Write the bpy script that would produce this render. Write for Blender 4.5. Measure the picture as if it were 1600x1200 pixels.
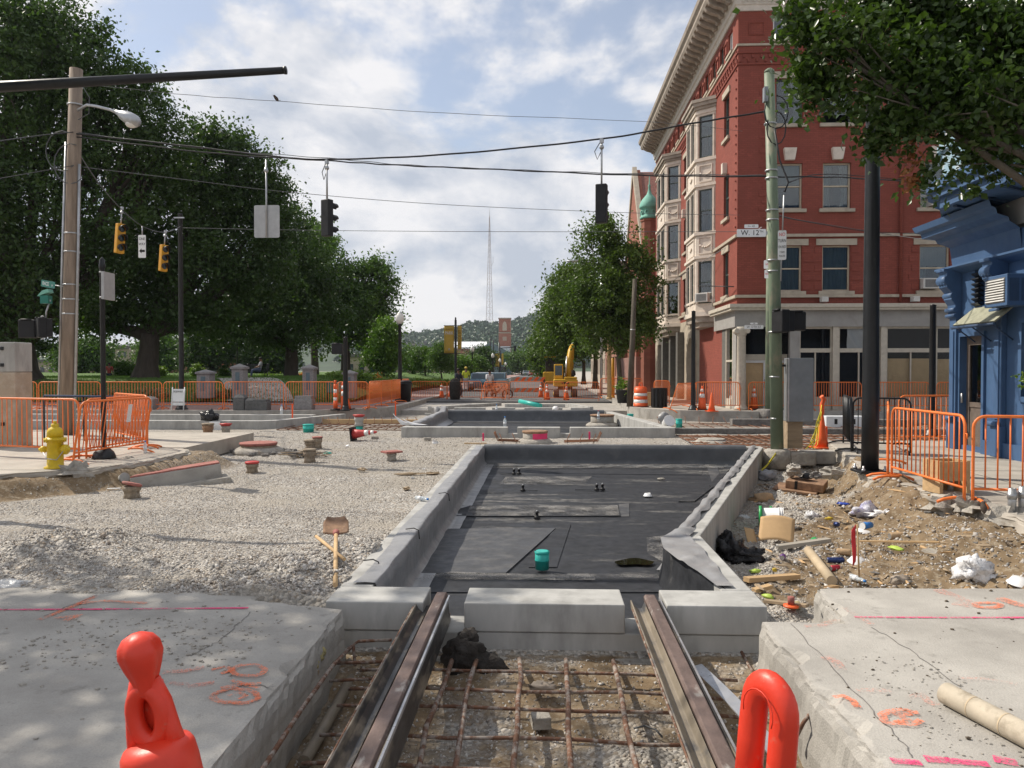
import bpy, math, random
import numpy as np
from mathutils import Vector, Matrix, noise as mn
R = math.radians
for o in list(bpy.data.objects): bpy.data.objects.remove(o)
scene = bpy.context.scene
COL = scene.collection
# ---------------------------------------------------------------- camera
FPX = 1200.0
cam_d = bpy.data.cameras.new('camera'); cam = bpy.data.objects.new('camera', cam_d); COL.objects.link(cam)
cam_d.sensor_width = 36; cam_d.lens = 36*FPX/1600; cam_d.clip_end = 6000; cam_d.clip_start = .05
cam.location = (0, 0, 1.7); cam.rotation_euler = (R(90-1.098), 0, R(2.386))
scene.camera = cam
CR = cam.rotation_euler.to_matrix()
# ---------------------------------------------------------------- light
SUN_DIR = Vector((-.86, .40, .98)).normalized()
sd = bpy.data.lights.new('sun', 'SUN'); sun = bpy.data.objects.new('sun', sd); COL.objects.link(sun)
sd.energy = 4.7; sd.angle = R(.6); sd.color = (1, .92, .80)
sun.rotation_euler = SUN_DIR.to_track_quat('Z', 'Y').to_euler()
sun.location = (-30, 10, 40)
w = bpy.data.worlds.new('World'); scene.world = w; w.use_nodes = True
def build_world():
    nt = w.node_tree; nt.nodes.clear(); N = nt.nodes.new; L = nt.links.new
    out = N('ShaderNodeOutputWorld'); bg = N('ShaderNodeBackground'); L(bg.outputs[0], out.inputs[0])
    sky = N('ShaderNodeTexSky'); sky.sky_type = 'NISHITA'; sky.sun_disc = False
    sky.sun_elevation = math.asin(SUN_DIR.z); sky.sun_rotation = math.atan2(SUN_DIR.x, SUN_DIR.y)
    sky.air_density = 1.0; sky.dust_density = .9; sky.ozone_density = 1.2
    tc = N('ShaderNodeTexCoord'); sep = N('ShaderNodeSeparateXYZ'); L(tc.outputs['Generated'], sep.inputs[0])
    def mth(op, a, b=None, clamp=False):
        m = N('ShaderNodeMath'); m.operation = op; m.use_clamp = clamp
        for i, v in enumerate((a, b)):
            if v is None: continue
            if isinstance(v, (int, float)): m.inputs[i].default_value = v
            else: L(v, m.inputs[i])
        return m.outputs[0]
    cmb = N('ShaderNodeCombineXYZ'); L(sep.outputs[0], cmb.inputs[0]); L(sep.outputs[1], cmb.inputs[1]); L(mth('MULTIPLY', sep.outputs[2], 1.7), cmb.inputs[2])
    def fbm(scale, det, rough, off, dist=0.0):
        mp = N('ShaderNodeMapping'); L(cmb.outputs[0], mp.inputs[0]); mp.inputs['Location'].default_value = off
        n = N('ShaderNodeTexNoise'); n.inputs['Scale'].default_value = scale; n.inputs['Detail'].default_value = det
        n.inputs['Roughness'].default_value = rough; n.inputs['Distortion'].default_value = dist
        L(mp.outputs[0], n.inputs['Vector']); return n.outputs['Fac']
    OFF = SKY_OFF
    c1 = fbm(3.4, 10, .56, OFF, .15); c2 = fbm(1.3, 2, .5, (OFF[0]+4, OFF[1]+1, OFF[2]))
    cov = mth('ADD', mth('MULTIPLY', c1, .75), mth('MULTIPLY', c2, .50))
    # the same field a little toward the sun: where it is thicker there, this side of the cloud lies in shade
    c3 = fbm(3.4, 10, .56, (OFF[0]+.030, OFF[1]-.014, OFF[2]-.055), .15)
    def ramp(v, a, b, c0=0, c1_=1):
        m = N('ShaderNodeMapRange'); m.interpolation_type = 'SMOOTHSTEP'; L(v, m.inputs[0])
        m.inputs[1].default_value = a; m.inputs[2].default_value = b; m.inputs[3].default_value = c0; m.inputs[4].default_value = c1_
        return m.outputs[0]
    mask = ramp(cov, CLOUD[0], CLOUD[1])
    mask = mth('MULTIPLY', mask, .95)
    shade = mth('ADD', mth('MULTIPLY', mth('SUBTRACT', c1, c3), 7.5), ramp(cov, .56, .74, .85, .22), clamp=True)
    cc = N('ShaderNodeMix'); cc.data_type = 'RGBA'; L(shade, cc.inputs['Factor'])
    cc.inputs['A'].default_value = CLOUD[2]; cc.inputs['B'].default_value = CLOUD[3]
    sc = N('ShaderNodeMix'); sc.data_type = 'RGBA'; sc.blend_type = 'MULTIPLY'; sc.inputs['Factor'].default_value = 1
    L(sky.outputs[0], sc.inputs['A']); s = CLOUD[4]; sc.inputs['B'].default_value = (s, s, s, 1)
    # thin veil of haze over the blue
    ve = N('ShaderNodeMix'); ve.data_type = 'RGBA'; ve.inputs['Factor'].default_value = .22
    L(sc.outputs['Result'], ve.inputs['A']); ve.inputs['B'].default_value = CLOUD[3]
    mx = N('ShaderNodeMix'); mx.data_type = 'RGBA'; L(mask, mx.inputs['Factor'])
    L(ve.outputs['Result'], mx.inputs['A']); L(cc.outputs['Result'], mx.inputs['B'])
    L(mx.outputs['Result'], bg.inputs[0]); bg.inputs[1].default_value = .1
CLOUD = (.530, .620, (4.7, 5.15, 6.0, 1), (8.6, 8.45, 8.5, 1), 1.15); SKY_OFF = (3.9, 8.8, 4.2)
build_world()
scene.view_settings.view_transform = 'Standard'; scene.view_settings.look = 'None'
scene.view_settings.exposure = .15; scene.view_settings.gamma = 1
try: scene.view_settings.use_curve_mapping = False
except Exception: pass
scene.render.engine = 'CYCLES'; scene.cycles.use_denoising = True
scene.cycles.max_bounces = 6; scene.cycles.transparent_max_bounces = 12; scene.cycles.diffuse_bounces = 3; scene.cycles.glossy_bounces = 3
scene.cycles.caustics_reflective = False; scene.cycles.caustics_refractive = False
# ---------------------------------------------------------------- helpers
def ray(px, py): return CR @ Vector(((px-800)/FPX, (600-py)/FPX, -1))
def G(px, py, z=0.0):
    d = ray(px, py); t = (z-1.7)/d.z; return Vector((d.x*t, d.y*t, z))
def P(px, py, Y):
    d = ray(px, py); t = Y/d.y; return Vector((d.x*t, Y, 1.7+d.z*t))
def rng(s): return random.Random(s)
def V(*a): return Vector(a)
class B:
    def __init__(s): s.v = []; s.f = []; s.sm = []
    def add(s, vs, fs, smooth=False):
        n = len(s.v); s.v += [tuple(v) for v in vs]; s.f += [tuple(i+n for i in f) for f in fs]; s.sm += [smooth]*len(fs); return s
    def box(s, c, d, rz=0, m=None):
        x, y, z = d[0]/2, d[1]/2, d[2]/2
        vs = [Vector((i*x, j*y, k*z)) for k in (-1, 1) for j in (-1, 1) for i in (-1, 1)]
        M = m if m is not None else Matrix.Rotation(rz, 3, 'Z')
        vs = [M @ v + Vector(c) for v in vs]
        return s.add(vs, [(0, 2, 3, 1), (4, 5, 7, 6), (0, 1, 5, 4), (2, 6, 7, 3), (0, 4, 6, 2), (1, 3, 7, 5)])
    def bx(s, x0, x1, y0, y1, z0, z1): return s.box(((x0+x1)/2, (y0+y1)/2, (z0+z1)/2), (x1-x0, y1-y0, z1-z0))
    def tube(s, pts, r, n=8, closed=False, caps=True, flat=1.0):
        pts = [Vector(p) for p in pts]; k = len(pts)
        rs = r if isinstance(r, (list, tuple)) else [r]*k
        up = None; rings = []
        for i, p in enumerate(pts):
            a = pts[(i-1) % k] if (closed or i > 0) else p
            b = pts[(i+1) % k] if (closed or i < k-1) else p
            t = (b-a).normalized()
            if up is None:
                up = Vector((0, 0, 1)) if abs(t.z) < .9 else Vector((0, 1, 0))
            u = (up - t*up.dot(t))
            if u.length < 1e-6: u = t.orthogonal()
            u.normalize(); up = u; q = t.cross(u)
            rings.append([p + (u*math.cos(2*math.pi*j/n) + q*math.sin(2*math.pi*j/n)*flat)*rs[i] for j in range(n)])
        vs = [v for ring in rings for v in ring]; fs = []
        for i in range(k if closed else k-1):
            a = i*n; b = ((i+1) % k)*n
            for j in range(n): fs.append((a+j, b+j, b+(j+1) % n, a+(j+1) % n))
        s.add(vs, fs, True)
        if not closed and caps:
            n0 = len(s.v)-len(vs)
            s.f += [tuple(n0+j for j in range(n)), tuple(n0+(k-1)*n+j for j in reversed(range(n)))]; s.sm += [False, False]
        return s
    def cyl(s, p, r, h, n=16, r2=None):
        p = Vector(p); return s.tube([p, p+Vector((0, 0, h))], [r, r if r2 is None else r2], n)
    def lathe(s, prof, c=(0, 0, 0), n=20, m=None, smooth=True):
        c = Vector(c); M = m if m is not None else Matrix.Identity(3); vs = []; fs = []
        for r, z in prof:
            for j in range(n):
                a = 2*math.pi*j/n; vs.append(c + M @ Vector((r*math.cos(a), r*math.sin(a), z)))
        for i in range(len(prof)-1):
            for j in range(n): fs.append((i*n+j, i*n+(j+1) % n, (i+1)*n+(j+1) % n, (i+1)*n+j))
        s.add(vs, fs, smooth)
        n0 = len(s.v)-len(vs); k = len(prof)
        if prof[0][0] > 1e-4: s.f.append(tuple(n0+j for j in reversed(range(n)))); s.sm.append(False)
        if prof[-1][0] > 1e-4: s.f.append(tuple(n0+(k-1)*n+j for j in range(n))); s.sm.append(False)
        return s
    def prism(s, poly, z0, z1):
        k = len(poly); vs = [(x, y, z0) for x, y in poly]+[(x, y, z1) for x, y in poly]
        fs = [tuple(reversed(range(k))), tuple(range(k, 2*k))]+[(i, (i+1) % k, k+(i+1) % k, k+i) for i in range(k)]
        return s.add(vs, fs)
    def ext(s, prof, o, u, v, wv):
        """closed profile (a,b) in plane o+a*u+b*v, extruded by vector wv"""
        o = Vector(o); u = Vector(u); v = Vector(v); wv = Vector(wv); k = len(prof)
        vs = [o+u*a+v*b for a, b in prof]+[o+u*a+v*b+wv for a, b in prof]
        return s.add(vs, [tuple(reversed(range(k))), tuple(range(k, 2*k))]+[(i, (i+1) % k, k+(i+1) % k, k+i) for i in range(k)])
    def quad(s, a, b, c, d): return s.add([a, b, c, d], [(0, 1, 2, 3)])
    def grid(s, nu, nv, f, smooth=True):
        vs = [f(i/(nu-1), j/(nv-1)) for i in range(nu) for j in range(nv)]
        return s.add(vs, [(i*nv+j, (i+1)*nv+j, (i+1)*nv+j+1, i*nv+j+1) for i in range(nu-1) for j in range(nv-1)], smooth)
    def blob(s, c, d, seed=0, amp=.25, n=(10, 7), freq=1.6, smooth=True, m=None):
        c = Vector(c); nu, nv = n; vs = []; M = m if m is not None else Matrix.Identity(3)
        off = Vector((seed*7.13, seed*3.7, seed*1.9))
        for j in range(nv+1):
            th = math.pi*j/nv
            for i in range(nu):
                ph = 2*math.pi*i/nu
                q = Vector((math.sin(th)*math.cos(ph), math.sin(th)*math.sin(ph), math.cos(th)))
                k = 1+amp*mn.noise(q*freq+off)*1.6+amp*.5*mn.noise(q*freq*2.7+off)
                vs.append(c+M @ Vector((q.x*d[0]*k, q.y*d[1]*k, q.z*d[2]*k)))
        fs = [(j*nu+i, (j+1)*nu+i, (j+1)*nu+(i+1) % nu, j*nu+(i+1) % nu) for j in range(nv) for i in range(nu)]
        return s.add(vs, fs, smooth)
    def mesh(s, name):
        me = bpy.data.meshes.new(name); me.from_pydata(s.v, [], s.f)
        me.polygons.foreach_set('use_smooth', s.sm); me.update(); return me
def link(o, parent=None):
    COL.objects.link(o)
    if parent is not None: o.parent = parent
    return o
def O(name, b, mat, parent=None, loc=None, rot=None, bevel=0, solid=0, sub=0):
    me = b if isinstance(b, bpy.types.Mesh) else b.mesh(name)
    if mat is not None and len(me.materials) == 0: me.materials.append(MAT[mat] if isinstance(mat, str) else mat)
    o = bpy.data.objects.new(name, me); link(o, parent)
    if loc is not None: o.location = loc
    if rot is not None: o.rotation_euler = rot if not isinstance(rot, (int, float)) else (0, 0, rot)
    if solid:
        m = o.modifiers.new('s', 'SOLIDIFY'); m.thickness = solid
    if sub:
        m = o.modifiers.new('u', 'SUBSURF'); m.levels = sub; m.render_levels = sub
    if bevel:
        m = o.modifiers.new('b', 'BEVEL'); m.width = bevel; m.segments = 2; m.limit_method = 'ANGLE'; m.angle_limit = R(50)
    return o
def tag(o, label, cat, group=None):
    o['label'] = label; o['category'] = cat
    if group: o['group'] = group
    return o
def T(name, label, cat, loc=(0, 0, 0), rz=0, group=None, rot=None):
    o = bpy.data.objects.new(name, None); link(o); o.location = loc
    o.rotation_euler = rot if rot is not None else (0, 0, rz); o.empty_display_size = .1
    return tag(o, label, cat, group)
def S(name, b, mat, kind='structure', **k):
    o = O(name, b, mat, **k); o['kind'] = kind; return o
def raw_mesh(name, verts, faces_n, smooth=False):
    """verts (n,3) array, faces (m,k) int array -> mesh, fast"""
    me = bpy.data.meshes.new(name); m, k = faces_n.shape
    me.vertices.add(len(verts)); me.vertices.foreach_set('co', verts.astype(np.float32).ravel())
    me.loops.add(m*k); me.loops.foreach_set('vertex_index', faces_n.astype(np.int32).ravel())
    me.polygons.add(m); me.polygons.foreach_set('loop_start', np.arange(0, m*k, k, dtype=np.int32))
    if smooth: me.polygons.foreach_set('use_smooth', np.ones(m, dtype=bool))
    me.update(calc_edges=True); return me
def text(s, size, parent, loc, rot, mat, name='lettering', sx=1, bold=0):
    c = bpy.data.curves.new('t', 'FONT'); c.body = s; c.size = size; c.align_x = 'CENTER'; c.align_y = 'CENTER'; c.offset = bold; c.extrude = .002
    to = bpy.data.objects.new('t', c); COL.objects.link(to); bpy.context.view_layer.update()
    me = bpy.data.meshes.new_from_object(to.evaluated_get(bpy.context.evaluated_depsgraph_get()))
    bpy.data.objects.remove(to); me.materials.clear()
    o = O(name, me, mat, parent, loc, rot); o.scale = (sx, 1, 1); return o
# ---------------------------------------------------------------- materials
MAT = {}
class NT:
    def __init__(s, name):
        m = bpy.data.materials.new(name); m.use_nodes = True; s.m = m; s.t = m.node_tree; s.bs = s.t.nodes['Principled BSDF']; MAT[name] = m
    def n(s, typ, **k):
        nd = s.t.nodes.new('ShaderNode'+typ)
        for a, v in k.items():
            if a in ('x',): continue
            setattr(nd, a, v)
        return nd
    def l(s, a, b): s.t.links.new(a, b)
    def pos(s, kind, scale=(1, 1, 1)):
        if kind == 'world': src = s.n('NewGeometry').outputs['Position']
        else: src = s.n('TexCoord').outputs['Object']
        mp = s.n('Mapping'); s.l(src, mp.inputs[0]); mp.inputs['Scale'].default_value = scale; return mp.outputs[0]
    def noise(s, vec, scale, det=4, rough=.55, dist=0):
        t = s.n('TexNoise'); t.inputs['Scale'].default_value = scale; t.inputs['Detail'].default_value = det
        t.inputs['Roughness'].default_value = rough; t.inputs['Distortion'].default_value = dist; s.l(vec, t.inputs['Vector']); return t.outputs['Fac']
    def vor(s, vec, scale, feat='F1', out='Distance'):
        t = s.n('TexVoronoi'); t.feature = feat; t.inputs['Scale'].default_value = scale; s.l(vec, t.inputs['Vector']); return t.outputs[out]
    def mr(s, v, a, b, c=0., d=1.):
        t = s.n('MapRange'); s.l(v, t.inputs[0])
        for i, q in enumerate((a, b, c, d)): t.inputs[i+1].default_value = q
        return t.outputs[0]
    def mix(s, f, a, b, mode='MIX'):
        t = s.n('Mix'); t.data_type = 'RGBA'; t.blend_type = mode
        for sk, q in (('Factor', f), ('A', a), ('B', b)):
            if isinstance(q, (int, float)): t.inputs[sk].default_value = q
            elif isinstance(q, (tuple, list)): t.inputs[sk].default_value = (*q[:3], 1)
            else: s.l(q, t.inputs[sk])
        return t.outputs['Result']
    def math(s, op, a, b=0.):
        t = s.n('Math'); t.operation = op
        for i, q in enumerate((a, b)):
            if isinstance(q, (int, float)): t.inputs[i].default_value = q
            else: s.l(q, t.inputs[i])
        return t.outputs[0]
    def col(s, c): s.l(c, s.bs.inputs['Base Color'])
    def bump(s, h, strength=.4, dist=.02):
        b = s.n('Bump'); b.inputs['Strength'].default_value = strength; b.inputs['Distance'].default_value = dist
        s.l(h, b.inputs['Height']); s.l(b.outputs[0], s.bs.inputs['Normal'])
    def set(s, rough=.7, metal=0, spec=.4):
        s.bs.inputs['Roughness'].default_value = rough; s.bs.inputs['Metallic'].default_value = metal; s.bs.inputs['Specular IOR Level'].default_value = spec
def mul(c, k): return tuple(min(1, x*k) for x in c[:3])
def mat(name, c, rough=.65, var=.18, scale=6, bump=.15, bs=60, bd=.004, metal=0, spec=.4, c2=None, c2lo=.55, c2hi=.75, coord='obj', stretch=(1, 1, 1), c2s=None):
    """a base colour with mottling, a second wear colour in noise patches, and fine relief"""
    t = NT(name); t.set(rough, metal, spec); p = t.pos(coord, stretch)
    base = t.mix(t.mr(t.noise(p, scale, 5, .6), .3, .7), mul(c, 1-var), mul(c, 1+var))
    if c2 is not None:
        base = t.mix(t.mr(t.noise(p, c2s or scale*.7, 6, .65), c2lo, c2hi), base, c2)
    t.col(base)
    rr = t.mr(t.noise(p, scale*2.3, 3), .3, .7, max(.03, rough-.1), min(1, rough+.1)); t.l(rr, t.bs.inputs['Roughness'])
    if bump: t.bump(t.noise(p, bs, 4, .6), bump, bd)
    return t
# ---- plain materials
for a in [
 ('orange', (.80, .20, .045), dict(rough=.45, var=.12, scale=9, bump=.1, c2=(.42, .17, .07), c2lo=.66, c2hi=.78)),
 ('black_paint', (.012, .013, .015), dict(rough=.38, var=.3, scale=5, bump=.05, c2=(.05, .05, .048), c2lo=.64, c2hi=.8)),
 ('black_plastic', (.010, .010, .012), dict(rough=.55, var=.3, bump=.05)),
 ('green_pole', (.155, .20, .135), dict(rough=.6, var=.2, scale=3, bump=.25, bs=14, bd=.006, c2=(.29, .26, .19), c2lo=.52, c2hi=.66, stretch=(1, 1, .55))),
 ('pole_wood', (.25, .195, .15), dict(rough=.85, var=.3, scale=9, bump=.6, bs=26, bd=.012, c2=(.16, .12, .09), stretch=(1, 1, .12))),
 ('galv', (.42, .43, .44), dict(rough=.42, metal=.75, var=.15, bump=.05)),
 ('grey_metal', (.22, .24, .26), dict(rough=.5, metal=.2, var=.15, c2=(.36, .36, .36), c2lo=.6, c2hi=.75, scale=3)),
 ('sign_white', (.75, .76, .76), dict(rough=.4, var=.06, c2=(.5, .48, .44), c2lo=.68, c2hi=.85)),
 ('sign_back', (.45, .455, .46), dict(rough=.42, metal=.4, var=.1, bump=.03)),
 ('sign_green', (.015, .17, .13), dict(rough=.4, var=.1)),
 ('ink', (.012, .012, .012), dict(rough=.6, var=.1, bump=0)),
 ('ink_red', (.55, .03, .04), dict(rough=.6, var=.1, bump=0)),
 ('signal_yellow', (.62, .30, .02), dict(rough=.5, var=.15)),
 ('hydrant', (.66, .46, .02), dict(rough=.45, var=.14, scale=8, bump=.2, bs=40, c2=(.40, .25, .02), c2lo=.62, c2hi=.8)),
 ('curb', (.36, .34, .31), dict(rough=.9, var=.2, scale=3, bump=.5, bs=40, bd=.008, coord='world', c2=(.22, .20, .17), c2lo=.55, c2hi=.75)),
 ('sidewalk', (.40, .365, .315), dict(rough=.9, var=.16, scale=2, bump=.35, bs=70, bd=.004, coord='world', c2=(.27, .245, .21), c2lo=.55, c2hi=.75)),
 ('brick_pave', (.27, .17, .145), dict(rough=.9, var=.22, scale=8, bump=.3, coord='world')),
 ('asphalt', (.10, .10, .10), dict(rough=.9, var=.25, scale=1.2, bump=.4, bs=120, bd=.004, coord='world')),
 ('form_concrete', (.40, .395, .375), dict(rough=.85, var=.18, scale=4, bump=.3, bs=40, bd=.004, coord='world', c2=(.26, .255, .24), c2lo=.50, c2hi=.72, stretch=(1, 1, .3))),
 ('granite', (.26, .25, .245), dict(rough=.85, var=.2, scale=14, bump=.6, bs=30, bd=.012)),
 ('granite_dark', (.12, .12, .118), dict(rough=.85, var=.25, scale=10, bump=.6, bs=26, bd=.012)),
 ('stone_tan', (.40, .32, .24), dict(rough=.9, var=.14, scale=3, bump=.4, bs=40, bd=.004, coord='world', c2=(.50, .44, .37), c2lo=.5, c2hi=.7)),
 ('lime', (.42, .365, .29), dict(rough=.85, var=.14, scale=3, bump=.3, bs=30, coord='world', c2=(.28, .24, .19), c2lo=.56, c2hi=.75)),
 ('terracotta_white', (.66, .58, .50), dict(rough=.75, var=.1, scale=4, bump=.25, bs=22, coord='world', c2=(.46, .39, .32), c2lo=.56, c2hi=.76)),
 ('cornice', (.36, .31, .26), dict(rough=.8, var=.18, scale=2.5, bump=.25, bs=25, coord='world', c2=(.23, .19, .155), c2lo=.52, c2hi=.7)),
 ('cornice_white', (.62, .57, .51), dict(rough=.75, var=.1, coord='world')),
 ('fascia', (.31, .30, .285), dict(rough=.75, var=.12, scale=2, coord='world', c2=(.24, .22, .2))),
 ('store_frame', (.50, .455, .38), dict(rough=.7, var=.1, coord='world', c2=(.36, .31, .25), c2lo=.58, c2hi=.78)),
 ('dark_stone', (.13, .125, .115), dict(rough=.7, var=.2, coord='world')),
 ('frame_green', (.07, .09, .08), dict(rough=.5, var=.15)),
 ('frame_cream', (.50, .43, .32), dict(rough=.7, var=.1)),
 ('frame_white', (.72, .72, .72), dict(rough=.5, var=.05)),
 ('curtain', (.55, .54, .50), dict(rough=.9, var=.1, scale=14, stretch=(1, 1, .05), bump=.6, bs=16, bd=.03)),
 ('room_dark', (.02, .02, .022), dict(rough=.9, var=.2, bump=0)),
 ('kraft', (.52, .37, .21), dict(rough=.8, var=.12, scale=1.3, bump=.9, bs=3, bd=.05, coord='world')),
 ('blue_paint', (.058, .115, .225), dict(rough=.5, var=.1, scale=2, bump=.12, bs=20, coord='world', c2=(.072, .14, .265), c2lo=.55, c2hi=.8)),
 ('blue_pale', (.28, .42, .50), dict(rough=.6, var=.12, scale=5, coord='world', c2=(.50, .53, .52), c2lo=.52, c2hi=.62)),
 ('blue_dark', (.03, .06, .12), dict(rough=.6, var=.1)),
 ('siding_white', (.70, .70, .68), dict(rough=.6, var=.05, coord='world')),
 ('awning', (.30, .30, .22), dict(rough=.85, var=.25, scale=7, c2=(.16, .16, .12))),
 ('door_brown', (.15, .12, .10), dict(rough=.5, var=.2, scale=8)),
 ('ac', (.58, .57, .54), dict(rough=.5, var=.08)),
 ('ac_grille', (.16, .16, .16), dict(rough=.6, var=.2)),
 ('rust', (.15, .075, .045), dict(rough=.85, var=.35, scale=24, bump=.5, bs=120, bd=.003, c2=(.30, .26, .225), c2lo=.46, c2hi=.60)),
 ('rust_far', (.19, .085, .045), dict(rough=.85, var=.3, scale=6, bump=0, c2=(.12, .09, .075))),
 ('rail_steel', (.16, .115, .10), dict(rough=.6, var=.3, scale=10, bump=.5, bs=45, bd=.005, c2=(.36, .33, .30), c2lo=.58, c2hi=.7, metal=.25, stretch=(1, .5, 1))),
 ('rail_boot', (.035, .033, .032), dict(rough=.38, var=.3, scale=6, bump=.15, c2=(.30, .25, .185), c2lo=.50, c2hi=.66, stretch=(1, .3, 1))),
 ('rail_boot_dusty', (.22, .185, .14), dict(rough=.6, var=.25, scale=5, bump=.2, c2=(.07, .07, .072), c2lo=.5, c2hi=.6, stretch=(1, .4, 1))),
 ('steel_strip', (.42, .42, .43), dict(rough=.35, var=.15, metal=.6, c2=(.2, .19, .18))),
 ('sheet_grey', (.25, .25, .255), dict(rough=.42, var=.14, scale=3, bump=.35, bs=7, bd=.03, coord='world', c2=(.36, .35, .34), c2lo=.52, c2hi=.75)),
 ('sheet_dark', (.085, .090, .098), dict(rough=.5, var=.18, scale=3, bump=.3, bs=6, bd=.03, coord='world', c2=(.15, .15, .15), c2lo=.55, c2hi=.8)),
 ('pipe_teal', (.03, .42, .36), dict(rough=.4, var=.08, bump=.03, c2=(.10, .38, .33))),
 ('white_plastic', (.76, .76, .76), dict(rough=.45, var=.05, bump=.1, bs=12)),
 ('bag_white', (.72, .72, .73), dict(rough=.4, var=.06, bump=.9, bs=22, bd=.02)),
 ('bag_black', (.012, .012, .014), dict(rough=.2, var=.3, bump=1, bs=16, bd=.03)),
 ('bag_grey', (.36, .37, .40), dict(rough=.35, var=.2, bump=.9, bs=18, bd=.02)),
 ('bag_brown', (.42, .29, .17), dict(rough=.8, var=.15, bump=.8, bs=25, bd=.01)),
 ('cardboard', (.50, .33, .17), dict(rough=.8, var=.1, scale=4, bump=.1)),
 ('tube_card', (.50, .40, .27), dict(rough=.75, var=.12, scale=5, bump=.15, c2=(.40, .31, .2))),
 ('tube_dirty', (.46, .40, .31), dict(rough=.75, var=.15, scale=7, bump=.2, c2=(.33, .28, .21), c2lo=.55, c2hi=.65)),
 ('lumber', (.50, .34, .18), dict(rough=.8, var=.18, scale=10, bump=.2, stretch=(.15, 1, 1))),
 ('lumber_dirty', (.33, .25, .165), dict(rough=.85, var=.25, scale=9, bump=.3, stretch=(.2, 1, 1))),
 ('lumber_grey', (.36, .33, .28), dict(rough=.85, var=.2, scale=9, bump=.3, stretch=(.2, 1, 1))),
 ('can_red', (.42, .03, .05), dict(rough=.35, var=.2, metal=.3)), ('can_blue', (.03, .05, .16), dict(rough=.3, var=.2, metal=.4)),
 ('can_purple', (.16, .06, .26), dict(rough=.3, metal=.4)), ('alu', (.6, .6, .6), dict(rough=.3, metal=.8)),
 ('cup_blue', (.03, .20, .55), dict(rough=.5, var=.1)), ('packet_blue', (.03, .07, .40), dict(rough=.35, var=.15)),
 ('packet_yellow', (.62, .45, .05), dict(rough=.4, var=.15)), ('plastic_green', (.03, .36, .10), dict(rough=.45, var=.15)),
 ('litter_lime', (.45, .60, .10), dict(rough=.5, var=.2)),
 ('litter_mixed', (.55, .55, .62), dict(rough=.4, var=.2, scale=14, bump=.9, bs=20, bd=.02, c2=(.14, .12, .42), c2lo=.55, c2hi=.62)),
 ('red_rubber', (.50, .055, .05), dict(rough=.5, var=.15, scale=5, c2=(.30, .12, .09), c2lo=.58, c2hi=.72)),
 ('cone_orange', (.80, .13, .035), dict(rough=.5, var=.12, scale=6, c2=(.45, .14, .08), c2lo=.62, c2hi=.76)),
 ('stripe_white', (.74, .74, .72), dict(rough=.4, var=.08, c2=(.5, .47, .43), c2lo=.62, c2hi=.8)),
 ('post_orange', (.72, .045, .018), dict(rough=.42, var=.10, scale=9, bump=.2, bs=34, bd=.004, c2=(.55, .19, .13), c2lo=.60, c2hi=.74, spec=.5, c2s=22)),
 ('cap_red', (.33, .12, .10), dict(rough=.8, var=.25, scale=20, c2=(.26, .16, .12), c2lo=.52, c2hi=.7)),
 ('paint_pink', (.75, .05, .16), dict(rough=.7, var=.1)), ('stake_orange', (.90, .12, .03), dict(rough=.6, var=.1)),
 ('valve', (.26, .21, .155), dict(rough=.9, var=.3, scale=18, bump=.6, bs=40, bd=.008, c2=(.40, .37, .32))),
 ('casting', (.24, .145, .09), dict(rough=.85, var=.3, scale=9, bump=.5, bs=40, bd=.006, c2=(.36, .22, .13), c2lo=.48, c2hi=.64)),
 ('rubble', (.36, .335, .295), dict(rough=.95, var=.25, scale=7, bump=.9, bs=18, bd=.03, c2=(.25, .20, .15))),
 ('rubble_dark', (.17, .16, .15), dict(rough=.95, var=.3, scale=7, bump=.9, bs=18, bd=.03)),
 ('tape_yellow', (.75, .66, .05), dict(rough=.4, var=.1)),
 ('excavator', (.62, .36, .03), dict(rough=.45, var=.12, scale=3, c2=(.34, .22, .07), c2lo=.62, c2hi=.78)),
 ('track_dark', (.05, .045, .04), dict(rough=.8, var=.3)), ('glass_dark', (.03, .045, .05), dict(rough=.06, var=.2, bump=0, spec=.8)),
 ('copper', (.20, .47, .38), dict(rough=.75, var=.14, scale=3, c2=(.12, .32, .27))),
 ('roof_tile', (.22, .10, .08), dict(rough=.9, var=.3, scale=6)),
 ('banner', (.50, .33, .06), dict(rough=.7, var=.06, bump=0)), ('banner_brown', (.15, .08, .02), dict(rough=.8, var=.05, bump=0)),
 ('skin', (.20, .11, .07), dict(rough=.6, var=.05, bump=0)), ('hair', (.015, .012, .01), dict(rough=.7, bump=0)),
 ('shirt_white', (.65, .65, .66), dict(rough=.9)), ('shirt_red', (.36, .06, .05), dict(rough=.9)), ('cloth_dark', (.03, .035, .05), dict(rough=.9)), ('vest_lime', (.55, .60, .05), dict(rough=.7)), ('cloth_grey', (.30, .31, .34), dict(rough=.9)), ('denim', (.06, .08, .14), dict(rough=.9)),
 ('lamp_glass', (.72, .70, .66), dict(rough=.3, var=.05, bump=0)),
 ('steel_blue', (.12, .17, .19), dict(rough=.7, var=.1)), ('roof_white', (.66, .68, .70), dict(rough=.6, var=.06)), ('brick_far', (.30, .145, .105), dict(rough=.9, var=.2, scale=2)), ('tan_far', (.36, .30, .24), dict(rough=.9, var=.15)),
 ('mast', (.42, .36, .35), dict(rough=.6, var=.1, bump=0)), ('carpaint_blue', (.10, .16, .20), dict(rough=.25, var=.05, bump=0, metal=.4)), ('carpaint_grey', (.25, .26, .27), dict(rough=.25, var=.05, bump=0, metal=.4)), ('carpaint_red', (.25, .04, .03), dict(rough=.25, bump=0)),
 ('bird', (.06, .045, .035), dict(rough=.9, var=.3, scale=30)),
 ('soil', (.11, .085, .06), dict(rough=.95, var=.3, scale=3, bump=.9, bs=14, bd=.04, coord='world')),
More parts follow.
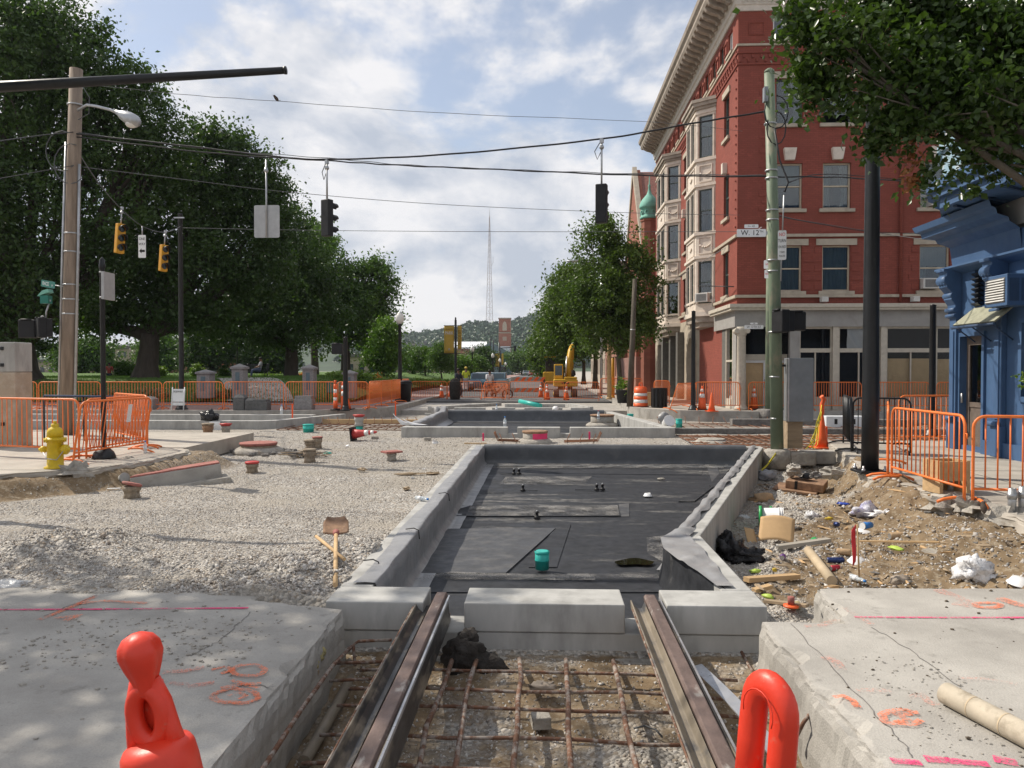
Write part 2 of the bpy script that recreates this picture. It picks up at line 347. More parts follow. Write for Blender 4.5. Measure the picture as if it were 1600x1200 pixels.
 ('burlap', (.035, .03, .026), dict(rough=.95, var=.4, scale=9, bump=.9, bs=14, bd=.04)),
 ('wire_black', (.018, .018, .02), dict(rough=.6, bump=0)), ('wire_grey', (.10, .105, .11), dict(rough=.6, bump=0)),
 ('cast_tan', (.36, .30, .24), dict(rough=.85, var=.15, scale=6, bump=.3)),
 ('foam', (.38, .33, .16), dict(rough=.9, var=.2, bump=.8, bs=30, bd=.02)),
]: mat(a[0], a[1], **a[2])
def window_glass(name, tint, ior=1.5, add=.05):
    t = NT(name); nt = t.t; out = nt.nodes['Material Output']
    fr = t.n('Fresnel'); fr.inputs[0].default_value = ior; tr = t.n('BsdfTransparent'); tr.inputs[0].default_value = (*tint, 1)
    gl = t.n('BsdfGlossy'); gl.inputs['Roughness'].default_value = .03; gl.inputs[0].default_value = (.9, .92, .95, 1)
    b = t.n('Bump'); b.inputs['Strength'].default_value = .05; b.inputs['Distance'].default_value = .05; t.l(t.noise(t.pos('world'), 1.4, 2), b.inputs['Height']); t.l(b.outputs[0], gl.inputs['Normal'])
    mx = t.n('MixShader'); t.l(t.math('ADD', fr.outputs[0], add), mx.inputs[0]); t.l(tr.outputs[0], mx.inputs[1]); t.l(gl.outputs[0], mx.inputs[2]); t.l(mx.outputs[0], out.inputs[0])
window_glass('glass', (.62, .68, .68)); window_glass('glass_store', (.97, .98, .98), 1.22, 0.)
def film(name, tint, rough=.25):
    t = NT(name); out = t.t.nodes['Material Output']; t.bs.inputs['Base Color'].default_value = (*tint, 1); t.set(rough, 0, .6)
    t.bump(t.noise(t.pos('obj'), 16, 3), .8, .03)
    tr = t.n('BsdfTransparent'); mx = t.n('MixShader'); mx.inputs[0].default_value = .55
    t.l(tr.outputs[0], mx.inputs[1]); t.l(t.bs.outputs[0], mx.inputs[2]); t.l(mx.outputs[0], out.inputs[0])
film('clear_film', (.8, .82, .84)); film('bottle_clear', (.75, .82, .86), .1)
# ---- special materials
def gravel_nodes(t, p):
    cell = t.vor(p, 34, 'F1', 'Color'); d = t.vor(p, 34); big = t.noise(p, .6, 5, .6)
    s = t.n('SeparateColor'); t.l(cell, s.inputs[0])
    c = t.mix(s.outputs[0], (.22, .205, .185), (.56, .53, .485))
    c = t.mix(t.mr(s.outputs[1], .8, .95), c, (.29, .23, .17))
    c = t.mix(t.mr(big, .42, .68), c, (.36, .325, .275))
    h = t.math('SUBTRACT', 1., t.math('MULTIPLY', d, 1.3)); return c, h
def m_ground():
    t = NT('ground'); t.set(.95, 0, .2); p = t.pos('world')
    gc, gh = gravel_nodes(t, p)
    at = t.n('Attribute'); at.attribute_name = 'dirt'; f = at.outputs['Fac']
    n1 = t.noise(p, 2.2, 6, .65); n2 = t.noise(p, 13, 6, .7)
    dc = t.mix(t.mr(n1, .35, .68), (.125, .088, .052), (.26, .19, .118)); dc = t.mix(t.mr(n2, .50, .70), dc, (.34, .285, .21))
    dc = t.mix(t.mr(t.vor(p, 16), .0, .13, 1., 0.), dc, (.44, .40, .34))
    fm = t.mr(t.math('ADD', f, t.math('MULTIPLY', t.math('SUBTRACT', n2, .5), .9)), .35, .65)
    fmc = t.n('Clamp'); t.l(fm, fmc.inputs[0]); fm = fmc.outputs[0]
    t.col(t.mix(fm, gc, dc))
    hh = t.mix(fm, t.mix(1., gh, (1, 1, 1), 'MULTIPLY'), t.mix(.5, n2, n1)); t.bump(hh, .85, .028)
m_ground()
def m_slab():
    t = NT('slab'); t.set(.9, 0, .3); p = t.pos('world')
    n = t.noise(p, 1.1, 6, .65); n2 = t.noise(p, 90, 3, .6); n3 = t.noise(p, 5, 6, .7)
    c = t.mix(t.mr(n, .35, .65), (.33, .31, .28), (.50, .475, .43))
    c = t.mix(t.mr(n2, .35, .7), t.mix(.25, c, (.2, .19, .18)), c)
    c = t.mix(t.mr(n3, .58, .72), c, (.25, .235, .21))
    c = t.mix(t.mr(t.vor(p, 7), .0, .045, 1., 0.), c, (.14, .125, .11))
    t.col(c); t.bump(t.mix(.5, n2, t.mix(.25, n3, t.vor(p, 95))), .65, .011)
m_slab()
def m_membrane():
    t = NT('membrane'); p = t.pos('world', (1, 1, 1)); ps = t.pos('world', (.35, 1.6, 1))
    n = t.noise(ps, 1.1, 7, .7); n2 = t.noise(p, 9, 6, .7)
    c = t.mix(t.mr(n2, .3, .7), (.017, .0185, .022), (.041, .043, .049))
    dust = t.math('MULTIPLY', t.mr(n, .56, .74), t.mr(n2, .35, .6)); dc = t.n('Clamp'); t.l(dust, dc.inputs[0])
    t.col(t.mix(dc.outputs[0], c, (.30, .285, .26)))
    t.l(t.mr(t.noise(p, 2.5, 4), .35, .65, .5, .75), t.bs.inputs['Roughness']); t.bs.inputs['Specular IOR Level'].default_value = .22
    w = t.n('TexWave'); w.inputs['Scale'].default_value = 22; w.bands_direction = 'Y'; t.l(p, w.inputs['Vector']); w.inputs['Distortion'].default_value = 2
    t.bump(t.mix(.5, w.outputs['Fac'], n2), .25, .006)
m_membrane()
def m_brick(name, c1, c2, mortar, bw=.21, bh=.072):
    t = NT(name); t.set(.85, 0, .25); g = t.n('NewGeometry'); s = t.n('SeparateXYZ'); t.l(g.outputs['Position'], s.inputs[0])
    cb = t.n('CombineXYZ'); t.l(t.math('ADD', s.outputs[0], s.outputs[1]), cb.inputs[0]); t.l(s.outputs[2], cb.inputs[1])
    b = t.n('TexBrick'); t.l(cb.outputs[0], b.inputs['Vector']); b.inputs['Scale'].default_value = 1
    b.inputs['Brick Width'].default_value = bw; b.inputs['Row Height'].default_value = bh; b.inputs['Mortar Size'].default_value = .006
    b.inputs['Color1'].default_value = (*c1, 1); b.inputs['Color2'].default_value = (*c2, 1); b.inputs['Mortar'].default_value = (*mortar, 1)
    n = t.noise(g.outputs['Position'], .7, 6, .65); n2 = t.noise(g.outputs['Position'], 5, 5)
    c = t.mix(t.mr(n, .4, .7), b.outputs[0], mul(c1, .72)); c = t.mix(t.mr(n2, .58, .8), c, mul(c2, 1.25)); t.col(c)
    t.bump(b.outputs['Fac'], -.35, .008)
m_brick('brick', (.285, .080, .058), (.235, .063, .046), (.155, .048, .037))
MAT['brick_side'] = MAT['brick']
m_brick('church', (.36, .145, .10), (.28, .105, .075), (.24, .12, .09), .5, .22)
m_brick('church_pink', (.33, .19, .16), (.25, .14, .12), (.2, .13, .11), .6, .28)
def m_leaf(name, c1, c2, trans=.35, rough=.45):
    t = NT(name); g = t.n('NewGeometry'); r = g.outputs['Random Per Island']
    n = t.noise(t.pos('world'), .45, 3)
    c = t.mix(r, c1, c2); c = t.mix(t.mr(n, .35, .65), c, mul(c2, 1.0)); t.col(c); t.set(rough, 0, .35)
    tr = t.n('BsdfTranslucent'); t.l(t.mix(1., c, (1.15, 1.25, .5), 'MULTIPLY'), tr.inputs[0])
    mx = t.n('MixShader'); mx.inputs[0].default_value = trans; out = t.t.nodes['Material Output']
    t.l(t.bs.outputs[0], mx.inputs[1]); t.l(tr.outputs[0], mx.inputs[2]); t.l(mx.outputs[0], out.inputs[0])
m_leaf('leaf_dark', (.024, .054, .013), (.052, .098, .022)); m_leaf('leaf_mid', (.05, .11, .02), (.085, .155, .032)); m_leaf('leaf_light', (.07, .16, .022), (.12, .22, .036))
m_leaf('leaf_street', (.05, .095, .018), (.085, .14, .028)); m_leaf('leaf_near', (.026, .058, .012), (.054, .095, .022), .35, .3); m_leaf('leaf_far', (.022, .055, .022), (.04, .085, .03), .05)
m_leaf('leaf_shrub', (.09, .17, .02), (.17, .26, .05)); m_leaf('leaf_bed', (.09, .13, .06), (.22, .24, .15)); m_leaf('flower', (.45, .08, .05), (.6, .3, .06)); m_leaf('leaf_dead', (.25, .09, .03), (.35, .15, .06), .2)
mat('bark', (.055, .045, .036), rough=.95, var=.3, scale=5, bump=.9, bs=9, bd=.05, stretch=(1, 1, .25))
mat('bark_grey', (.10, .085, .065), rough=.95, var=.3, scale=7, bump=.9, bs=12, bd=.04, stretch=(1, 1, .25))
mat('grass', (.07, .13, .02), rough=.95, var=.35, scale=4, bump=.9, bs=60, bd=.03, coord='world')
mat('hill_soil', (.04, .065, .03), rough=.95, var=.3, scale=.02, bump=0, coord='world')
def m_stone():
    t = NT('stones'); t.set(.9, 0, .25); g = t.n('NewGeometry'); r = g.outputs['Random Per Island']
    cr = t.n('ValToRGB'); t.l(r, cr.inputs[0]); e = cr.color_ramp.elements; e[0].color = (.20, .19, .175, 1); e[1].color = (.60, .57, .525, 1)
    x = cr.color_ramp.elements.new(.5); x.color = (.42, .39, .355, 1); x = cr.color_ramp.elements.new(.12); x.color = (.25, .195, .145, 1)
    t.col(t.mix(.15, cr.outputs[0], t.mix(t.noise(g.outputs['Position'], 60), (.2, .2, .2), (.6, .6, .6))))
m_stone()
def m_spray(name, c, thr=.5):
    t = NT(name); t.bs.inputs['Base Color'].default_value = (*c, 1); t.set(.8, 0, .2); out = t.t.nodes['Material Output']
    n = t.noise(t.pos('world'), 70, 4, .7); n2 = t.noise(t.pos('world'), 3.5, 3)
    a = t.mr(t.math('ADD', n, t.math('MULTIPLY', n2, .5)), thr+.1, thr+.42); cl = t.n('Clamp'); t.l(a, cl.inputs[0])
    tr = t.n('BsdfTransparent'); mx = t.n('MixShader'); t.l(cl.outputs[0], mx.inputs[0]); t.l(tr.outputs[0], mx.inputs[1]); t.l(t.bs.outputs[0], mx.inputs[2]); t.l(mx.outputs[0], out.inputs[0])
m_spray('spray_orange', (.85, .22, .10), .53); m_spray('spray_pink', (.80, .06, .20), .46); m_spray('spray_faint', (.80, .30, .22), .62)

# ================================================================ terrain
TRAY = [(-1.6, 5.54), (1.6, 5.54), (1.6, 7.9), (4.8, 17.0), (-1.6, 17.0)]
def right_wall_x(y): return 1.6 if y < 7.9 else 1.6+(y-7.9)*(3.2/9.1)
def sst(a, b, x):
    t = min(1, max(0, (x-a)/(b-a))); return t*t*(3-2*t)
def fb(x, y, s, o=4): return mn.fractal(Vector((x*s, y*s, 3.3)), .6, 2.1, o)
MOUNDS = [  # x, y, r, h gravel heaps and hollows
    (*G(105, 868, -.1)[:2], .6, .13), (*G(160, 850, -.1)[:2], .35, .10), (*G(40, 885, -.1)[:2], .9, .08),
    (*G(470, 912, -.05)[:2], .42, .10), (*G(575, 868, -.1)[:2], .5, .12), (*G(250, 905, -.05)[:2], 1.0, .06), (*G(420, 950, -.05)[:2], .35, .06)]
def terr(x, y):
    n = fb(x, y, .5)*.05+fb(x, y, 2.2)*.018; d = 0.0
    z = -.30+n*.6
    # left gravel rises to the broken slab in front
    if x < -1.3:
        z += .25*(1-sst(5.8, 12, y))
        for mx, my, r, h in MOUNDS:
            q = ((x-mx)**2+(y-my)**2)/(r*r)
            if q < 5: z += h*math.exp(-q)*(1+.5*fb(x, y, 2.5))
        # dirt bank below the left sidewalk
        e = -7.15-max(0, (13.4-y))*.75
        if y < 15.9:
            k = sst(e+.75, e+.12, x); z = z*(1-k)+(.0-.12*abs(fb(x, y, 1.7)))*k if k > 0 else z
            d = max(d, sst(e+1.2, e+.5, x)*(.95 if y < 13.4 else .6))
            if y > 16.3-.9: pass
    # pit in front
    if -1.42 < x < 1.47 and y < 5.5:
        z = -.50+n*1.2+.12*sst(4.6, 5.3, y); d = .58+.4*fb(x, y, 1.3)
    elif y < 5.6: z = min(z, -.34) if abs(x) < 8.5 else z
    # inside the formwork
    if y > 5.6 and y < 16.95 and -1.55 < x < right_wall_x(y)-.12: z = -.75
    # right-hand excavation
    if x > 1.4 and y > 5.6 and y < 17.5:
        xe = 5.15+max(0, y-12.6)*.25
        rw = right_wall_x(y)
        if x > rw-.1:
            k = sst(rw+1.3, xe+.2, x)
            z = -.52+.46*k**1.5+fb(x, y, 1.1)*.10*(.5+k)+fb(x, y, 4)*.05+fb(x, y, 9)*.02
            z += .10*math.exp(-((x-4.5)**2+(y-12.2)**2)/.8)
            d = sst(rw+.5, rw+1.4, x+fb(x, y, .8)*.5)
            if y < 7.2 and x < 3: d *= .2
            g = math.exp(-((x-4.6)**2*1.5+(y-12.6)**2)/.5); d *= 1-g
            k2 = sst(15.5, 17.3, y); z = z*(1-k2)+(-.36)*k2; d *= 1-k2*.7
    if x > 2 and 5 < y < 6.0: z = min(z, -.3)
    # cross street beds
    if 17.3 <= y < 29.5: z = -.33+n*.5+.04*sst(17, 22, y)
    if y >= 29.5: z = min(z, -.2)
    if 22.4 < y < 31.4 and -4.0 < x < 3.6: z = -.75
    # where paving lies on top
    if x < -7.5-max(0, (13.4-y))*.75 and y < 15.4: z = min(z, -.08)
    if x > 5.5+max(0, y-12.6)*.25 and y < 17: z = min(z, -.08)
    return z, max(0, min(1, d))
def build_terrain():
    xs = np.concatenate([np.arange(-18, -9, .3), np.arange(-9, -5.2, .1), np.arange(-5.2, 5.6, .055), np.arange(5.6, 9, .1), np.arange(9, 18.1, .3)])
    ys = np.concatenate([np.arange(1.2, 13, .055), np.arange(13, 18, .09), np.arange(18, 38.2, .25)])
    nx, ny = len(xs), len(ys); vs = np.zeros((nx*ny, 3)); dd = np.zeros(nx*ny)
    k = 0
    for x in xs:
        for y in ys:
            z, d = terr(float(x), float(y)); vs[k] = (x, y, z); dd[k] = d; k += 1
    i = np.arange((nx-1))[:, None]*ny+np.arange(ny-1)[None, :]; i = i.ravel()
    f = np.stack([i, i+ny, i+ny+1, i+1], 1)
    # the sheet carries on, flat, to the horizon
    n0 = len(vs); x0, x1, y0, y1 = xs[0], xs[-1], ys[0], ys[-1]; z = -.2; Z = 3000
    ex = np.array([(x0, y0, z), (x1, y0, z), (x1, y1, z), (x0, y1, z), (-Z, -200, z), (Z, -200, z), (Z, Z, z), (-Z, Z, z)])
    ff = np.array([(0, 1, 5, 4), (1, 2, 6, 5), (2, 3, 7, 6), (3, 0, 4, 7)])+n0
    ff = ff[:, ::-1]
    me = raw_mesh('ground', np.vstack([vs, ex]), np.vstack([f, ff]), True)
    a = me.attributes.new('dirt', 'FLOAT', 'POINT'); a.data.foreach_set('value', np.concatenate([dd, np.full(8, .3)]).astype(np.float32))
    return S('ground', me, 'ground')
build_terrain()
def stones(name, n, area, size, seed, keep=None, zoff=0.0):
    r = np.random.default_rng(seed); x = r.uniform(area[0], area[1], n); y = area[2]+(area[3]-area[2])*r.random(n)**1.25
    pts = []
    for a, b in zip(x, y):
        if keep and not keep(a, b): continue
        pts.append((a, b, terr(float(a), float(b))[0]))
    c = np.array(pts); m = len(c); c[:, 2] += zoff
    base = np.array([(1, 0, 0), (-1, 0, 0), (0, 1, 0), (0, -1, 0), (0, 0, 1), (0, 0, -1)], float)
    fc = np.array([(0, 2, 4), (2, 1, 4), (1, 3, 4), (3, 0, 4), (2, 0, 5), (1, 2, 5), (3, 1, 5), (0, 3, 5)])
    s = size[0]+(size[1]-size[0])*r.random(m)**2.5
    v = base[None]*(.6+.7*r.random((m, 6, 1)))*np.stack([s, s*.8, s*.6], 1)[:, None, :]
    v = v+r.normal(0, .18, v.shape)*s[:, None, None]
    a, b, g = r.uniform(0, 6.28, (3, m))
    def rot(v, a, i, j):
        w = v.copy(); ca, sa = np.cos(a)[:, None], np.sin(a)[:, None]; w[..., i] = v[..., i]*ca-v[..., j]*sa; w[..., j] = v[..., i]*sa+v[..., j]*ca; return w
    v = rot(rot(rot(v, a, 0, 1), b*.3, 0, 2), g, 0, 1)+c[:, None, :]
    f = (fc[None]+(np.arange(m)*6)[:, None, None]).reshape(-1, 3)
    return S(name, raw_mesh(name, v.reshape(-1, 3), f), 'stones', 'stuff')
def lk(x, y): return x < -1.66 and (x > -7.0-max(0, (13.4-y))*.75) and y > 5.7
def lg(x, y): return lk(x, y) and fb(x, y, .9, 3)+fb(x, y, 3, 2)*.5 > -.28+.5*rgv.random()-.25
rgv = rng(4)
stones('gravel', 44000, (-6.4, -1.65, 5.7, 10.5), (.006, .019), 1, lg)
stones('gravel', 21000, (-8.2, -1.65, 10, 17), (.008, .020), 2, lg)
stones('gravel', 9000, (-9, -1.65, 16, 24), (.012, .026), 3, lambda x, y: terr(x, y)[0] > -.6)
stones('gravel', 900, (-2.9, -1.65, 5.72, 7.0), (.012, .034), 4, lk, .006)
stones('gravel', 300, (-6.5, -4.0, 6.2, 7.6), (.012, .035), 5, lk, .006)
stones('gravel', 6500, (-1.38, 1.42, 3.0, 5.45), (.005, .020), 6)
def rk(x, y): return x > right_wall_x(y)+.05 and x < 5.3+max(0, y-12.6)*.25
stones('gravel', 9000, (1.6, 5.2, 6.05, 10), (.006, .022), 7, rk)
stones('gravel', 5000, (2.2, 6.0, 9, 17), (.008, .035), 8, rk)
stones('gravel', 500, (2.6, 5.6, 7, 14), (.015, .06), 18, rk)
stones('gravel', 4000, (-5, 9, 17, 22.3), (.012, .03), 9)
# ---------------------------------------------------------------- slabs of the old roadway in front
def rough_slab(name, poly, z0, z1, seed, step=.09, amp=.03, mat='slab', parent=None):
    """a broken slab: outline subdivided and jittered, chipped along its top edge"""
    r = rng(seed); pts = []
    for i in range(len(poly)):
        a = Vector(poly[i]); b = Vector(poly[(i+1) % len(poly)]); k = max(1, int((b-a).length/step)); nrm = Vector((-(b-a).y, (b-a).x)).normalized()
        for j in range(k):
            q = a.lerp(b, (j+r.uniform(0, .5))/k); q = q+nrm*(mn.noise(Vector((q.x*2.5, q.y*2.5, seed)))*amp); pts.append(q)
    c = sum(pts, Vector((0, 0)))/len(pts); n = len(pts); b = B()
    hh = z1-z0; lev = [(z0, .02), (z0+hh*.3, .03), (z0+hh*.55, .012), (z0+hh*.8, .014), (z1-.05, .004), (z1-.022, .0), (z1-.004, -.004), (z1, -.03)]
    vs = []; chip = [max(0, mn.noise(Vector((q.x*4.3, q.y*4.3, seed*3.1)))-.12)*1.5+max(0, mn.noise(Vector((q.x*17, q.y*17, seed)))-.25) for q in pts]
    for li, (z, o) in enumerate(lev):
        for q, ch in zip(pts, chip):
            dirn = (q-c).normalized(); oo = o+amp*.35*mn.noise(Vector((q.x*14, q.y*14, z*20+seed)))+amp*.3*r.uniform(-1, 1)*(li < 6); dz = 0
            if li in (5, 6): oo -= ch*.06; dz = -ch*.05
            if li == 7: oo -= ch*.09
            vs.append((q.x+dirn.x*oo, q.y+dirn.y*oo, z+dz))
    fs = [(l*n+i, l*n+(i+1) % n, (l+1)*n+(i+1) % n, (l+1)*n+i) for l in range(len(lev)-1) for i in range(n)]+[tuple(range((len(lev)-1)*n, len(lev)*n))]
    b.add(vs, fs); return b
sl = S('road_slab', rough_slab('s', [(-9.5, 2.0), (-1.42, 2.0), (-1.42, 5.36), (-2.12, 5.55), (-2.13, 5.83), (-9.5, 5.75)], -.46, 0, 3, .05, .022), 'slab')
sl['label'] = 'broken old concrete roadway slab left of the rail pit'
sr = S('road_slab', rough_slab('s', [(1.46, 2.0), (9.5, 2.0), (9.5, 6.25), (2.12, 6.05), (2.02, 5.2), (1.46, 5.22)], -.50, 0, 5, .05, .02), 'slab')
sr['label'] = 'broken old concrete roadway slab right of the rail pit'
S('road', B().prism([(-10, -6), (10, -6), (10, 1.93), (-10, 1.93)], -.6, .0), 'asphalt')
def paint(path, wd, m, parent, z=.006, closed=False, seed=0):
    """sprayed line: a ribbon lying on the slab"""
    pts = [Vector((p[0], p[1], 0)) for p in path]; b = B(); L = []; k = len(pts)
    for i, p in enumerate(pts):
        a = pts[max(0, i-1)]; c = pts[min(k-1, i+1)]; t = (c-a).normalized(); n = Vector((-t.y, t.x, 0)); q = wd*(1+.35*mn.noise(p*4+Vector((seed, 0, 0))))
        L += [p+n*q/2+Vector((0, 0, z)), p-n*q/2+Vector((0, 0, z))]
    b.add(L, [(2*i, 2*i+1, 2*i+3, 2*i+2) for i in range(k-1)]); return O('paint_mark', b, m, parent)
def gp(*px): return [G(x, y, 0) for x, y in px]
def dens(pts, k=6):
    out = []
    for a, b in zip(pts, pts[1:]): out += [a.lerp(b, i/k) for i in range(k)]
    return out+[pts[-1]]
def ring(px, py, rx, ry, a0=0, a1=360): return [G(px+rx*math.cos(R(a))*(1+.3*mn.noise(Vector((a*.02, px, 0)))), py+ry*math.sin(R(a))*(1+.35*mn.noise(Vector((a*.025, py, 2)))), 0) for a in range(a0, a1+1, 12)]
paint(dens(gp((-60, 954), (130, 953), (388, 951)), 12), .030, 'spray_pink', sl)
for i, (pp, wd, m) in enumerate([
    (gp((60, 970), (110, 950), (150, 932)), .05, 'spray_orange'), (gp((120, 945), (160, 940), (230, 944)), .045, 'spray_orange'), (gp((85, 968), (125, 963), (100, 972)), .05, 'spray_orange'),
    (ring(388, 1050, 26, 9), .035, 'spray_orange'), (gp((330, 1048), (350, 1043), (366, 1047), (345, 1054)), .03, 'spray_orange'), (gp((255, 1052), (290, 1050), (320, 1044)), .05, 'spray_faint'),
    (gp((345, 1078), (375, 1072), (408, 1070)), .035, 'spray_orange'), (gp((362, 1066), (382, 1072), (405, 1078)), .03, 'spray_orange'), (gp((265, 1068), (300, 1073), (335, 1068)), .05, 'spray_faint'),
    (ring(368, 1090, 34, 11), .04, 'spray_orange'), (gp((355, 1090), (372, 1084), (385, 1090), (372, 1095)), .03, 'spray_orange')]):
    paint(dens(pp, 3) if len(pp) < 6 else pp, wd, m, sl, .006+.002*(i % 4), seed=i)
paint(dens(gp((1335, 965), (1470, 966), (1640, 966)), 12), .028, 'spray_pink', sr)
for i, (pp, wd, m) in enumerate([
    (gp((1258, 980), (1285, 978), (1308, 969)), .05, 'spray_faint'), (gp((1288, 1027), (1306, 1036), (1315, 1048)), .06, 'spray_faint'), (gp((1302, 1092), (1318, 1090), (1332, 1097), (1340, 1108)), .035, 'spray_orange'),
    (ring(1410, 1124, 34, 11, 20, 330), .04, 'spray_orange'), (gp((1425, 1117), (1400, 1118), (1420, 1126), (1398, 1130)), .035, 'spray_orange'), (gp((1420, 1092), (1440, 1086), (1450, 1098), (1465, 1104)), .05, 'spray_faint'),
    (gp((1340, 1082), (1370, 1080), (1395, 1084)), .05, 'spray_faint'), (gp((1500, 1062), (1540, 1064), (1590, 1072)), .03, 'spray_faint'),
    (gp((1465, 922), (1490, 932), (1512, 940), (1500, 948)), .10, 'spray_faint'), (ring(1543, 947, 20, 4), .05, 'spray_orange'), (gp((1560, 936), (1590, 946), (1620, 952)), .09, 'spray_orange'), (gp((1320, 952), (1335, 962), (1362, 978)), .05, 'spray_faint')]):
    paint(dens(pp, 3) if len(pp) < 6 else pp, wd, m, sr, .006+.002*(i % 4), seed=i+20)
for i, (a, c) in enumerate([((1392, 1190), (1440, 1194)), ((1445, 1187), (1545, 1196)), ((1552, 1187), (1590, 1194))]): paint(dens(gp(a, c), 6), .055, 'spray_pink', sr, seed=i+50)
# loose chips and clods on the slabs
def chips(parent, n, x0, x1, y0, y1, seed, m='rubble_dark', s=(.006, .022)):
    r = rng(seed); b = B()
    for i in range(n):
        k = r.uniform(*s)*r.random()**.5; b.blob((r.uniform(x0, x1), r.uniform(y0, y1), k*.3), (k, k*r.uniform(.6, 1), k*.5), i, .5, (5, 3), 2, False)
    o = O('debris', b, m, parent); o['kind'] = 'stuff'
chips(sl, 160, -5, -1.5, 3.4, 5.6, 1, 'rubble'); chips(sl, 420, -3.2, -1.75, 4.2, 5.1, 2, 'rubble', (.006, .018)); chips(sr, 130, 1.6, 5.2, 3.2, 6.0, 3, 'soil', (.006, .018)); chips(sr, 260, 1.75, 2.3, 3.4, 4.6, 4, 'rubble', (.005, .012))
# cracks: dark thin grooves along the left slab
def crack(parent, px, seed):
    pts = dens(gp(*px), 8); r = rng(seed); paint([p+Vector((r.uniform(-.012, .012), r.uniform(-.012, .012), 0)) for p in pts], .006, 'rubble_dark', parent, .003).name = 'crack'
crack(sl, [(392, 957), (345, 1000), (300, 1025)], 1); crack(sl, [(330, 1087), (385, 1070), (430, 1074)], 2); crack(sl, [(70, 963), (150, 930)], 3); crack(sr, [(1362, 980), (1420, 1015), (1500, 1075)], 4); crack(sr, [(1235, 975), (1330, 1075), (1400, 1150), (1430, 1185)], 5)
# ---------------------------------------------------------------- sidewalks, kerbs
lsw = S('sidewalk', rough_slab('s', [(-14, 11.0), (-9.4, 10.9), (-8.35, 11.9), (-7.6, 12.4), (-7.16, 13.4), (-7.12, 15.2), (-7.5, 15.75), (-14, 15.9)], -.25, .05, 8, .12, .05), 'sidewalk')
rsw = S('sidewalk', rough_slab('s', [(5.25, 6.6), (14, 6.6), (14, 18.4), (6.6, 18.4), (6.3, 16.8), (5.5, 13.6), (5.15, 12.6), (5.35, 10.0)], -.28, .02, 9, .12, .08), 'sidewalk')
S('sidewalk', B().bx(-60, -7.6, 15.95, 19.8, -.3, .04), 'sidewalk')
for y in (12.2, 13.7): O('joint', B().bx(-12, -7.4, y, y+.012, .0505, .0525), 'ink', lsw)
for y in (8.5, 10.0, 11.5, 13.0, 14.5): O('joint', B().bx(5.6, 9, y, y+.012, .0205, .0225), 'ink', rsw)
O('joint', B().bx(6.9, 6.912, 6.7, 17, .0205, .0225), 'ink', rsw)
# north side of the cross street
def arc(cx, cy, r, a0, a1, k=8): return [(cx+r*math.cos(R(a0+(a1-a0)*i/k)), cy+r*math.sin(R(a0+(a1-a0)*i/k))) for i in range(k+1)]
nl = arc(-10.6, 33.5, 4.0, 270, 360)
S('sidewalk', B().prism([(-70, 29.5)]+nl+[(-6.6, 320), (-9.4, 320), (-9.4, 36.6), (-70, 36.6)], -.4, .1), 'brick_pave')
S('kerb', B().prism([(-70, 29.2)]+arc(-10.6, 33.5, 4.3, 270, 360)+[(-6.3, 320), (-6.56, 320)]+[(x, y) for x, y in reversed(nl)]+[(-70, 29.47)], -.4, .11), 'curb')
nr = arc(7.4, 33.2, 3.5, 270, 180)
S('sidewalk', B().prism([(x, y) for x, y in reversed([(60, 29.7)]+nr+[(3.9, 320), (60, 320)])], -.4, .1), 'sidewalk')
S('kerb', B().prism([(x, y) for x, y in reversed([(60, 29.45)]+arc(7.4, 33.2, 3.8, 270, 180)+[(3.6, 320), (3.88, 320)]+list(reversed(nr))+[(60, 29.68)])], -.4, .11), 'curb')
S('road', B().prism([(-6.3, 41), (3.6, 41), (3.6, 600), (-6.3, 600)], -.3, -.02), 'asphalt')
S('road', B().prism([(-6.3, 33.5), (3.6, 33.5), (3.6, 41), (-6.3, 41)], -.35, -.10), 'curb')
# park lawn: raised bank behind the fence
def lawn(u, v):
    x = -90+u*80.5; y = 36.6+v*130
    z = .1+1.05*sst(36.6, 41.5, y)+.1*fb(x, y, .08)
    if x > -13: z = z*(1-.75*sst(-13, -9.5, x))+.1*.75*sst(-13, -9.5, x)
    return (x, y, z)
S('lawn', B().grid(40, 130, lawn), 'grass')
S('path', B().grid(24, 8, lambda u, v: ((lambda x, y: (x, y, lawn((x+90)/80.5, (y-36.6)/130)[2]+.03))(-15.3+v*3.3-u*3-u*u*3, 36.4+u*9))), 'curb')
# ================================================================ track tray: concrete form walls with membrane
tray = T('track_tray', 'long concrete track tray lined with black membrane, front and centre', 'track tray', (0, 5.54, -.5))
TO = Vector((0, -5.54, .5))
def TB(name, b, m, parent=None, **k): return O(name, b, m, parent or tray, TO if parent is None else None, **k)
def wall_path(b, pts, th, z0, z1, left=True):
    """a wall of thickness th along pts (outer line), mitred"""
    n = len(pts); P2 = [Vector(p) for p in pts]; inn = []
    for i in range(n):
        d1 = (P2[i]-P2[i-1]).normalized() if i > 0 else (P2[1]-P2[0]).normalized(); d2 = (P2[i+1]-P2[i]).normalized() if i < n-1 else d1
        s = 1 if left else -1; n1 = Vector((-d1.y, d1.x))*s; n2 = Vector((-d2.y, d2.x))*s; m = (n1+n2).normalized(); inn.append(P2[i]+m*(th/m.dot(n1)))
    poly = [tuple(p) for p in P2]+[tuple(p) for p in reversed(inn)]
    if not left: pass
    return b.prism(poly if not left else poly, z0, z1), inn
b = B(); wall_path(b, [(-1.6, 5.94), (-1.6, 17.0)], .26, -.8, 0, False); TB('side_wall', b, 'form_concrete', bevel=.012)
b = B(); wall_path(b, [(1.6, 5.94), (1.6, 7.9), (4.8, 17.0)], .24, -.8, 0); TB('side_wall', b, 'form_concrete', bevel=.012)
b = B(); b.bx(-1.6, 4.8, 17.003, 17.25, -.8, -.01); TB('end_wall', b, 'form_concrete', bevel=.012)
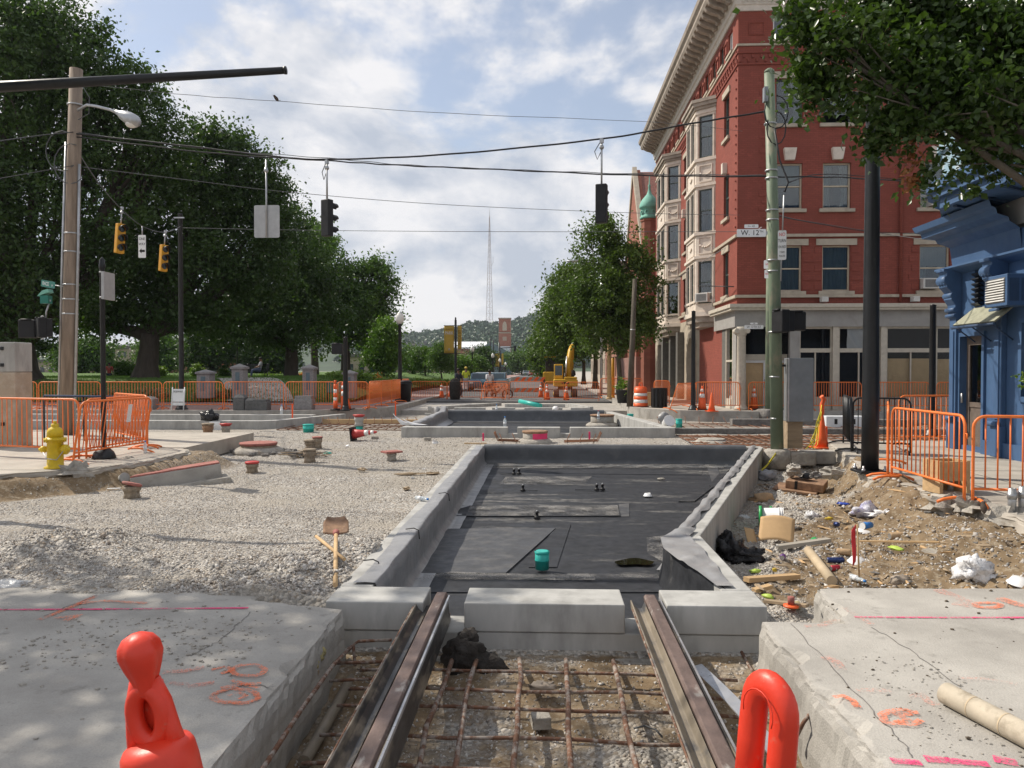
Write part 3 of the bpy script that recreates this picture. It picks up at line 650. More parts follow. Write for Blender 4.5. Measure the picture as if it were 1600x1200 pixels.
TB('end_wall', B().bx(-1.6, 1.6, 5.552, 5.92, -.8, -.215), 'form_concrete', bevel=.012)
for i, (x0, x1) in enumerate([(-1.6, -.88), (-.58, .585), (.885, 1.6)]): TB('end_wall_block', B().bx(x0, x1, 5.54, 5.935, -.211, 0), 'form_concrete', bevel=.009)
TB('footing', B().bx(-1.42, 1.44, 5.40, 5.545, -.8, -.375), 'rubble', bevel=.01)
TB('form_board', B().bx(-.62, 1.0, 5.375, 5.397, -.53, -.40), 'lumber_dirty')
# membrane floor with patches
mat('sheet_black', (.055, .057, .062), rough=.6, var=.2, scale=4, bump=.3, bs=20, bd=.006, coord='world', c2=(.13, .125, .12), c2lo=.5, c2hi=.75)
fl = [(-1.335, 5.95), (1.35, 5.95), (1.35, 7.95), (4.5, 16.98), (-1.335, 16.98)]
fo = TB('membrane_floor', B().prism(fl, -.44, -.40), 'membrane')
def patch(px, z, m='membrane', name='membrane_patch'):
    pts = [G(x, y, z) for x, y in px]; pl = [(p.x, p.y) for p in pts]
    a = sum(pl[i][0]*pl[(i+1) % len(pl)][1]-pl[(i+1) % len(pl)][0]*pl[i][1] for i in range(len(pl)))
    if a < 0: pl.reverse()
    return TB(name, B().prism(pl, -.402, z), m)
for i, px in enumerate([[(755, 728), (1120, 728), (1130, 722), (752, 722)], [(875, 730), (1100, 731), (1096, 742), (868, 740)], [(755, 742), (787, 740), (787, 770), (750, 770)], [(967, 788), (983, 786), (983, 807), (965, 807)],
        [(868, 822), (892, 819), (870, 886), (826, 886)], [(640, 896), (1040, 897), (1060, 925), (628, 925)], [(1105, 730), (1122, 730), (1126, 755), (1113, 756)], [(1132, 730), (1142, 730), (1116, 762), (1108, 758)],
        [(718, 790), (965, 788), (970, 806), (712, 806)], [(640, 895), (790, 895), (868, 825), (700, 826), (660, 870)], [(1085, 760), (1115, 760), (1085, 783), (1060, 783)]]):
    patch(px, -.3965+.0016*i, 'membrane' if i % 3 else 'sheet_black')
# dust film where water has dried
def dust(px, z):
    pts = [G(x, y, z) for x, y in px]; o = TB('dust_stain', B().prism([(p.x, p.y) for p in pts][::-1], z-.0005, z), 'dust_spray')
m_spray('dust_spray', (.36, .345, .325), .64)
for i, px in enumerate([[(735, 720), (1150, 720), (1130, 731), (750, 731)], [(735, 790), (965, 789), (968, 805), (728, 806)], [(1010, 840), (1050, 835), (1040, 880), (1012, 865)], [(790, 745), (925, 744), (915, 755), (780, 757)], [(860, 896), (1060, 897), (1060, 903), (850, 903)], [(640, 905), (700, 893), (930, 900), (930, 906)]]):
    dust(px, -.366+.0012*i)
# puddle
pd = NT('puddle'); pd.bs.inputs['Base Color'].default_value = (.012, .010, .006, 1); pd.set(.04, 0, .5)
TB('puddle', B().add([(G(991+31*math.cos(a), 878+5*math.sin(a)*(1+.3*math.sin(3*a)), -.372)) for a in [i*2*math.pi/24 for i in range(24)]][::-1], [tuple(range(24))]), 'puddle')
# up-turned membrane along the left wall: over the coping, down the face, coved onto the floor
def lsheet(u, v):
    y = 5.98+u*10.9; k = mn.noise(Vector((y*1.3, v*2, 4)))*.02; k2 = mn.noise(Vector((y*3, v*5, 9)))*.012
    prof = [(-1.50, .012), (-1.40, .018), (-1.325, .012), (-1.30, -.05), (-1.305, -.2), (-1.30, -.33), (-1.25, -.385), (-1.10, -.385)]
    q = v*(len(prof)-1); i = min(int(q), len(prof)-2); f = q-i; x = prof[i][0]*(1-f)+prof[i+1][0]*f; z = prof[i][1]*(1-f)+prof[i+1][1]*f
    wob = (1-v)**2
    return (x+k*(.4+wob*1.2)+k2+(.02*math.sin(y*2.1) if i < 2 else 0), y, z+abs(k)*.5*(1 if v < .4 else .2)+k2*.3)
TB('membrane_upturn', B().grid(130, 22, lsheet), 'sheet_grey')
def rsheet(pa, pb, seed, n, lip=.16, amp=.03):
    pa = Vector(pa); pb = Vector(pb); t = (pb-pa).normalized(); nr = Vector((-t.y, t.x))  # towards the inside (left of travel)
    def f(u, v):
        q = pa.lerp(pb, u); s = (pb-pa).length*u
        prof = [(-lip*(1+.4*mn.noise(Vector((s*2.2, 0, seed)))), .02), (-.07, .045), (.01, .02), (.03, -.06), (.028, -.2), (.035, -.33), (.08, -.385), (.2, -.388)]
        w = v*(len(prof)-1); i = min(int(w), len(prof)-2); ff = w-i; a = prof[i][0]*(1-ff)+prof[i+1][0]*ff; z = prof[i][1]*(1-ff)+prof[i+1][1]*ff
        k = mn.noise(Vector((s*3.1, v*3, seed)))*amp; e = (1-v)**2
        z += max(-.012, k*1.2*e+.016*e*math.sin(s*7.0+2*mn.noise(Vector((s, 0, seed))))); p = q+nr*(a+k*.6)
        return (p.x, p.y, max(z, -.392) if v > .3 else max(z, .006))
    return B().grid(n, 22, f)
def prejoin(p): return p
TB('membrane_upturn', rsheet((1.36, 7.95), (4.50, 16.9), 2, 120, .12, .018), 'sheet_grey')
# at the jog the sheet wraps a curve down to the front corner
def jog(u, v):
    pts = [(1.40, 5.97), (1.30, 6.5), (1.22, 7.0), (1.17, 7.45), (1.20, 7.75), (1.36, 7.98)]
    q = u*(len(pts)-1); i = min(int(q), len(pts)-2); f = q-i; x = pts[i][0]*(1-f)+pts[i+1][0]*f; y = pts[i][1]*(1-f)+pts[i+1][1]*f
    z = .01-v*.41; k = mn.noise(Vector((y*3, v*2.5, 7)))*.012
    return (x-v*v*.05+k, y, z)
TB('membrane_upturn', B().grid(40, 12, jog), 'membrane')
def jogtop(u, v):
    y = 5.99+u*2.1; x0 = [1.36, 1.30, 1.20, 1.14, 1.18, 1.40]; q = u*5; i = min(int(q), 4); f = q-i; xa = x0[i]*(1-f)+x0[i+1]*f-.02
    xb = 1.47+.05*mn.noise(Vector((y*2, 3, 1)))+(.12*(u-.85)/.15 if u > .85 else 0); x = xa+(xb-xa)*v
    return (x, y, .022+.035*max(0, mn.noise(Vector((x*6, y*4, 5))))+(.05*math.exp(-((u-.93)/.06)**2)*math.sin(v*3.1)))
TB('membrane_flap', B().grid(60, 12, jogtop), 'sheet_grey')
# back wall sheet
def bsheet(u, v):
    x = -1.33+u*5.75; k = mn.noise(Vector((x*.9, v*2, 2)))*.03+mn.noise(Vector((x*2.5, v*4, 6)))*.012
    prof = [(17.18, .01), (17.08, .03), (16.99, .012), (16.95, -.05), (16.94, -.2), (16.93, -.33), (16.86, -.388), (16.55, -.392)]
    w = v*7; i = min(int(w), 6); f = w-i; y = prof[i][0]*(1-f)+prof[i+1][0]*f; z = prof[i][1]*(1-f)+prof[i+1][1]*f
    return (x, y+k*.5, z+(k*.35 if v < .3 else 0))
TB('membrane_upturn', B().grid(90, 22, bsheet), 'sheet_dark')
# loose flap in the near left corner, clamps and seam edges
p = G(590, 918, -.02); TB('membrane_flap', B().grid(8, 8, lambda u, v: (-1.24+u*.14*(1-v*.75)+.03*v, 6.02+u*.02, -.36+v*.33*(1-.3*u))), 'white_plastic', solid=.004)
for (x, y, a) in [(690, 775, .2), (640, 832, .2), (575, 882, .25)]:
    q = G(x, y, 0); TB('strap', B().tube([q+V(-.04, 0, .035), q+V(.05, -.02, .05), q+V(.10, -.03, .03), q+V(.11, -.04, -.06)], .006, 5), 'wire_black')
# things standing in the tray
def pipe_stub(px, py, z, r, h, label, sub=None, m='pipe_teal', cat='pipe'):
    q = G(px, py, z); t = T('pipe_stub', label, cat, q)
    O('pipe', B().lathe([(r*.97, 0), (r*.97, h*.45), (r*1.04, h*.46), (r*1.04, h*.52), (r, h*.56), (r, h), (r*.9, h), (r*.9, h*.3), (0, h*.3)], n=22), m, t)
    O('collar', B().lathe([(r*1.04, h*.86), (r*1.06, h*.88), (r*1.06, h*.98), (r*1.0, h*1.0)], n=22), m, t); return t
pipe_stub(847, 889, -.37, .073, .19, 'teal drain pipe stub standing on the black tray floor')
for i, (x, y, nm, dbl) in enumerate([(807, 741, 'small black drain clamp nearest the back sheet, left', 1), (817, 767, 'small black clamp with a tail of strap, mid left of tray', 0), (937, 766, 'double black clamp at the end of a long strap', 1), (839, 810, 'small black clamp alone in the middle of the tray', 0)]):
    q = G(x, y, -.385); t = T('drain_clamp', nm, 'clamp', q, group='clamps on the tray floor')
    for k in range(1+dbl):
        O('body', B().lathe([(.05, 0), (.035, .03), (.022, .04), (.022, .075), (.028, .078), (.028, .095), (0, .10)], (k*.10-.05*dbl, k*.03, 0), 12), 'black_plastic', t)
        O('bolt', B().cyl((k*.10-.05*dbl, k*.03, .095), .012, .02, 8), 'galv', t)
    O('strap', B().box((.13 if i == 1 else -.2, 0, .006), (.25 if i != 2 else .45, .02, .008)), 'black_plastic', t)
q = G(1012, 775, -.38); tag(O('bowl', B().lathe([(.075, 0), (.07, .006), (.045, .05), (.04, .05), (.062, .008), (.07, .004)], n=20), 'white_plastic', None, q), 'upturned white foam bowl on the tray floor', 'bowl')
q = G(1033, 750, -.38); tag(O('stone_chip', B().blob((0, 0, .02), (.08, .045, .025), 4, .3), 'rubble', None, q), 'tan stone chip lying far back on the tray floor', 'stone')
# ---------------------------------------------------------------- rails
def rail(name, x, label, flip, chm='rail_boot'):
    s = -1 if flip else 1
    t = T(name, label, 'rail', (x, 2.2, -.17)); L = V(0, 3.62, 0)
    # grooved girder rail: foot, web, head with running edge
    hd = [(-.042*s, .105), (-.046*s, .15), (-.034*s, .166), (.034*s, .166), (.046*s, .15), (.042*s, .105), (.012*s, .085), (.012*s, .02), (.07*s, .008), (.07*s, 0), (-.07*s, 0), (-.07*s, .008), (-.012*s, .02), (-.012*s, .085)]
    O('running_rail', B().ext(hd if s > 0 else hd[::-1], (0, 0, 0), (1, 0, 0), (0, 0, 1), L), 'rail_steel', t, bevel=.006)
    def prof(pr): return [(a*s, c) for a, c in (pr if s > 0 else pr[::-1])]
    L2 = V(0, 3.5, 0)
    O('guard_channel', B().ext(prof([(-.055, .148), (-.075, .10), (-.105, .098), (-.135, .125), (-.15, .16), (-.16, .158), (-.155, .10), (-.12, .03), (-.10, 0), (-.078, 0), (-.078, .07), (-.052, .11)]), (0, 0, 0), (1, 0, 0), (0, 0, 1), L2), chm, t, bevel=.008)
    O('rubber_boot', B().ext(prof([(.05, .155), (.062, .152), (.072, .06), (.085, .0), (.085, -.012), (-.11, -.012), (-.1, -.002), (.066, -.002), (.05, .09)]), (0, 0, 0), (1, 0, 0), (0, 0, 1), L2), 'rail_boot', t, bevel=.003)
    O('steel_edge', B().ext(prof([(.058, .160), (.070, .160), (.074, .145), (.062, .145)]), (0, .0, 0), (1, 0, 0), (0, 0, 1), V(0, 3.56, 0)), 'steel_strip', t)
    O('rust_edge', B().tube([(-.165*s, 0, .15), (-.165*s, 3.3, .15)], .006, 6), 'rust', t)
    return t
rail('tram_rail', -.78, 'rusty grooved tram rail on the left, with dark shiny channel', False)
rr = rail('tram_rail', .80, 'rusty grooved tram rail on the right, with dusty channel', False, 'rail_boot_dusty')
# bowed steel strap beside the right rail
pts = [Vector((1.0+.10*math.sin(i/14*math.pi)+.10*(i/14), 5.05-i*.19, -.26+.05*math.sin(i/14*3.1))) for i in range(15)]
b = B()
for i in range(14): pass
b.add([v for p in pts for v in (p+V(-.035, 0, .0), p+V(.035, 0, .02), p+V(.035, 0, .028), p+V(-.035, 0, .008))], [(4*i+j, 4*i+(j+1) % 4, 4*(i+1)+(j+1) % 4, 4*(i+1)+j) for i in range(14) for j in range(4)]+[(0, 1, 2, 3)])
tag(O('steel_strap', b, 'steel_strip', None), 'thin bowed steel strap lying along the right rail', 'steel strap')
# ---------------------------------------------------------------- reinforcing mat in the pit
rb = T('rebar_mat', 'rusty reinforcing mat tied in the pit between the two rails', 'rebar mat', (0, 4.2, -.4))
rg = rng(5)
for x in (-.64, -.46, -.155, .15, .475, .80):
    y1 = 5.28 if x > -.6 else 5.25; pts = [(x+rg.uniform(-.012, .012)+.008*math.sin(i*.8+x*7), y1-4.2-i*.34, .10+rg.uniform(-.01, .01)-(.03 if i > 3 else 0)) for i in range(7)]
    O('bar', B().tube(pts, .0165, 7), 'rust', rb)
for y in (5.13, 4.83, 4.57, 4.20, 3.88, 3.55, 3.2):
    O('cross_bar', B().tube([(-1.25+i*.36, y-4.2+.012*math.sin(i*1.7+y*5)-.010*i, .075+rg.uniform(-.006, .006)-(.015 if i in (0, 7) else 0)) for i in range(8)], .0115, 6), 'rust', rb)
def rebar(name, pts, r, label, m='rust', cat='rebar'): return tag(O(name, B().tube(pts, r, 7), m), label, cat)
rebar('rebar', [G(x, y, z) for x, y, z in [(405, 1210, -.12), (470, 1110, -.14), (520, 1040, -.17), (550, 1010, -.2)]], .013, 'long rusty bar leaning along the edge of the left slab')
rebar('rebar', [G(555, 1040, -.32), G(552, 1008, -.22), G(560, 1002, -.2), G(612, 1000, -.2)], .011, 'bent rusty bar turning a corner below the left wall block')
rebar('rebar', [G(520, 1036, -.24), G(600, 1034, -.24)], .011, 'short rusty cross bar upper left of the pit')
rebar('rebar', [G(514, 1064, -.3), G(585, 1060, -.3)], .010, 'short rusty cross bar lower left of the pit')
rebar('rebar', [G(1258, 1092, -.14), G(1268, 1112, -.16), G(1255, 1130, -.2), G(1240, 1160, -.35)], .011, 'hooked rusty bar sticking out under the right slab')
rebar('rebar', [G(1242, 1140, -.35), G(1262, 1170, -.38), G(1290, 1210, -.42)], .012, 'rusty bar running down beside the right slab foot')
rebar('rebar', [G(1153, 1008, -.32), G(1170, 1040, -.36), G(1195, 1075, -.4)], .011, 'rusty bar stuck in the rubble near the right slab')
b = B(); r = rng(9)
tag(O('steel_pipe', B().tube([G(475, 1190, -.42), G(510, 1130, -.42), G(555, 1050, -.40)], .035, 10), 'rail_boot_dusty'), 'dirty dark pipe lying in the left side of the pit', 'pipe')
st = T('form_stake', 'wooden stake topped with yellow foam beside the left slab', 'stake', G(490, 1105, -.42)); st.scale = (.8, .8, .72)
O('stake', B().box((0, 0, .16), (.09, .05, .34)), 'lumber_dirty', st); O('foam', B().blob((.0, .0, .37), (.05, .04, .05), 2, .4).blob((.02, .06, .42), (.04, .04, .05), 5, .4).blob((.03, .12, .44), (.045, .04, .05), 7, .4), 'foam', st)
tag(O('sandbag', B().blob((-.55, 5.30, -.30), (.15, .12, .13), 3, .32, (30, 20), 1.6).blob((-.40, 5.27, -.36), (.13, .09, .08), 8, .3, (24, 14), 1.6).blob((-.53, 5.36, -.19), (.07, .08, .06), 11, .35, (20, 14), 2), 'burlap'), 'crumpled black burlap sack beside the left rail end', 'sack')
tag(O('brick_block', B().box(G(845, 1126, -.43), (.115, .10, .075), .15), 'rubble', bevel=.008), 'grey concrete block under the middle of the rebar mat', 'block')
tag(O('crushed_cup', B().blob(G(848, 1073, -.36), (.085, .04, .03), 6, .5, (14, 9), 2.4), 'cast_tan'), 'crushed tan paper cup lying in the rebar mat', 'litter')
tag(O('paper_tag', B().box(G(561, 1075, -.36), (.05, .03, .004), .4), 'white_plastic'), 'small white paper tag in the left of the pit', 'litter')
tag(O('cable_tie', B().tube([G(990, 1138, -.44), G(1008, 1134, -.42), G(1025, 1140, -.42), G(1035, 1152, -.44)], .006, 5), 'wire_grey'), 'curved scrap of grey cable beside the right rail', 'cable')
# ---------------------------------------------------------------- second tray beyond
t2 = T('track_tray', 'wide shallow concrete tray with grey sheet, across the junction', 'track tray', (0, 22.4, -.3)); T2 = V(0, -22.4, .3)
def A2(name, b, m, **k): return O(name, b, m, t2, T2, **k)
for x0, x1 in [(-4.2, -1.06), (-.78, .48), (.76, 3.8)]: A2('wall_block', B().bx(x0, x1, 22.4, 22.75, -.4, 0), 'form_concrete', bevel=.015)
A2('wall_base', B().bx(-1.06, .76, 22.41, 22.74, -.41, -.19), 'form_concrete')
A2('side_wall', B().prism([(-4.2, 22.752), (-3.9, 22.752), (-3.9, 31.2), (-4.2, 31.2)], -.7, -.005), 'form_concrete', bevel=.015)
A2('side_wall', B().prism([(3.8, 22.752), (3.8, 23.0), (2.75, 31.2), (2.45, 31.2), (3.5, 22.752)], -.7, -.005), 'form_concrete', bevel=.015)
A2('floor', B().prism([(-3.89, 22.76), (3.45, 22.76), (2.44, 31.1), (-3.89, 31.1)], -.5, -.42), 'membrane')
def b2(u, v):
    x = -3.88+u*6.3; k = mn.noise(Vector((x*.8, v*2, 12)))*.05
    prof = [(31.15, .06), (31.0, .07), (30.9, .02), (30.86, -.2), (30.8, -.38), (30.5, -.41)]; q = v*5; i = min(int(q), 4); f = q-i
    return (x, prof[i][0]*(1-f)+prof[i+1][0]*f+k*.5, prof[i][1]*(1-f)+prof[i+1][1]*f+(k if v < .4 else 0))
A2('membrane_upturn', B().grid(70, 16, b2), 'sheet_dark')
def l2(u, v):
    y = 23+u*8; k = mn.noise(Vector((y*.8, v*2, 22)))*.05; prof = [(-4.15, .03), (-3.95, .04), (-3.87, -.05), (-3.86, -.3), (-3.6, -.41)]; q = v*4; i = min(int(q), 3); f = q-i
    return (prof[i][0]*(1-f)+prof[i+1][0]*f+k*.5, y, prof[i][1]*(1-f)+prof[i+1][1]*f+(abs(k) if v < .5 else 0)+(.18*sst(.93, 1, u)*(1-v) if v < .4 else 0))
A2('membrane_upturn', B().grid(40, 12, l2), 'sheet_grey')
for i, (px, py, h) in enumerate([(640, 655, .35), (655, 660, .2)]):
    q = P(px, py, 22.9); A2('membrane_flap', B().grid(6, 8, lambda u, v: (q.x-.25+u*.5*(1-.6*v)-.25*v, q.y+.2*u, .02+h*v*(1-u*.7))), 'white_plastic', solid=.01)
A2('membrane_flap', B().tube([P(685, 655, 30.9)+V(0, 0, -.1), P(685, 645, 30.9), P(681, 636, 30.9)], [.2, .16, .1], 10), 'sheet_grey')
# wall of the tray that follows, north of the junction
t3 = T('track_tray', 'low concrete tray walls beyond the grey sheet, near the far barriers', 'track tray', (0, 33.2, -.2)); T3 = V(0, -33.2, .2)
for (x0, x1) in [(-4.9, -4.2), (-3.9, -2.55), (-2.25, -1.25), (-.85, .8), (1.15, 2.0)]: O('wall_block', B().bx(x0, x1, 33.2, 33.5, -.32, .04), 'form_concrete', t3, T3, bevel=.02)
O('base', B().bx(-5.2, 2.0, 33.22, 33.48, -.33, -.22), 'form_concrete', t3, T3)
O('far_wall', B().bx(-1.85, 1.0, 36.2, 36.5, -.3, .06), 'form_concrete', t3, T3); O('side_wall', B().prism([(1.9, 33.51), (2.15, 33.51), (1.3, 37), (1.0, 37)], -.3, .07), 'form_concrete', t3, T3)
O('side_wall', B().prism([(-5.1, 33.51), (-4.9, 33.51), (-2.1, 38), (-2.4, 38)], -.3, .05), 'form_concrete', t3, T3)
# platform walls on the left, across the side street
t4 = T('track_tray', 'pair of parallel grey concrete form walls on the left beyond the gravel', 'track tray', (-13, 25, -.3)); T4 = V(13, -25, .3)
O('front_wall', B().prism([(-40, 24.9), (-9.35, 24.9), (-8.9, 25.15), (-7.55, 29.0), (-7.8, 29.1), (-9.1, 25.4), (-9.5, 25.2), (-40, 25.2)], -.5, .0), 'form_concrete', t4, T4, bevel=.02)
O('back_wall', B().bx(-40, -8.5, 28.0, 28.3, -.5, .02), 'form_concrete', t4, T4, bevel=.02); O('floor', B().prism([(-40, 25.2), (-9.5, 25.2), (-8.6, 27.98), (-40, 27.98)], -.5, -.32), 'membrane', t4, T4)
# ---------------------------------------------------------------- far rebar mats in the cross street
def far_mat(label, x0, x1, y0, y1, nx, ny, z, skew=0, seed=1, hooks=True):
    t = T('rebar_mat', label, 'rebar mat', ((x0+x1)/2, (y0+y1)/2, z)); r = rng(seed); O0 = Vector(t.location)
    for i in range(ny):
        y = y0+(y1-y0)*i/(ny-1); O('bar', B().tube([Vector((x0+(x1-x0)*k/4, y+skew*k/4+r.uniform(-.02, .02), z+.06+r.uniform(-.02, .02)))-O0 for k in range(5)], .014, 5), 'rust_far', t)
    for i in range(nx):
        x = x0+(x1-x0)*i/(nx-1); pts = [Vector((x+r.uniform(-.04, .04), y0-.1, z+.08))-O0, Vector((x+r.uniform(-.04, .04), (y0+y1)/2+skew*i/nx, z+.09))-O0, Vector((x, y1+skew*i/nx, z+.08))-O0]
        if hooks: pts.append(pts[-1]+V(r.uniform(-.15, .05), .05, .22))
        O('cross_bar', B().tube(pts, .012, 5), 'rust_far', t)
far_mat('dense rusty reinforcing mat on the ground right of the green pole', 3.9, 11.5, 18.1, 22.8, 26, 15, -.31, .5, 2, False)
far_mat('rusty mat with upright hooks left of the far tray', -8.6, -4.5, 24.4, 27.2, 14, 5, -.32, .2, 3)
far_mat('rusty mat with hooks at the right, below the storefront', 4.2, 13.5, 25.2, 28.3, 20, 5, -.33, 0, 4)
tc = T('rebar_cage', 'small rusty rebar cage around the pink topped manhole', 'rebar cage', (.1, 20.9, -.28))
for s in (-1, 1):
    for k in range(3): O('bar', B().tube([(s*.45, -.25+k*.25, .02), (s*1.35, -.25+k*.25, .05), (s*1.45, -.25+k*.25, .28)], .013, 5), 'rust_far', tc)
    for k in range(3): O('cross_bar', B().tube([(s*(.5+k*.36), -.35, .03), (s*(.55+k*.36), .35, .05), (s*(.62+k*.36), .4, .2)], .012, 5), 'rust_far', tc)
tag(O('timber_form', B().bx(-8.4, -3.9, 27.6, 27.75, -.34, -.12), 'lumber'), 'long pale timber form board beyond the left rebar mat', 'timber')
tag(O('concrete_beam', B().bx(3.9, 16, 23.8, 24.1, -.4, -.12), 'rubble_dark', bevel=.02), 'long low dark concrete beam behind the green pole', 'beam')
tag(O('concrete_beam', B().bx(6.6, 13, 27.2, 27.6, -.4, -.05), 'rubble_dark', bevel=.02), 'low dark concrete beam in front of the storefront barriers', 'beam')
# ================================================================ buildings
class Bld:
    def __init__(s, name, label, cat, loc, group=None): s.r = T(name, label, cat, loc, 0, group); s.o = -Vector(loc)
    def p(s, name, b, m, **k): return O(name, b, m, s.r, s.o, **k)
    def sub(s, par, name, b, m, **k): return O(name, b, m, par, None, **k)
def facade(o, u, n, w, h, ops, depth):
    """wall with rectangular openings; o bottom corner, u along, n outward; ops = (u0,u1,v0,v1)"""
    o = Vector(o); u = Vector(u); n = Vector(n); v = Vector((0, 0, 1)); b = B()
    us = sorted({0, w}|{q for a in ops for q in a[:2]}); vs = sorted({0, h}|{q for a in ops for q in a[2:]})
    for i in range(len(us)-1):
        for j in range(len(vs)-1):
            cu = (us[i]+us[i+1])/2; cv = (vs[j]+vs[j+1])/2
            if any(a[0] < cu < a[1] and a[2] < cv < a[3] for a in ops): continue
            q = [o+u*x+v*y for x, y in ((us[i], vs[j]), (us[i+1], vs[j]), (us[i+1], vs[j+1]), (us[i], vs[j+1]))]
            b.quad(*q)
    for a in ops:
        c = [o+u*x+v*y for x, y in ((a[0], a[2]), (a[1], a[2]), (a[1], a[3]), (a[0], a[3]))]
        for i in range(4): b.quad(c[i], c[(i+1) % 4], c[(i+1) % 4]-n*depth, c[i]-n*depth)
    return b
def obx(b, o, u, n, u0, u1, v0, v1, d0, d1):
    """box in facade coordinates; d measured outward"""
    o = Vector(o); u = Vector(u); n = Vector(n); v = Vector((0, 0, 1))
    vs = [o+u*x+v*y+n*d for d in (d0, d1) for y in (v0, v1) for x in (u0, u1)]
    return b.add(vs, [(0, 2, 3, 1), (4, 5, 7, 6), (0, 1, 5, 4), (2, 6, 7, 3), (0, 4, 6, 2), (1, 3, 7, 5)])
def window(bl, o, u, n, u0, u1, v0, v1, fm='frame_green', depth=.18, fw=.06, style='hung', curtain=None, blind=0, ac=False, gm='glass', open_=False, seed=0):
    f = B(); d1, d0 = -depth+.05, -depth-.03
    for a in ((u0, u0+fw, v0, v1), (u1-fw, u1, v0, v1), (u0+fw, u1-fw, v0, v0+fw), (u0+fw, u1-fw, v1-fw, v1)): obx(f, o, u, n, *a, d0, d1)
    if style == 'hung': obx(f, o, u, n, u0+fw, u1-fw, (v0+v1)/2-fw*.4, (v0+v1)/2+fw*.4, d0+.02, d1-.01)
    if style == 'split': obx(f, o, u, n, (u0+u1)/2-fw*.5, (u0+u1)/2+fw*.5, v0+fw, v1-fw, d0+.01, d1)
    wf = bl.p('window', f, fm)
    def pane(a, c, e, g, dd): bl.sub(wf, 'pane', obx(B(), o, u, n, a, c, e, g, dd-.006, dd), gm)
    if style == 'split': pane(u0+fw, (u0+u1)/2, v0+fw, v1-fw, -depth+.01); pane((u0+u1)/2, u1-fw, v0+fw, v1-fw, -depth+.01)
    else:
        m = (v0+v1)/2; pane(u0+fw, u1-fw, m, v1-fw, -depth+.015); pane(u0+fw, u1-fw, (v0+fw) if not (ac or open_) else v0+(m-v0)*.42, m, -depth)
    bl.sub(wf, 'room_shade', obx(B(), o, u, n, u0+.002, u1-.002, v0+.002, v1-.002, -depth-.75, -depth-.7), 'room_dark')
    if curtain:
        o_ = Vector(o); uu = Vector(u); nn = Vector(n); r = rng(seed)
        for side in ('L', 'R'):
            if side not in curtain: continue
            def fn(s, t, side=side):
                wd = (u1-u0)*(.46 if 'F' in curtain else .34)*(1-.45*max(0, (.75-abs(t-.35)))*(0 if 'F' in curtain else 1)); x = u0+fw+s*wd if side == 'L' else u1-fw-s*wd
                return o_+uu*x+Vector((0, 0, v0+fw+(v1-v0-2*fw)*t))+nn*(-depth-.08+.025*math.sin(s*22+seed))
            bl.sub(wf, 'curtain', B().grid(26, 10, fn), 'curtain')
    if blind: bl.sub(wf, 'blind', obx(B(), o, u, n, u0+fw, u1-fw, v1-(v1-v0)*blind, v1-fw, -depth-.07, -depth-.06), 'curtain')
    if ac:
        a = ac if isinstance(ac, float) else .1
        q = bl.sub(wf, 'air_conditioner', obx(B(), o, u, n, u0+a, u0+a+.62, v0+fw, v0+fw+.40, -depth-.1, .22), 'ac', bevel=.015)
        bl.sub(wf, 'air_conditioner_grille', obx(B(), o, u, n, u0+a+.07, u0+a+.55, v0+fw+.05, v0+fw+.35, .222, .228), 'ac_grille')
        bl.sub(wf, 'filler_panel', obx(B(), o, u, n, u0+fw, u1-fw, v0+fw+.41, v0+fw+.44, -depth-.02, -depth+.02), 'ac'); bl.sub(wf, 'filler_panel', obx(B(), o, u, n, u0+a+.63, u1-fw, v0+fw, v0+fw+.40, -depth-.02, -depth), 'kraft')
    return wf
# ---------------------------------------------------------------- red corner building
CX, CY = 7.55, 30.5; FW, SL, HT = 20.0, 22.0, 15.75
rb_ = Bld('corner_building', 'four storey red brick corner building with white bay windows and bracketed cornice', 'building', (CX, CY, .1))
U, NF = V(1, 0, 0), V(0, -1, 0); US, NS = V(0, 1, 0), V(-1, 0, 0); FO = V(CX, CY, 0); SO = V(CX, CY, 0)
cols = [(1.47, 2.50), (3.28, 4.36), (7.0, 8.15), (9.2, 10.3), (12, 13.1), (15, 16.1)]
rows = [(4.75, 6.53), (7.95, 9.73), (11.25, 13.0)]
tops = [(1.33, 2.50), (3.2, 4.36), (7.0, 8.15), (9.2, 10.3), (12, 13.1), (15, 16.1)]
H0 = 4.25
ops = [(a, c, z0-H0, z1-H0) for a, c in cols for z0, z1 in rows]+[(a, c, 14.5-H0, 15.38-H0) for a, c in tops]
fo = V(CX, CY, H0)
rb_.p('wall', facade(fo, U, NF, FW, HT-H0, ops, .22), 'brick')
r = rng(3)
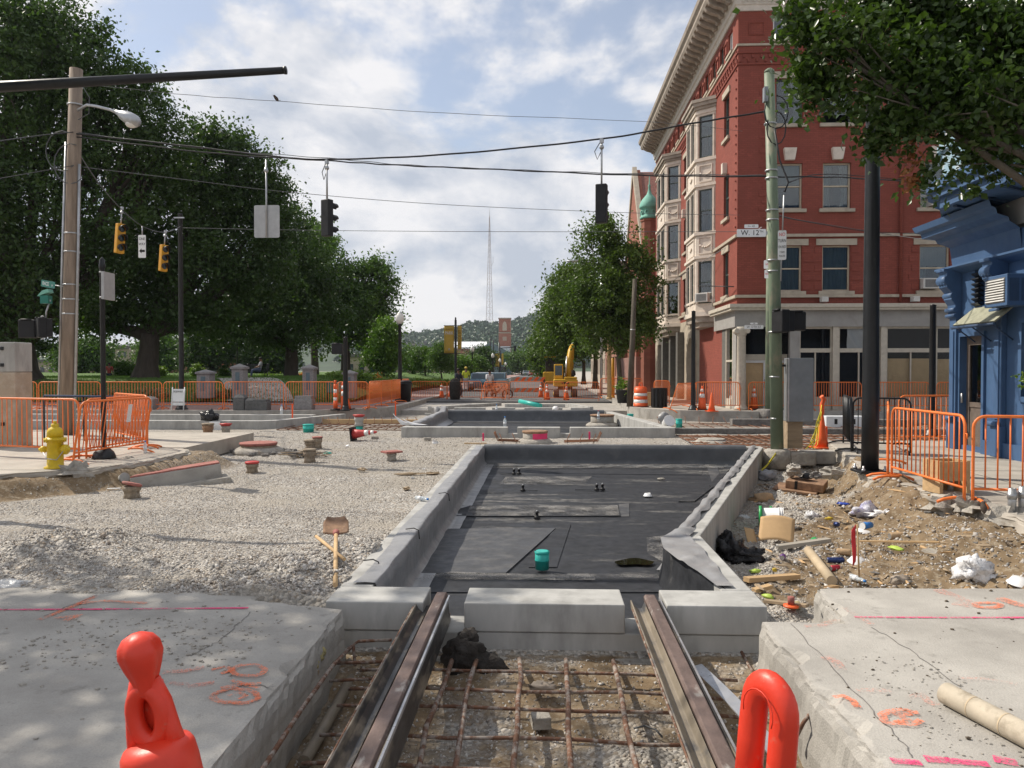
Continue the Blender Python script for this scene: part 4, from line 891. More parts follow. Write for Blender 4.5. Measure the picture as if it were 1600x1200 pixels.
for i, (a, c) in enumerate(cols):
    for j, (z0, z1) in enumerate(rows):
        cur = {(0, 0): 'LRF', (1, 0): 'LRF', (0, 1): None, (1, 1): 'LR', (0, 2): 'R', (1, 2): None}.get((i, j), r.choice([None, 'LR', 'L']))
        window(rb_, FO, U, NF, a, c, z0, z1, 'frame_cream' if j < 2 else 'frame_green', .16, .065, 'hung', cur, .45 if (i, j) in ((0, 1), (2, 0), (2, 1)) else 0, ac=(.05 if (i, j) == (2, 0) else .35) if (i, j) in ((2, 0), (2, 1)) else False, open_=(i, j) == (1, 2), seed=i*3+j)
        b = B(); obx(b, FO, U, NF, a-.14, c+.14, z0-.14, z0-.003, -.02, .10)
        rb_.p('sill', b, 'lime', bevel=.01)
        if j == 1:
            b = B(); m = (a+c)/2; b.add([FO+U*(m+x)+V(0, 0, z)+NF*d for x, z, d in [(-.18, z1+.10, 0), (.18, z1+.10, 0), (.24, z1+.55, 0), (-.24, z1+.55, 0), (-.18, z1+.10, .14), (.18, z1+.10, .14), (.24, z1+.55, .2), (-.24, z1+.55, .2)]], [(4, 5, 6, 7), (0, 4, 7, 3), (1, 2, 6, 5), (3, 7, 6, 2), (0, 1, 5, 4)]); rb_.p('keystone', b, 'terracotta_white')
        elif j == 2: rb_.p('lintel', obx(B(), FO, U, NF, a-.2, c+.2, z1+.003, z1+.26, -.02, .06), 'lime')
        else: rb_.p('lintel', obx(B(), FO, U, NF, a-.24, c+.24, z1+.003, z1+.25, -.02, .04), 'lime')
        for k in range(5 if j != 1 else 0):   # toothed brick quoins beside the openings
            for q0, q1 in ((a-.30-(.1 if k % 2 else 0), a-.05), (c+.05, c+.30+(.1 if k % 2 else 0))): rb_.p('quoin', obx(B(), FO, U, NF, q0, q1, z0+.05+k*.36, z0+.27+k*.36, -.01, .022), 'brick')
for i, (a, c) in enumerate(tops):
    window(rb_, FO, U, NF, a, c, 14.5, 15.38, 'frame_white', .14, .07, 'split', seed=i); rb_.p('sill', obx(B(), FO, U, NF, a-.15, c+.15, 14.4, 14.497, -.02, .12), 'lime')
for a, c in ((.4, 1.0), (5.0, 6.2)):
    for q in ((a, c, 14.70, 14.74), (a, c, 15.16, 15.20), (a, a+.04, 14.74, 15.16), (c-.04, c, 14.74, 15.16)): rb_.p('panel_trim', obx(B(), FO, U, NF, *q, -.01, .04), 'brick')
# string courses and dentil band, front and side
def band(z0, z1, d, m, name='string_course', side=True, front=True):
    if front: rb_.p(name, obx(B(), FO, U, NF, -d, FW, z0, z1, -.02, d), m)
    if side: rb_.p(name, obx(B(), SO, US, NS, .003, SL, z0, z1, -.02, d-.002), m)
band(4.50, 4.61, .10, 'lime'); band(6.86, 6.97, .10, 'lime'); band(14.28, 14.36, .06, 'lime'); band(13.55, 13.62, .05, 'brick'); band(14.0, 14.06, .05, 'brick')
for k in range(58): rb_.p('dentil', obx(B(), FO, U, NF, .02+k*.165, .10+k*.165, 13.66+(k % 2)*.16, 13.80+(k % 2)*.16, -.01, .05), 'brick')
for k in range(120): rb_.p('dentil', obx(B(), SO, US, NS, .06+k*.18, .15+k*.18, 13.66+(k % 2)*.16, 13.80+(k % 2)*.16, -.01, .05), 'brick_side')
for k in range(22): rb_.p('quoin', obx(B(), FO, U, NF, .95-(.12 if k % 2 else 0), 1.18, 7.05+k*.28, 7.2+k*.28, -.01, .02), 'brick')
# side wall with narrow windows
sw = [(1.40, 2.30), (10.6, 11.5), (18.6, 19.5)]
BAYS = [(3.9, 7.5), (12.5, 17.1)]
st_ = [.9+k*1.5 for k in range(14)]
sops = [(a, c, z0-H0, z1-H0) for a, c in sw for z0, z1 in rows]+[(a, a+.75, 14.5-H0, 15.38-H0) for a in st_]
rb_.p('wall', facade(V(CX, CY, H0), US, NS, SL, HT-H0, [(a, c, d, e) for a, c, d, e in sops], .2), 'brick_side')
for a, c in sw:
    for j, (z0, z1) in enumerate(rows):
        window(rb_, SO, US, NS, a, c, z0, z1, 'frame_green', .14, .06, 'hung', seed=j)
        b = obx(B(), SO, US, NS, a-.12, c+.12, z0-.13, z0-.003, -.02, .1); rb_.p('sill', b, 'lime')
        if j != 1: rb_.p('lintel', obx(B(), SO, US, NS, a-.16, c+.16, z1+.003, z1+.25, -.02, .06), 'lime')
        else: rb_.p('keystone', obx(B(), SO, US, NS, (a+c)/2-.13, (a+c)/2+.13, z1+.05, z1+.5, -.02, .2), 'terracotta_white', bevel=.03)
for k, a in enumerate(st_):
    window(rb_, SO, US, NS, a, a+.75, 14.5, 15.38, 'frame_white' if k == 0 else 'frame_green', .14, .06, 'split'); rb_.p('sill', obx(B(), SO, US, NS, a-.1, a+.85, 14.4, 14.497, -.02, .1), 'lime')
    a += .85
    for q in ((a, a+.5, 14.70, 14.74), (a, a+.5, 15.16, 15.20), (a, a+.04, 14.74, 15.16), (a+.46, a+.5, 14.74, 15.16)): rb_.p('panel_trim', obx(B(), SO, US, NS, *q, -.01, .05), 'brick_side')
for k in range(20): rb_.p('anchor', B().box((CX-.02, CY+.22, 7.3+k*.36), (.06, .08, .05)), 'brick_side')
# bays
def bay(y0, y1, z0, z1):
    pr = .72; ca = .62
    plan = [(CX, CY+y0), (CX-pr, CY+y0+ca), (CX-pr, CY+y1-ca), (CX, CY+y1)]
    segs = list(zip(plan, plan[1:]))
    def ringp(zz0, zz1, grow):
        g = grow; pl = [(CX+.02, CY+y0-g), (CX-pr-g*.9, CY+y0+ca-g*.4), (CX-pr-g*.9, CY+y1-ca+g*.4), (CX+.02, CY+y1+g)]
        return B().prism(pl[::-1], zz0, zz1)
    for (a, c) in segs:
        a = V(*a, 0); c = V(*c, 0); u = (c-a).normalized(); n = V(u.y, -u.x, 0) if V(u.y, -u.x, 0).x < 0 else V(-u.y, u.x, 0); wd = (c-a).length
        e = .14 if wd < 2 else .3; wops = []
        k = 1 if wd < 2 else 2
        for zz0, zz1 in rows:
            for i in range(k):
                s0 = e+(wd-2*e)*i/k+(.12 if i else 0); s1 = e+(wd-2*e)*(i+1)/k-(.12 if i < k-1 else 0); wops.append((s0, s1, zz0-.1, zz1))
        rb_.p('bay_wall', facade(a+V(0, 0, z0), u, n, wd, z1-z0, [(p, q, s-z0, t-z0) for p, q, s, t in wops], .12), 'terracotta_white')
        for i, (p, q, s, t) in enumerate(wops):
            window(rb_, a, u, n, p, q, s, t, 'frame_green', .09, .05, 'hung', 'L' if i % 3 == 1 else None, .3 if i % 3 == 2 else 0, ac=(.1 if wd < 2 and s < 5 and y0 < 5 and a.y < CY+5 and c.x < a.x else False), seed=i)
            rb_.p('pilaster', obx(B(), a, u, n, p-.10, p-.015, s, t, 0, .05), 'terracotta_white'); rb_.p('pilaster', obx(B(), a, u, n, q+.015, q+.10, s, t, 0, .05), 'terracotta_white')
        for zb in (6.85, 10.05):      # relief panels between the storeys
            for fr in ((e, wd-e, zb, zb+.05), (e, wd-e, zb+.72, zb+.77), (e, e+.05, zb+.05, zb+.72), (wd-e-.05, wd-e, zb+.05, zb+.72)): rb_.p('panel_trim', obx(B(), a, u, n, *fr, 0, .045), 'terracotta_white')
            bb = B()
            for k2 in range(5): bb.tube([a+u*(wd/2+(-.28+k2*.11))+n*.02+V(0, 0, zb+.42-.12*math.sin((k2)/5*3.14)), a+u*(wd/2+(-.17+k2*.11))+n*.02+V(0, 0, zb+.42-.12*math.sin((k2+1)/5*3.14))], .035, 6)
            rb_.p('swag', bb, 'terracotta_white')
    for zz0, zz1, g in [(z0-.02, z0+.18, .10), (z0+.6, z0+.70, .06), (6.66, 6.78, .09), (7.70, 7.84, .10), (9.86, 9.98, .10), (10.98, 11.12, .10), (13.1, 13.22, .06), (13.30, 13.42, .10), (13.42, 13.58, .20), (13.58, 13.72, .27)]:
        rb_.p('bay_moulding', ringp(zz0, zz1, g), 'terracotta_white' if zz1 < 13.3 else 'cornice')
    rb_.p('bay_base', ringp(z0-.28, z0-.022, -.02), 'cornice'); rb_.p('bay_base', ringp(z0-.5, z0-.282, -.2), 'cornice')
for y0, y1 in BAYS: bay(y0, y1, 4.1, 13.3)
# roof cornice with brackets, along both streets
cp = [(0, 15.62), (.06, 15.62), (.10, 15.80), (.16, 15.84), (.16, 16.1), (.22, 16.18), (.22, 16.5), (.98, 16.5), (1.05, 16.62), (1.05, 16.74), (1.16, 16.86), (1.2, 17.02), (0, 17.12)]
def corn(pr, m, name):
    a = [V(CX-d, CY-d, z) for d, z in pr]; e1 = [V(CX+FW, CY-d, z) for d, z in pr]; e2 = [V(CX-d, CY+SL, z) for d, z in pr]; k = len(pr)
    rb_.p(name, B().add(a+e1, [(i, k+i, k+(i+1), i+1) for i in range(k-1)]+[tuple(k+i for i in range(k))]), m)
    rb_.p(name, B().add(a+e2, [(i+1, k+i+1, k+i, i) for i in range(k-1)]+[tuple(reversed([k+i for i in range(k)]))]), m)
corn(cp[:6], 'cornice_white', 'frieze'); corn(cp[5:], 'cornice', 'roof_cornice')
bp = [(.0, 16.5), (.0, 16.10), (.14, 16.06), (.22, 16.16), (.5, 16.24), (.72, 16.36), (.80, 16.5)]
bm = None
for k in range(36):
    b = B().ext([(d, z) for d, z in bp], V(CX-.21, CY+.25+k*.6, 0), (-1, 0, 0), (0, 0, 1), V(0, .24, 0))
    rb_.p('bracket', b, 'cornice', bevel=.02)
for k in range(24):
    b = B().ext([(d, z) for d, z in bp], V(CX+.25+k*.72, CY-.21, 0), (0, -1, 0), (0, 0, 1), V(.24, 0, 0)); rb_.p('bracket', b, 'cornice', bevel=.02)
for k in range(60): rb_.p('dentil', obx(B(), FO, U, NF, .1+k*.2, .2+k*.2, 15.9, 16.04, .14, .21), 'cornice_white')
rb_.p('roof', B().prism([(CX, CY), (CX+FW, CY), (CX+FW, CY+SL), (CX, CY+SL)], 16.9, 17.05), 'dark_stone')
rb_.p('back_wall', B().bx(CX+.9, CX+FW-.01, CY+.95, CY+SL-.01, .1, 16.8), 'room_dark'); rb_.p('wall', B().bx(CX+.01, CX+FW, CY+SL-.3, CY+SL, .1, 16.85), 'brick_side')
rb_.p('dormer', B().prism([(CX+.4, CY+.5), (CX+3, CY+.5), (CX+3, CY+2.5), (CX+.4, CY+2.5)], 17.05, 18.6), 'roof_tile')
# ground floor shop front, front face
rb_.p('shop_cornice', obx(B(), FO, U, NF, -.30, FW, 4.0, 4.10, -.02, .30), 'store_frame'); rb_.p('shop_cornice', obx(B(), FO, U, NF, -.35, FW, 4.10, 4.24, -.02, .36), 'store_frame')
rb_.p('shop_cornice', obx(B(), SO, US, NS, .003, 3.5, 4.0, 4.10, -.02, .298), 'store_frame'); rb_.p('shop_cornice', obx(B(), SO, US, NS, .003, 3.5, 4.10, 4.24, -.02, .358), 'store_frame')
rb_.p('fascia', obx(B(), FO, U, NF, -.1, FW, 3.36, 4.0, -.12, .10), 'fascia'); rb_.p('fascia', obx(B(), SO, US, NS, .003, 3.6, 3.36, 4.0, -.12, .098), 'fascia')
for u0 in (.15,):
    cl = rb_.p('column', B().lathe([(.26, .1), (.26, .2), (.2, .25), (.19, .35), (.165, 3.0), (.2, 3.06), (.2, 3.12), (.24, 3.2), (.24, 3.36)], (CX+.18, CY-.02, 0), 20), 'store_frame')
    for s in (-1, 1): rb_.sub(cl, 'volute', B().tube([(CX+.18+s*.2, CY-.2, 3.2), (CX+.18+s*.2, CY+.2, 3.2)], .1, 14), 'store_frame')
for a, c in ((2.05, 2.42), (3.70, 3.93), (5.54, 5.76), (9.6, 9.8), (13.3, 13.5)): rb_.p('pier', obx(B(), FO, U, NF, a, c, .1, 3.36, -.15, .06), 'store_frame' if a > 3 else 'fascia')
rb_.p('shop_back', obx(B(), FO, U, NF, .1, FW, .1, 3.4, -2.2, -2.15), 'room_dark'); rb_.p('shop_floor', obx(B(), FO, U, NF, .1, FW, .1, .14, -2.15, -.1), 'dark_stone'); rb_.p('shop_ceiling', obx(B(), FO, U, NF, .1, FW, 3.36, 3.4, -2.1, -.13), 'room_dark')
def shop(u0, u1, kraft=0, trans=True, paper_full=False):
    f = B(); zt = 2.36
    for q in ((u0, u1, .1, .62), (u0, u1, zt, zt+.16), (u0, u1, 3.28, 3.36), (u0, u0+.04, .62, zt), (u1-.04, u1, .62, zt), (u0, u0+.04, zt+.16, 3.28), (u1-.04, u1, zt+.16, 3.28)): obx(f, FO, U, NF, *q, -.12, -.02)
    m = (u0+u1)/2; obx(f, FO, U, NF, m-.025, m+.025, .62, zt, -.11, -.04)
    w_ = rb_.p('shop_window', f, 'store_frame')
    for a, c in ((u0+.04, m-.025), (m+.025, u1-.04)): rb_.sub(w_, 'pane', obx(B(), FO, U, NF, a, c, .62, zt, -.085, -.08), 'glass_store')
    rb_.sub(w_, 'transom_pane', obx(B(), FO, U, NF, u0+.04, u1-.04, zt+.16, 3.28, -.085, -.08), 'glass_store')
    if kraft:
        o_ = FO
        rb_.sub(w_, 'paper_cover', B().grid(30, 12, lambda s, t: FO+U*(u0+(u1-u0)*s)+V(0, 0, .6+(kraft-.6)*t)+NF*(-.14-.03*abs(math.sin(s*7+t*2)))), 'kraft')
shop(2.44, 3.68); shop(3.95, 5.52); shop(5.78, 7.66, 2.12); shop(7.68, 9.58, 2.1); shop(9.82, 13.28, 2.1)
rb_.p('film_cover', B().grid(14, 14, lambda s, t: FO+U*(4.3+.75*s)+V(0, 0, 2.5+.8*t)+NF*(-.11-.03*math.sin(s*9+t*6))), 'clear_film')
# recessed corner entrance with papered doors
rb_.p('entrance_beam', obx(B(), FO, U, NF, .30, 2.15, 2.06, 2.30, -.75, -.60), 'store_frame'); rb_.p('entrance_glass', obx(B(), FO, U, NF, .30, 2.15, 2.30, 3.36, -.70, -.68), 'glass_store')
dr = rb_.p('door', obx(obx(obx(obx(obx(B(), FO, U, NF, .38, .48, .1, 2.06, -.72, -.62), FO, U, NF, 1.22, 1.36, .1, 2.06, -.72, -.62), FO, U, NF, 2.05, 2.15, .1, 2.06, -.72, -.62), FO, U, NF, .48, 1.22, 1.96, 2.06, -.71, -.63), FO, U, NF, 1.36, 2.05, 1.96, 2.06, -.71, -.63), 'frame_white')
rb_.sub(dr, 'paper_cover', obx(B(), FO, U, NF, .48, 1.22, .1, 1.96, -.70, -.68), 'kraft'); rb_.sub(dr, 'paper_cover', obx(B(), FO, U, NF, 1.36, 2.05, .1, 1.96, -.70, -.68), 'kraft'); rb_.sub(dr, 'handle', obx(B(), FO, U, NF, 1.25, 1.29, .95, 1.3, -.62, -.56), 'galv')
# ground floor, side street: show window, red panel, arched door, dark shop
f = B()
for q in ((.55, .63, .1, 3.36), (1.62, 1.72, .1, 3.36), (.63, 1.62, .1, .5), (.63, 1.62, 2.0, 2.08)): obx(f, SO, US, NS, *q, -.1, .02)
sw_ = rb_.p('shop_window', f, 'store_frame'); rb_.sub(sw_, 'pane', obx(B(), SO, US, NS, .63, 1.62, .5, 2.0, -.06, -.05), 'glass'); rb_.sub(sw_, 'pane', obx(B(), SO, US, NS, .63, 1.62, 2.08, 3.36, -.06, -.05), 'glass')
rb_.p('pier', obx(B(), SO, US, NS, 0.02, .54, .1, 3.36, -.2, .02), 'fascia'); rb_.p('pier', obx(B(), SO, US, NS, 1.73, 2.4, .1, 4.0, -.2, .02), 'dark_stone')
rb_.p('panel_wall', obx(B(), SO, US, NS, 2.4, 7.2, .1, 4.2, -.3, .0), 'brick_side')
ar = B(); segs = 14; yc = 8.9; rw = .85
for i in range(segs):
    a0 = math.pi*i/segs; a1 = math.pi*(i+1)/segs
    ar.add([SO+US*(yc+rr*math.cos(a))+V(0, 0, 2.45+rr*math.sin(a))+NS*d for a in (a0, a1) for rr in (rw, rw+.32) for d in (-.15, .14)], [(0, 1, 3, 2), (4, 6, 7, 5), (1, 5, 7, 3), (0, 4, 5, 1), (2, 3, 7, 6)])
for s in (-1, 1): obx(ar, SO, US, NS, yc+s*1.01-.16, yc+s*1.01+.16, .1, 2.45, -.15, .14)
rb_.p('arched_doorway', ar, 'lime'); rb_.p('wall', facade(V(CX, CY+7.2, .1), US, NS, 14.8, 4.15, [(.9, 2.5, 0, 3.1), (4.6, 6.6, .3, 3.2), (7.2, 9.4, .3, 3.2), (10.4, 13.8, .5, 3.2)], .3), 'lime')
for a, c in ((11.85, 13.75), (14.45, 16.55), (17.65, 20.95)): rb_.p('shop_window', obx(B(), SO, US, NS, a, c, .4, 3.3, -.22, -.2), 'glass_dark')
rb_.p('door', obx(B(), SO, US, NS, 8.1, 9.7, .1, 3.2, -.4, -.35), 'door_brown')
for a in (11.6, 13.95, 16.8): rb_.p('pier', obx(B(), SO, US, NS, a-.28, a+.28, .1, 3.7, -.1, .35), 'dark_stone')
for u0, z in ((3.3, 4.30), (6.75, 4.30)): rb_.p('floodlight', obx(B(), FO, U, NF, u0-.15, u0+.1, z, z+.2, .1, .4), 'ac', bevel=.02)
rb_.p('downspout', B().tube([(CX+6.25, CY-.08, 4.3), (CX+6.25, CY-.08, 15.6)], .06, 8), 'brick')
rb_.p('flag_bracket', B().tube([V(CX-.1, CY+.1, 4.95), V(CX-.9, CY+3.0, 5.3)], .02, 6), 'black_paint')
# ---------------------------------------------------------------- church
ch = Bld('church', 'red sandstone church with steep gable behind the street trees', 'church', (7.2, 55, .1))
gx = 7.1
def gab(x, y0, y1, zb, ze, zr, wd): return B().ext([(y0, zb), (y1, zb), (y1, ze), ((y0+y1)/2, zr), (y0, ze)], (x, 0, 0), (0, 1, 0), (0, 0, 1), (wd, 0, 0))
ch.p('gable_wall', gab(gx, 54.6, 68.5, .1, 9.0, 17.5, .5), 'church')
ym = 61.55
for s in (-1, 1):
    e = V(0, s*7.1, -10.2); q = [V(gx-.12, ym, 17.75), V(gx-.12, ym+s*7.15, 8.95)]
    b = B().add([q[0], q[1], q[1]+V(0, 0, -.6), q[0]+V(0, 0, -.7), q[0]+V(.35, 0, 0), q[1]+V(.35, 0, 0), q[1]+V(.35, 0, -.6), q[0]+V(.35, 0, -.7)], [(0, 1, 2, 3), (4, 7, 6, 5), (0, 4, 5, 1), (3, 2, 6, 7), (1, 5, 6, 2)]); ch.p('coping', b, 'lime')
    ch.p('roof', B().quad(V(gx+.3, ym, 17.2), V(gx+18, ym, 17.2), V(gx+18, ym+s*7.3, 8.4), V(gx+.3, ym+s*7.3, 8.4)), 'roof_tile', solid=.15)
ch.p('nave_wall', B().bx(gx+.5, gx+18, 54.7, 68.4, .1, 8.7), 'church')
for k in range(3): ch.p('lancet_window', B().ext([(58.6+k*2.3, 4), (59.8+k*2.3, 4), (59.8+k*2.3, 8), (59.2+k*2.3, 9.2), (58.6+k*2.3, 8)], (gx-.03, 0, 0), (0, 1, 0), (0, 0, 1), (.2, 0, 0)), 'glass_dark')
for y in (55.4, 57.6, 66): ch.p('buttress', B().bx(gx-.5, gx-.002, y, y+.7, .1, 6.5), 'church')
ch.p('base_course', B().bx(gx-.62, gx-.004, 54.5, 68.6, .1, 2.6), 'church_pink')
ch.p('notice_board', B().bx(gx-.72, gx-.63, 55.6, 57.2, 1.0, 2.6), 'black_paint')
tx, ty = 7.30, 53.9
tu = ch.p('turret', B().lathe([(.56, .1), (.56, 11.9), (.62, 11.95), (.62, 12.1)], (tx, ty, 0), 8, smooth=False), 'church')
ch.p('turret_dome', B().lathe([(r_*.86, z_*.9+.76) for r_, z_ in [(.74, 12.6), (.78, 12.75), (.68, 12.8), (.68, 13.4), (.80, 13.45), (.82, 13.55), (.76, 13.8), (.60, 14.1), (.38, 14.35), (.2, 14.55), (.12, 14.8), (.08, 15.1), (.13, 15.2), (.05, 15.3), (.03, 15.9), (0, 15.95)]], (tx, ty, 0), 16), 'copper')
for k in range(8):
    a = R(22.5+45*k); ch.p('porthole', B().lathe([(.16, 0), (.16, .03), (.10, .035), (.1, .0)], V(tx+.585*math.cos(a), ty+.585*math.sin(a), 12.55), 10, Vector((math.cos(a), math.sin(a), 0)).to_track_quat('Z', 'Y').to_matrix()), 'copper')
# row of houses past the church
for i, (y0, y1, z, m, lb) in enumerate([(70, 77, 11, 'terracotta_white', 'white fronted row house past the church, behind street trees'), (77.2, 92, 12, 'brick_far', 'plain red brick row house farther up the street behind trees'), (92.2, 120, 10, 'tan_far', 'long tan building at the far end of the tree row')]):
    h = Bld('row_house', lb, 'house', (7.4, y0, .1)); ops = [(1+k*2.2, 2+k*2.2, .9+s*3.3, 2.9+s*3.3) for k in range(int((y1-y0-1)/2.2)) for s in range(3)]
    h.p('wall', facade(V(7.3, y0, .1), US, NS, y1-y0, z, ops, .25), m); h.p('cornice', B().bx(6.9, 7.6, y0, y1, z, z+.5), m); h.p('body', B().bx(7.62, 17, y0, y1, .1, z+.1), 'room_dark')
    for a in ops: h.p('window', obx(B(), V(7.3, y0, .1), US, NS, *a, -.25, -.2), 'glass_dark')
# ---------------------------------------------------------------- blue corner building
BX, BY = 8.75, 16.9
bb = Bld('corner_shop', 'blue painted corner shop with carved bracket, cornice and awning', 'building', (BX, BY, 0))
UB, NB = V(0, -1, 0), V(-1, 0, 0); BO = V(BX, BY, 0)     # u runs from the far corner towards the camera
def q(*a): return obx(B(), BO, UB, NB, *a)
bb.p('wall', facade(BO, UB, NB, 8, 4.3, [(.42, 1.22, .12, 2.38), (.87, 1.65, 2.97, 3.70), (2.45, 4.6, 1.2, 2.55), (5.2, 7.4, 1.0, 2.8)], .22), 'blue_paint')
bb.p('wall', B().bx(BX, BX+10, BY-.05, BY, 0, 11), 'blue_paint')
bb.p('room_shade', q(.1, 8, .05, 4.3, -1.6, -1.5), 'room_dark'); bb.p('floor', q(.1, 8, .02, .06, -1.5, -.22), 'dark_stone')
bb.p('plinth', q(.02, .38, .02, .42, 0, .10), 'blue_paint'); bb.p('plinth', q(1.28, 8, .02, .30, 0, .08), 'blue_paint')
# pilasters with scrolled caps
for u0 in (.10, 1.72):
    pi = bb.p('pilaster', q(u0, u0+.26, .42, 2.85 if u0 > 1 else 3.55, 0, .10), 'blue_paint', bevel=.01)
    bb.sub(pi, 'panel_trim', q(u0+.06, u0+.20, .75, 2.5, .101, .122), 'blue_paint'); bb.sub(pi, 'base', q(u0-.03, u0+.29, .02, .62, .002, .14), 'blue_paint', bevel=.02); bb.sub(pi, 'base_scroll', B().tube([BO+UB*(u0-.02)+V(-.17, 0, .66), BO+UB*(u0+.28)+V(-.17, 0, .66)], .05, 10), 'blue_paint')
for u0, z0 in ((.08, 2.75), (1.70, 2.75)):
    cp_ = bb.p('capital', B().ext([(0, z0), (.12, z0+.02), (.14, z0+.3), (.22, z0+.42), (.20, z0+.55), (.32, z0+.68), (.32, z0+.98), (.38, z0+1.0), (.38, z0+1.06), (0, z0+1.06)], BO+UB*u0, NB, (0, 0, 1), UB*.32), 'blue_paint', bevel=.012)
    for k, (d, z, rr) in enumerate([(.27, .82, .11), (.17, .50, .07), (.14, .2, .05), (.14, .08, .04)]): bb.sub(cp_, 'scroll', B().tube([BO+UB*(u0-.02)+NB*d+V(0, 0, z0+z), BO+UB*(u0+.34)+NB*d+V(0, 0, z0+z)], rr, 12), 'blue_paint')
    for k in range(3): bb.sub(cp_, 'rosette', B().blob(BO+UB*(u0+.06+k*.1)+NB*.33+V(0, 0, z0+.75), (.035, .035, .035), k, .2, (8, 5)), 'blue_paint')
# street door
bb.p('door_frame', obx(obx(obx(B(), BO, UB, NB, .34, .42, .1, 2.46, 0, .05), BO, UB, NB, 1.22, 1.30, .1, 2.46, 0, .05), BO, UB, NB, .42, 1.22, 2.38, 2.46, -.02, .049), 'blue_paint')
d_ = bb.p('door', obx(obx(obx(obx(obx(B(), BO, UB, NB, .42, .52, .12, 2.38, -.16, -.10), BO, UB, NB, 1.12, 1.22, .12, 2.38, -.16, -.10), BO, UB, NB, .52, 1.12, 2.2, 2.38, -.16, -.10), BO, UB, NB, .52, 1.12, .12, .30, -.16, -.10), BO, UB, NB, .52, 1.12, .92, 1.02, -.16, -.10), 'door_brown')
bb.sub(d_, 'pane', q(.52, 1.12, 1.02, 2.2, -.14, -.13), 'glass'); bb.sub(d_, 'lower_panel', q(.52, 1.12, .30, .92, -.15, -.12), 'door_brown'); bb.sub(d_, 'handle', B().tube([BO+UB*.47+V(-.02, 0, 1.0), BO+UB*.47+V(-.02, 0, 1.2)], .02, 6), 'galv'); bb.sub(d_, 'paper_cover', q(.56, 1.08, 1.06, 2.1, -.155, -.15), 'curtain')
# awning
aw = B(); aw.add([BO+UB*a+NB*d+V(0, 0, z) for a, d, z in [(.85, .42, 2.60), (2.3, .42, 2.60), (2.3, 0, 2.95), (.85, 0, 2.95)]], [(0, 1, 2, 3)]); ao = bb.p('awning', aw, 'awning', solid=.03)
bb.sub(ao, 'rail', B().tube([BO+UB*.83+NB*.43+V(0, 0, 2.54), BO+UB*2.32+NB*.43+V(0, 0, 2.54)], .03, 6), 'blue_dark')
for u0 in (.95, 1.5, 2.2): bb.sub(ao, 'strut', B().tube([BO+UB*u0+NB*.42+V(0, 0, 2.55), BO+UB*u0+NB*.02+V(0, 0, 2.25)], .015, 5), 'blue_dark')
# boxed air conditioner
ab = bb.p('air_conditioner_box', q(2.04, 2.75, 2.85, 3.42, 0, .46), 'blue_paint', bevel=.012); bb.sub(ab, 'recess', q(2.10, 2.69, 2.91, 3.36, .461, .466), 'ac_grille')
for k in range(9): bb.sub(ab, 'louvre', B().box((BX-.475, BY-2.395, 2.945+k*.047), (.02, .58, .024), 0, Matrix.Rotation(.5, 3, 'Y')), 'ac')
for k in range(2): bb.sub(ab, 'side_grille', B().bx(BX-.42+k*.21, BX-.25+k*.21, BY-2.757, BY-2.752, 2.93, 3.34), 'blue_dark')
for k in range(7): bb.p('louvre', B().box((BX-.02, BY-1.0, 3.0+k*.1), (.12, .25, .03), 0, Matrix.Rotation(.5, 3, 'Y')), 'black_paint')
# window with plants
for qq in ((2.40, 2.50, 1.12, 2.63), (4.55, 4.65, 1.12, 2.63), (2.5, 4.55, 1.10, 1.2), (2.5, 4.55, 2.55, 2.63)): bb.p('window_trim', q(*qq, -.02, .05), 'blue_paint')
bb.p('window_pane', q(2.5, 4.55, 1.2, 2.55, -.16, -.15), 'glass'); bb.p('neon_sign', B().tube([BO+UB*2.7+V(.1, 0, 2.4), BO+UB*2.7+V(.1, 0, 1.6), BO+UB*2.75+V(.1, 0, 1.5), BO+UB*2.82+V(.1, 0, 1.56), BO+UB*2.75+V(.1, 0, 1.64)], .015, 6), 'white_plastic')
# cornices stepped out over the street
def bcorn(pr, u0, u1, m, name):
    k = len(pr); a = [BO+UB*(u0)-V(0, -1, 0)*0+NB*d+V(0, d*.9, z) for d, z in pr]; c = [BO+UB*u1+NB*d+V(0, 0, z) for d, z in pr]
    bb.p(name, B().add(a+c, [(i, k+i, k+i+1, i+1) for i in range(k-1)]+[tuple(range(k))]), m)
    e = [V(BX+8, BY+d*.9, z) for d, z in pr]; bb.p(name, B().add(a+e, [(i+1, k+i+1, k+i, i) for i in range(k-1)]), m)
bcorn([(0, 3.70), (.22, 3.78), (.26, 3.82), (.26, 3.86), (0, 3.88)], 0, 8, 'blue_paint', 'lower_cornice')
bcorn([(0, 3.9), (.04, 4.3), (.12, 4.36), (.22, 4.42), (.25, 4.5), (.45, 4.56), (.47, 4.66), (.56, 4.70), (.6, 4.82), (.05, 4.95)], 0, 2.4, 'blue_paint', 'shop_cornice')
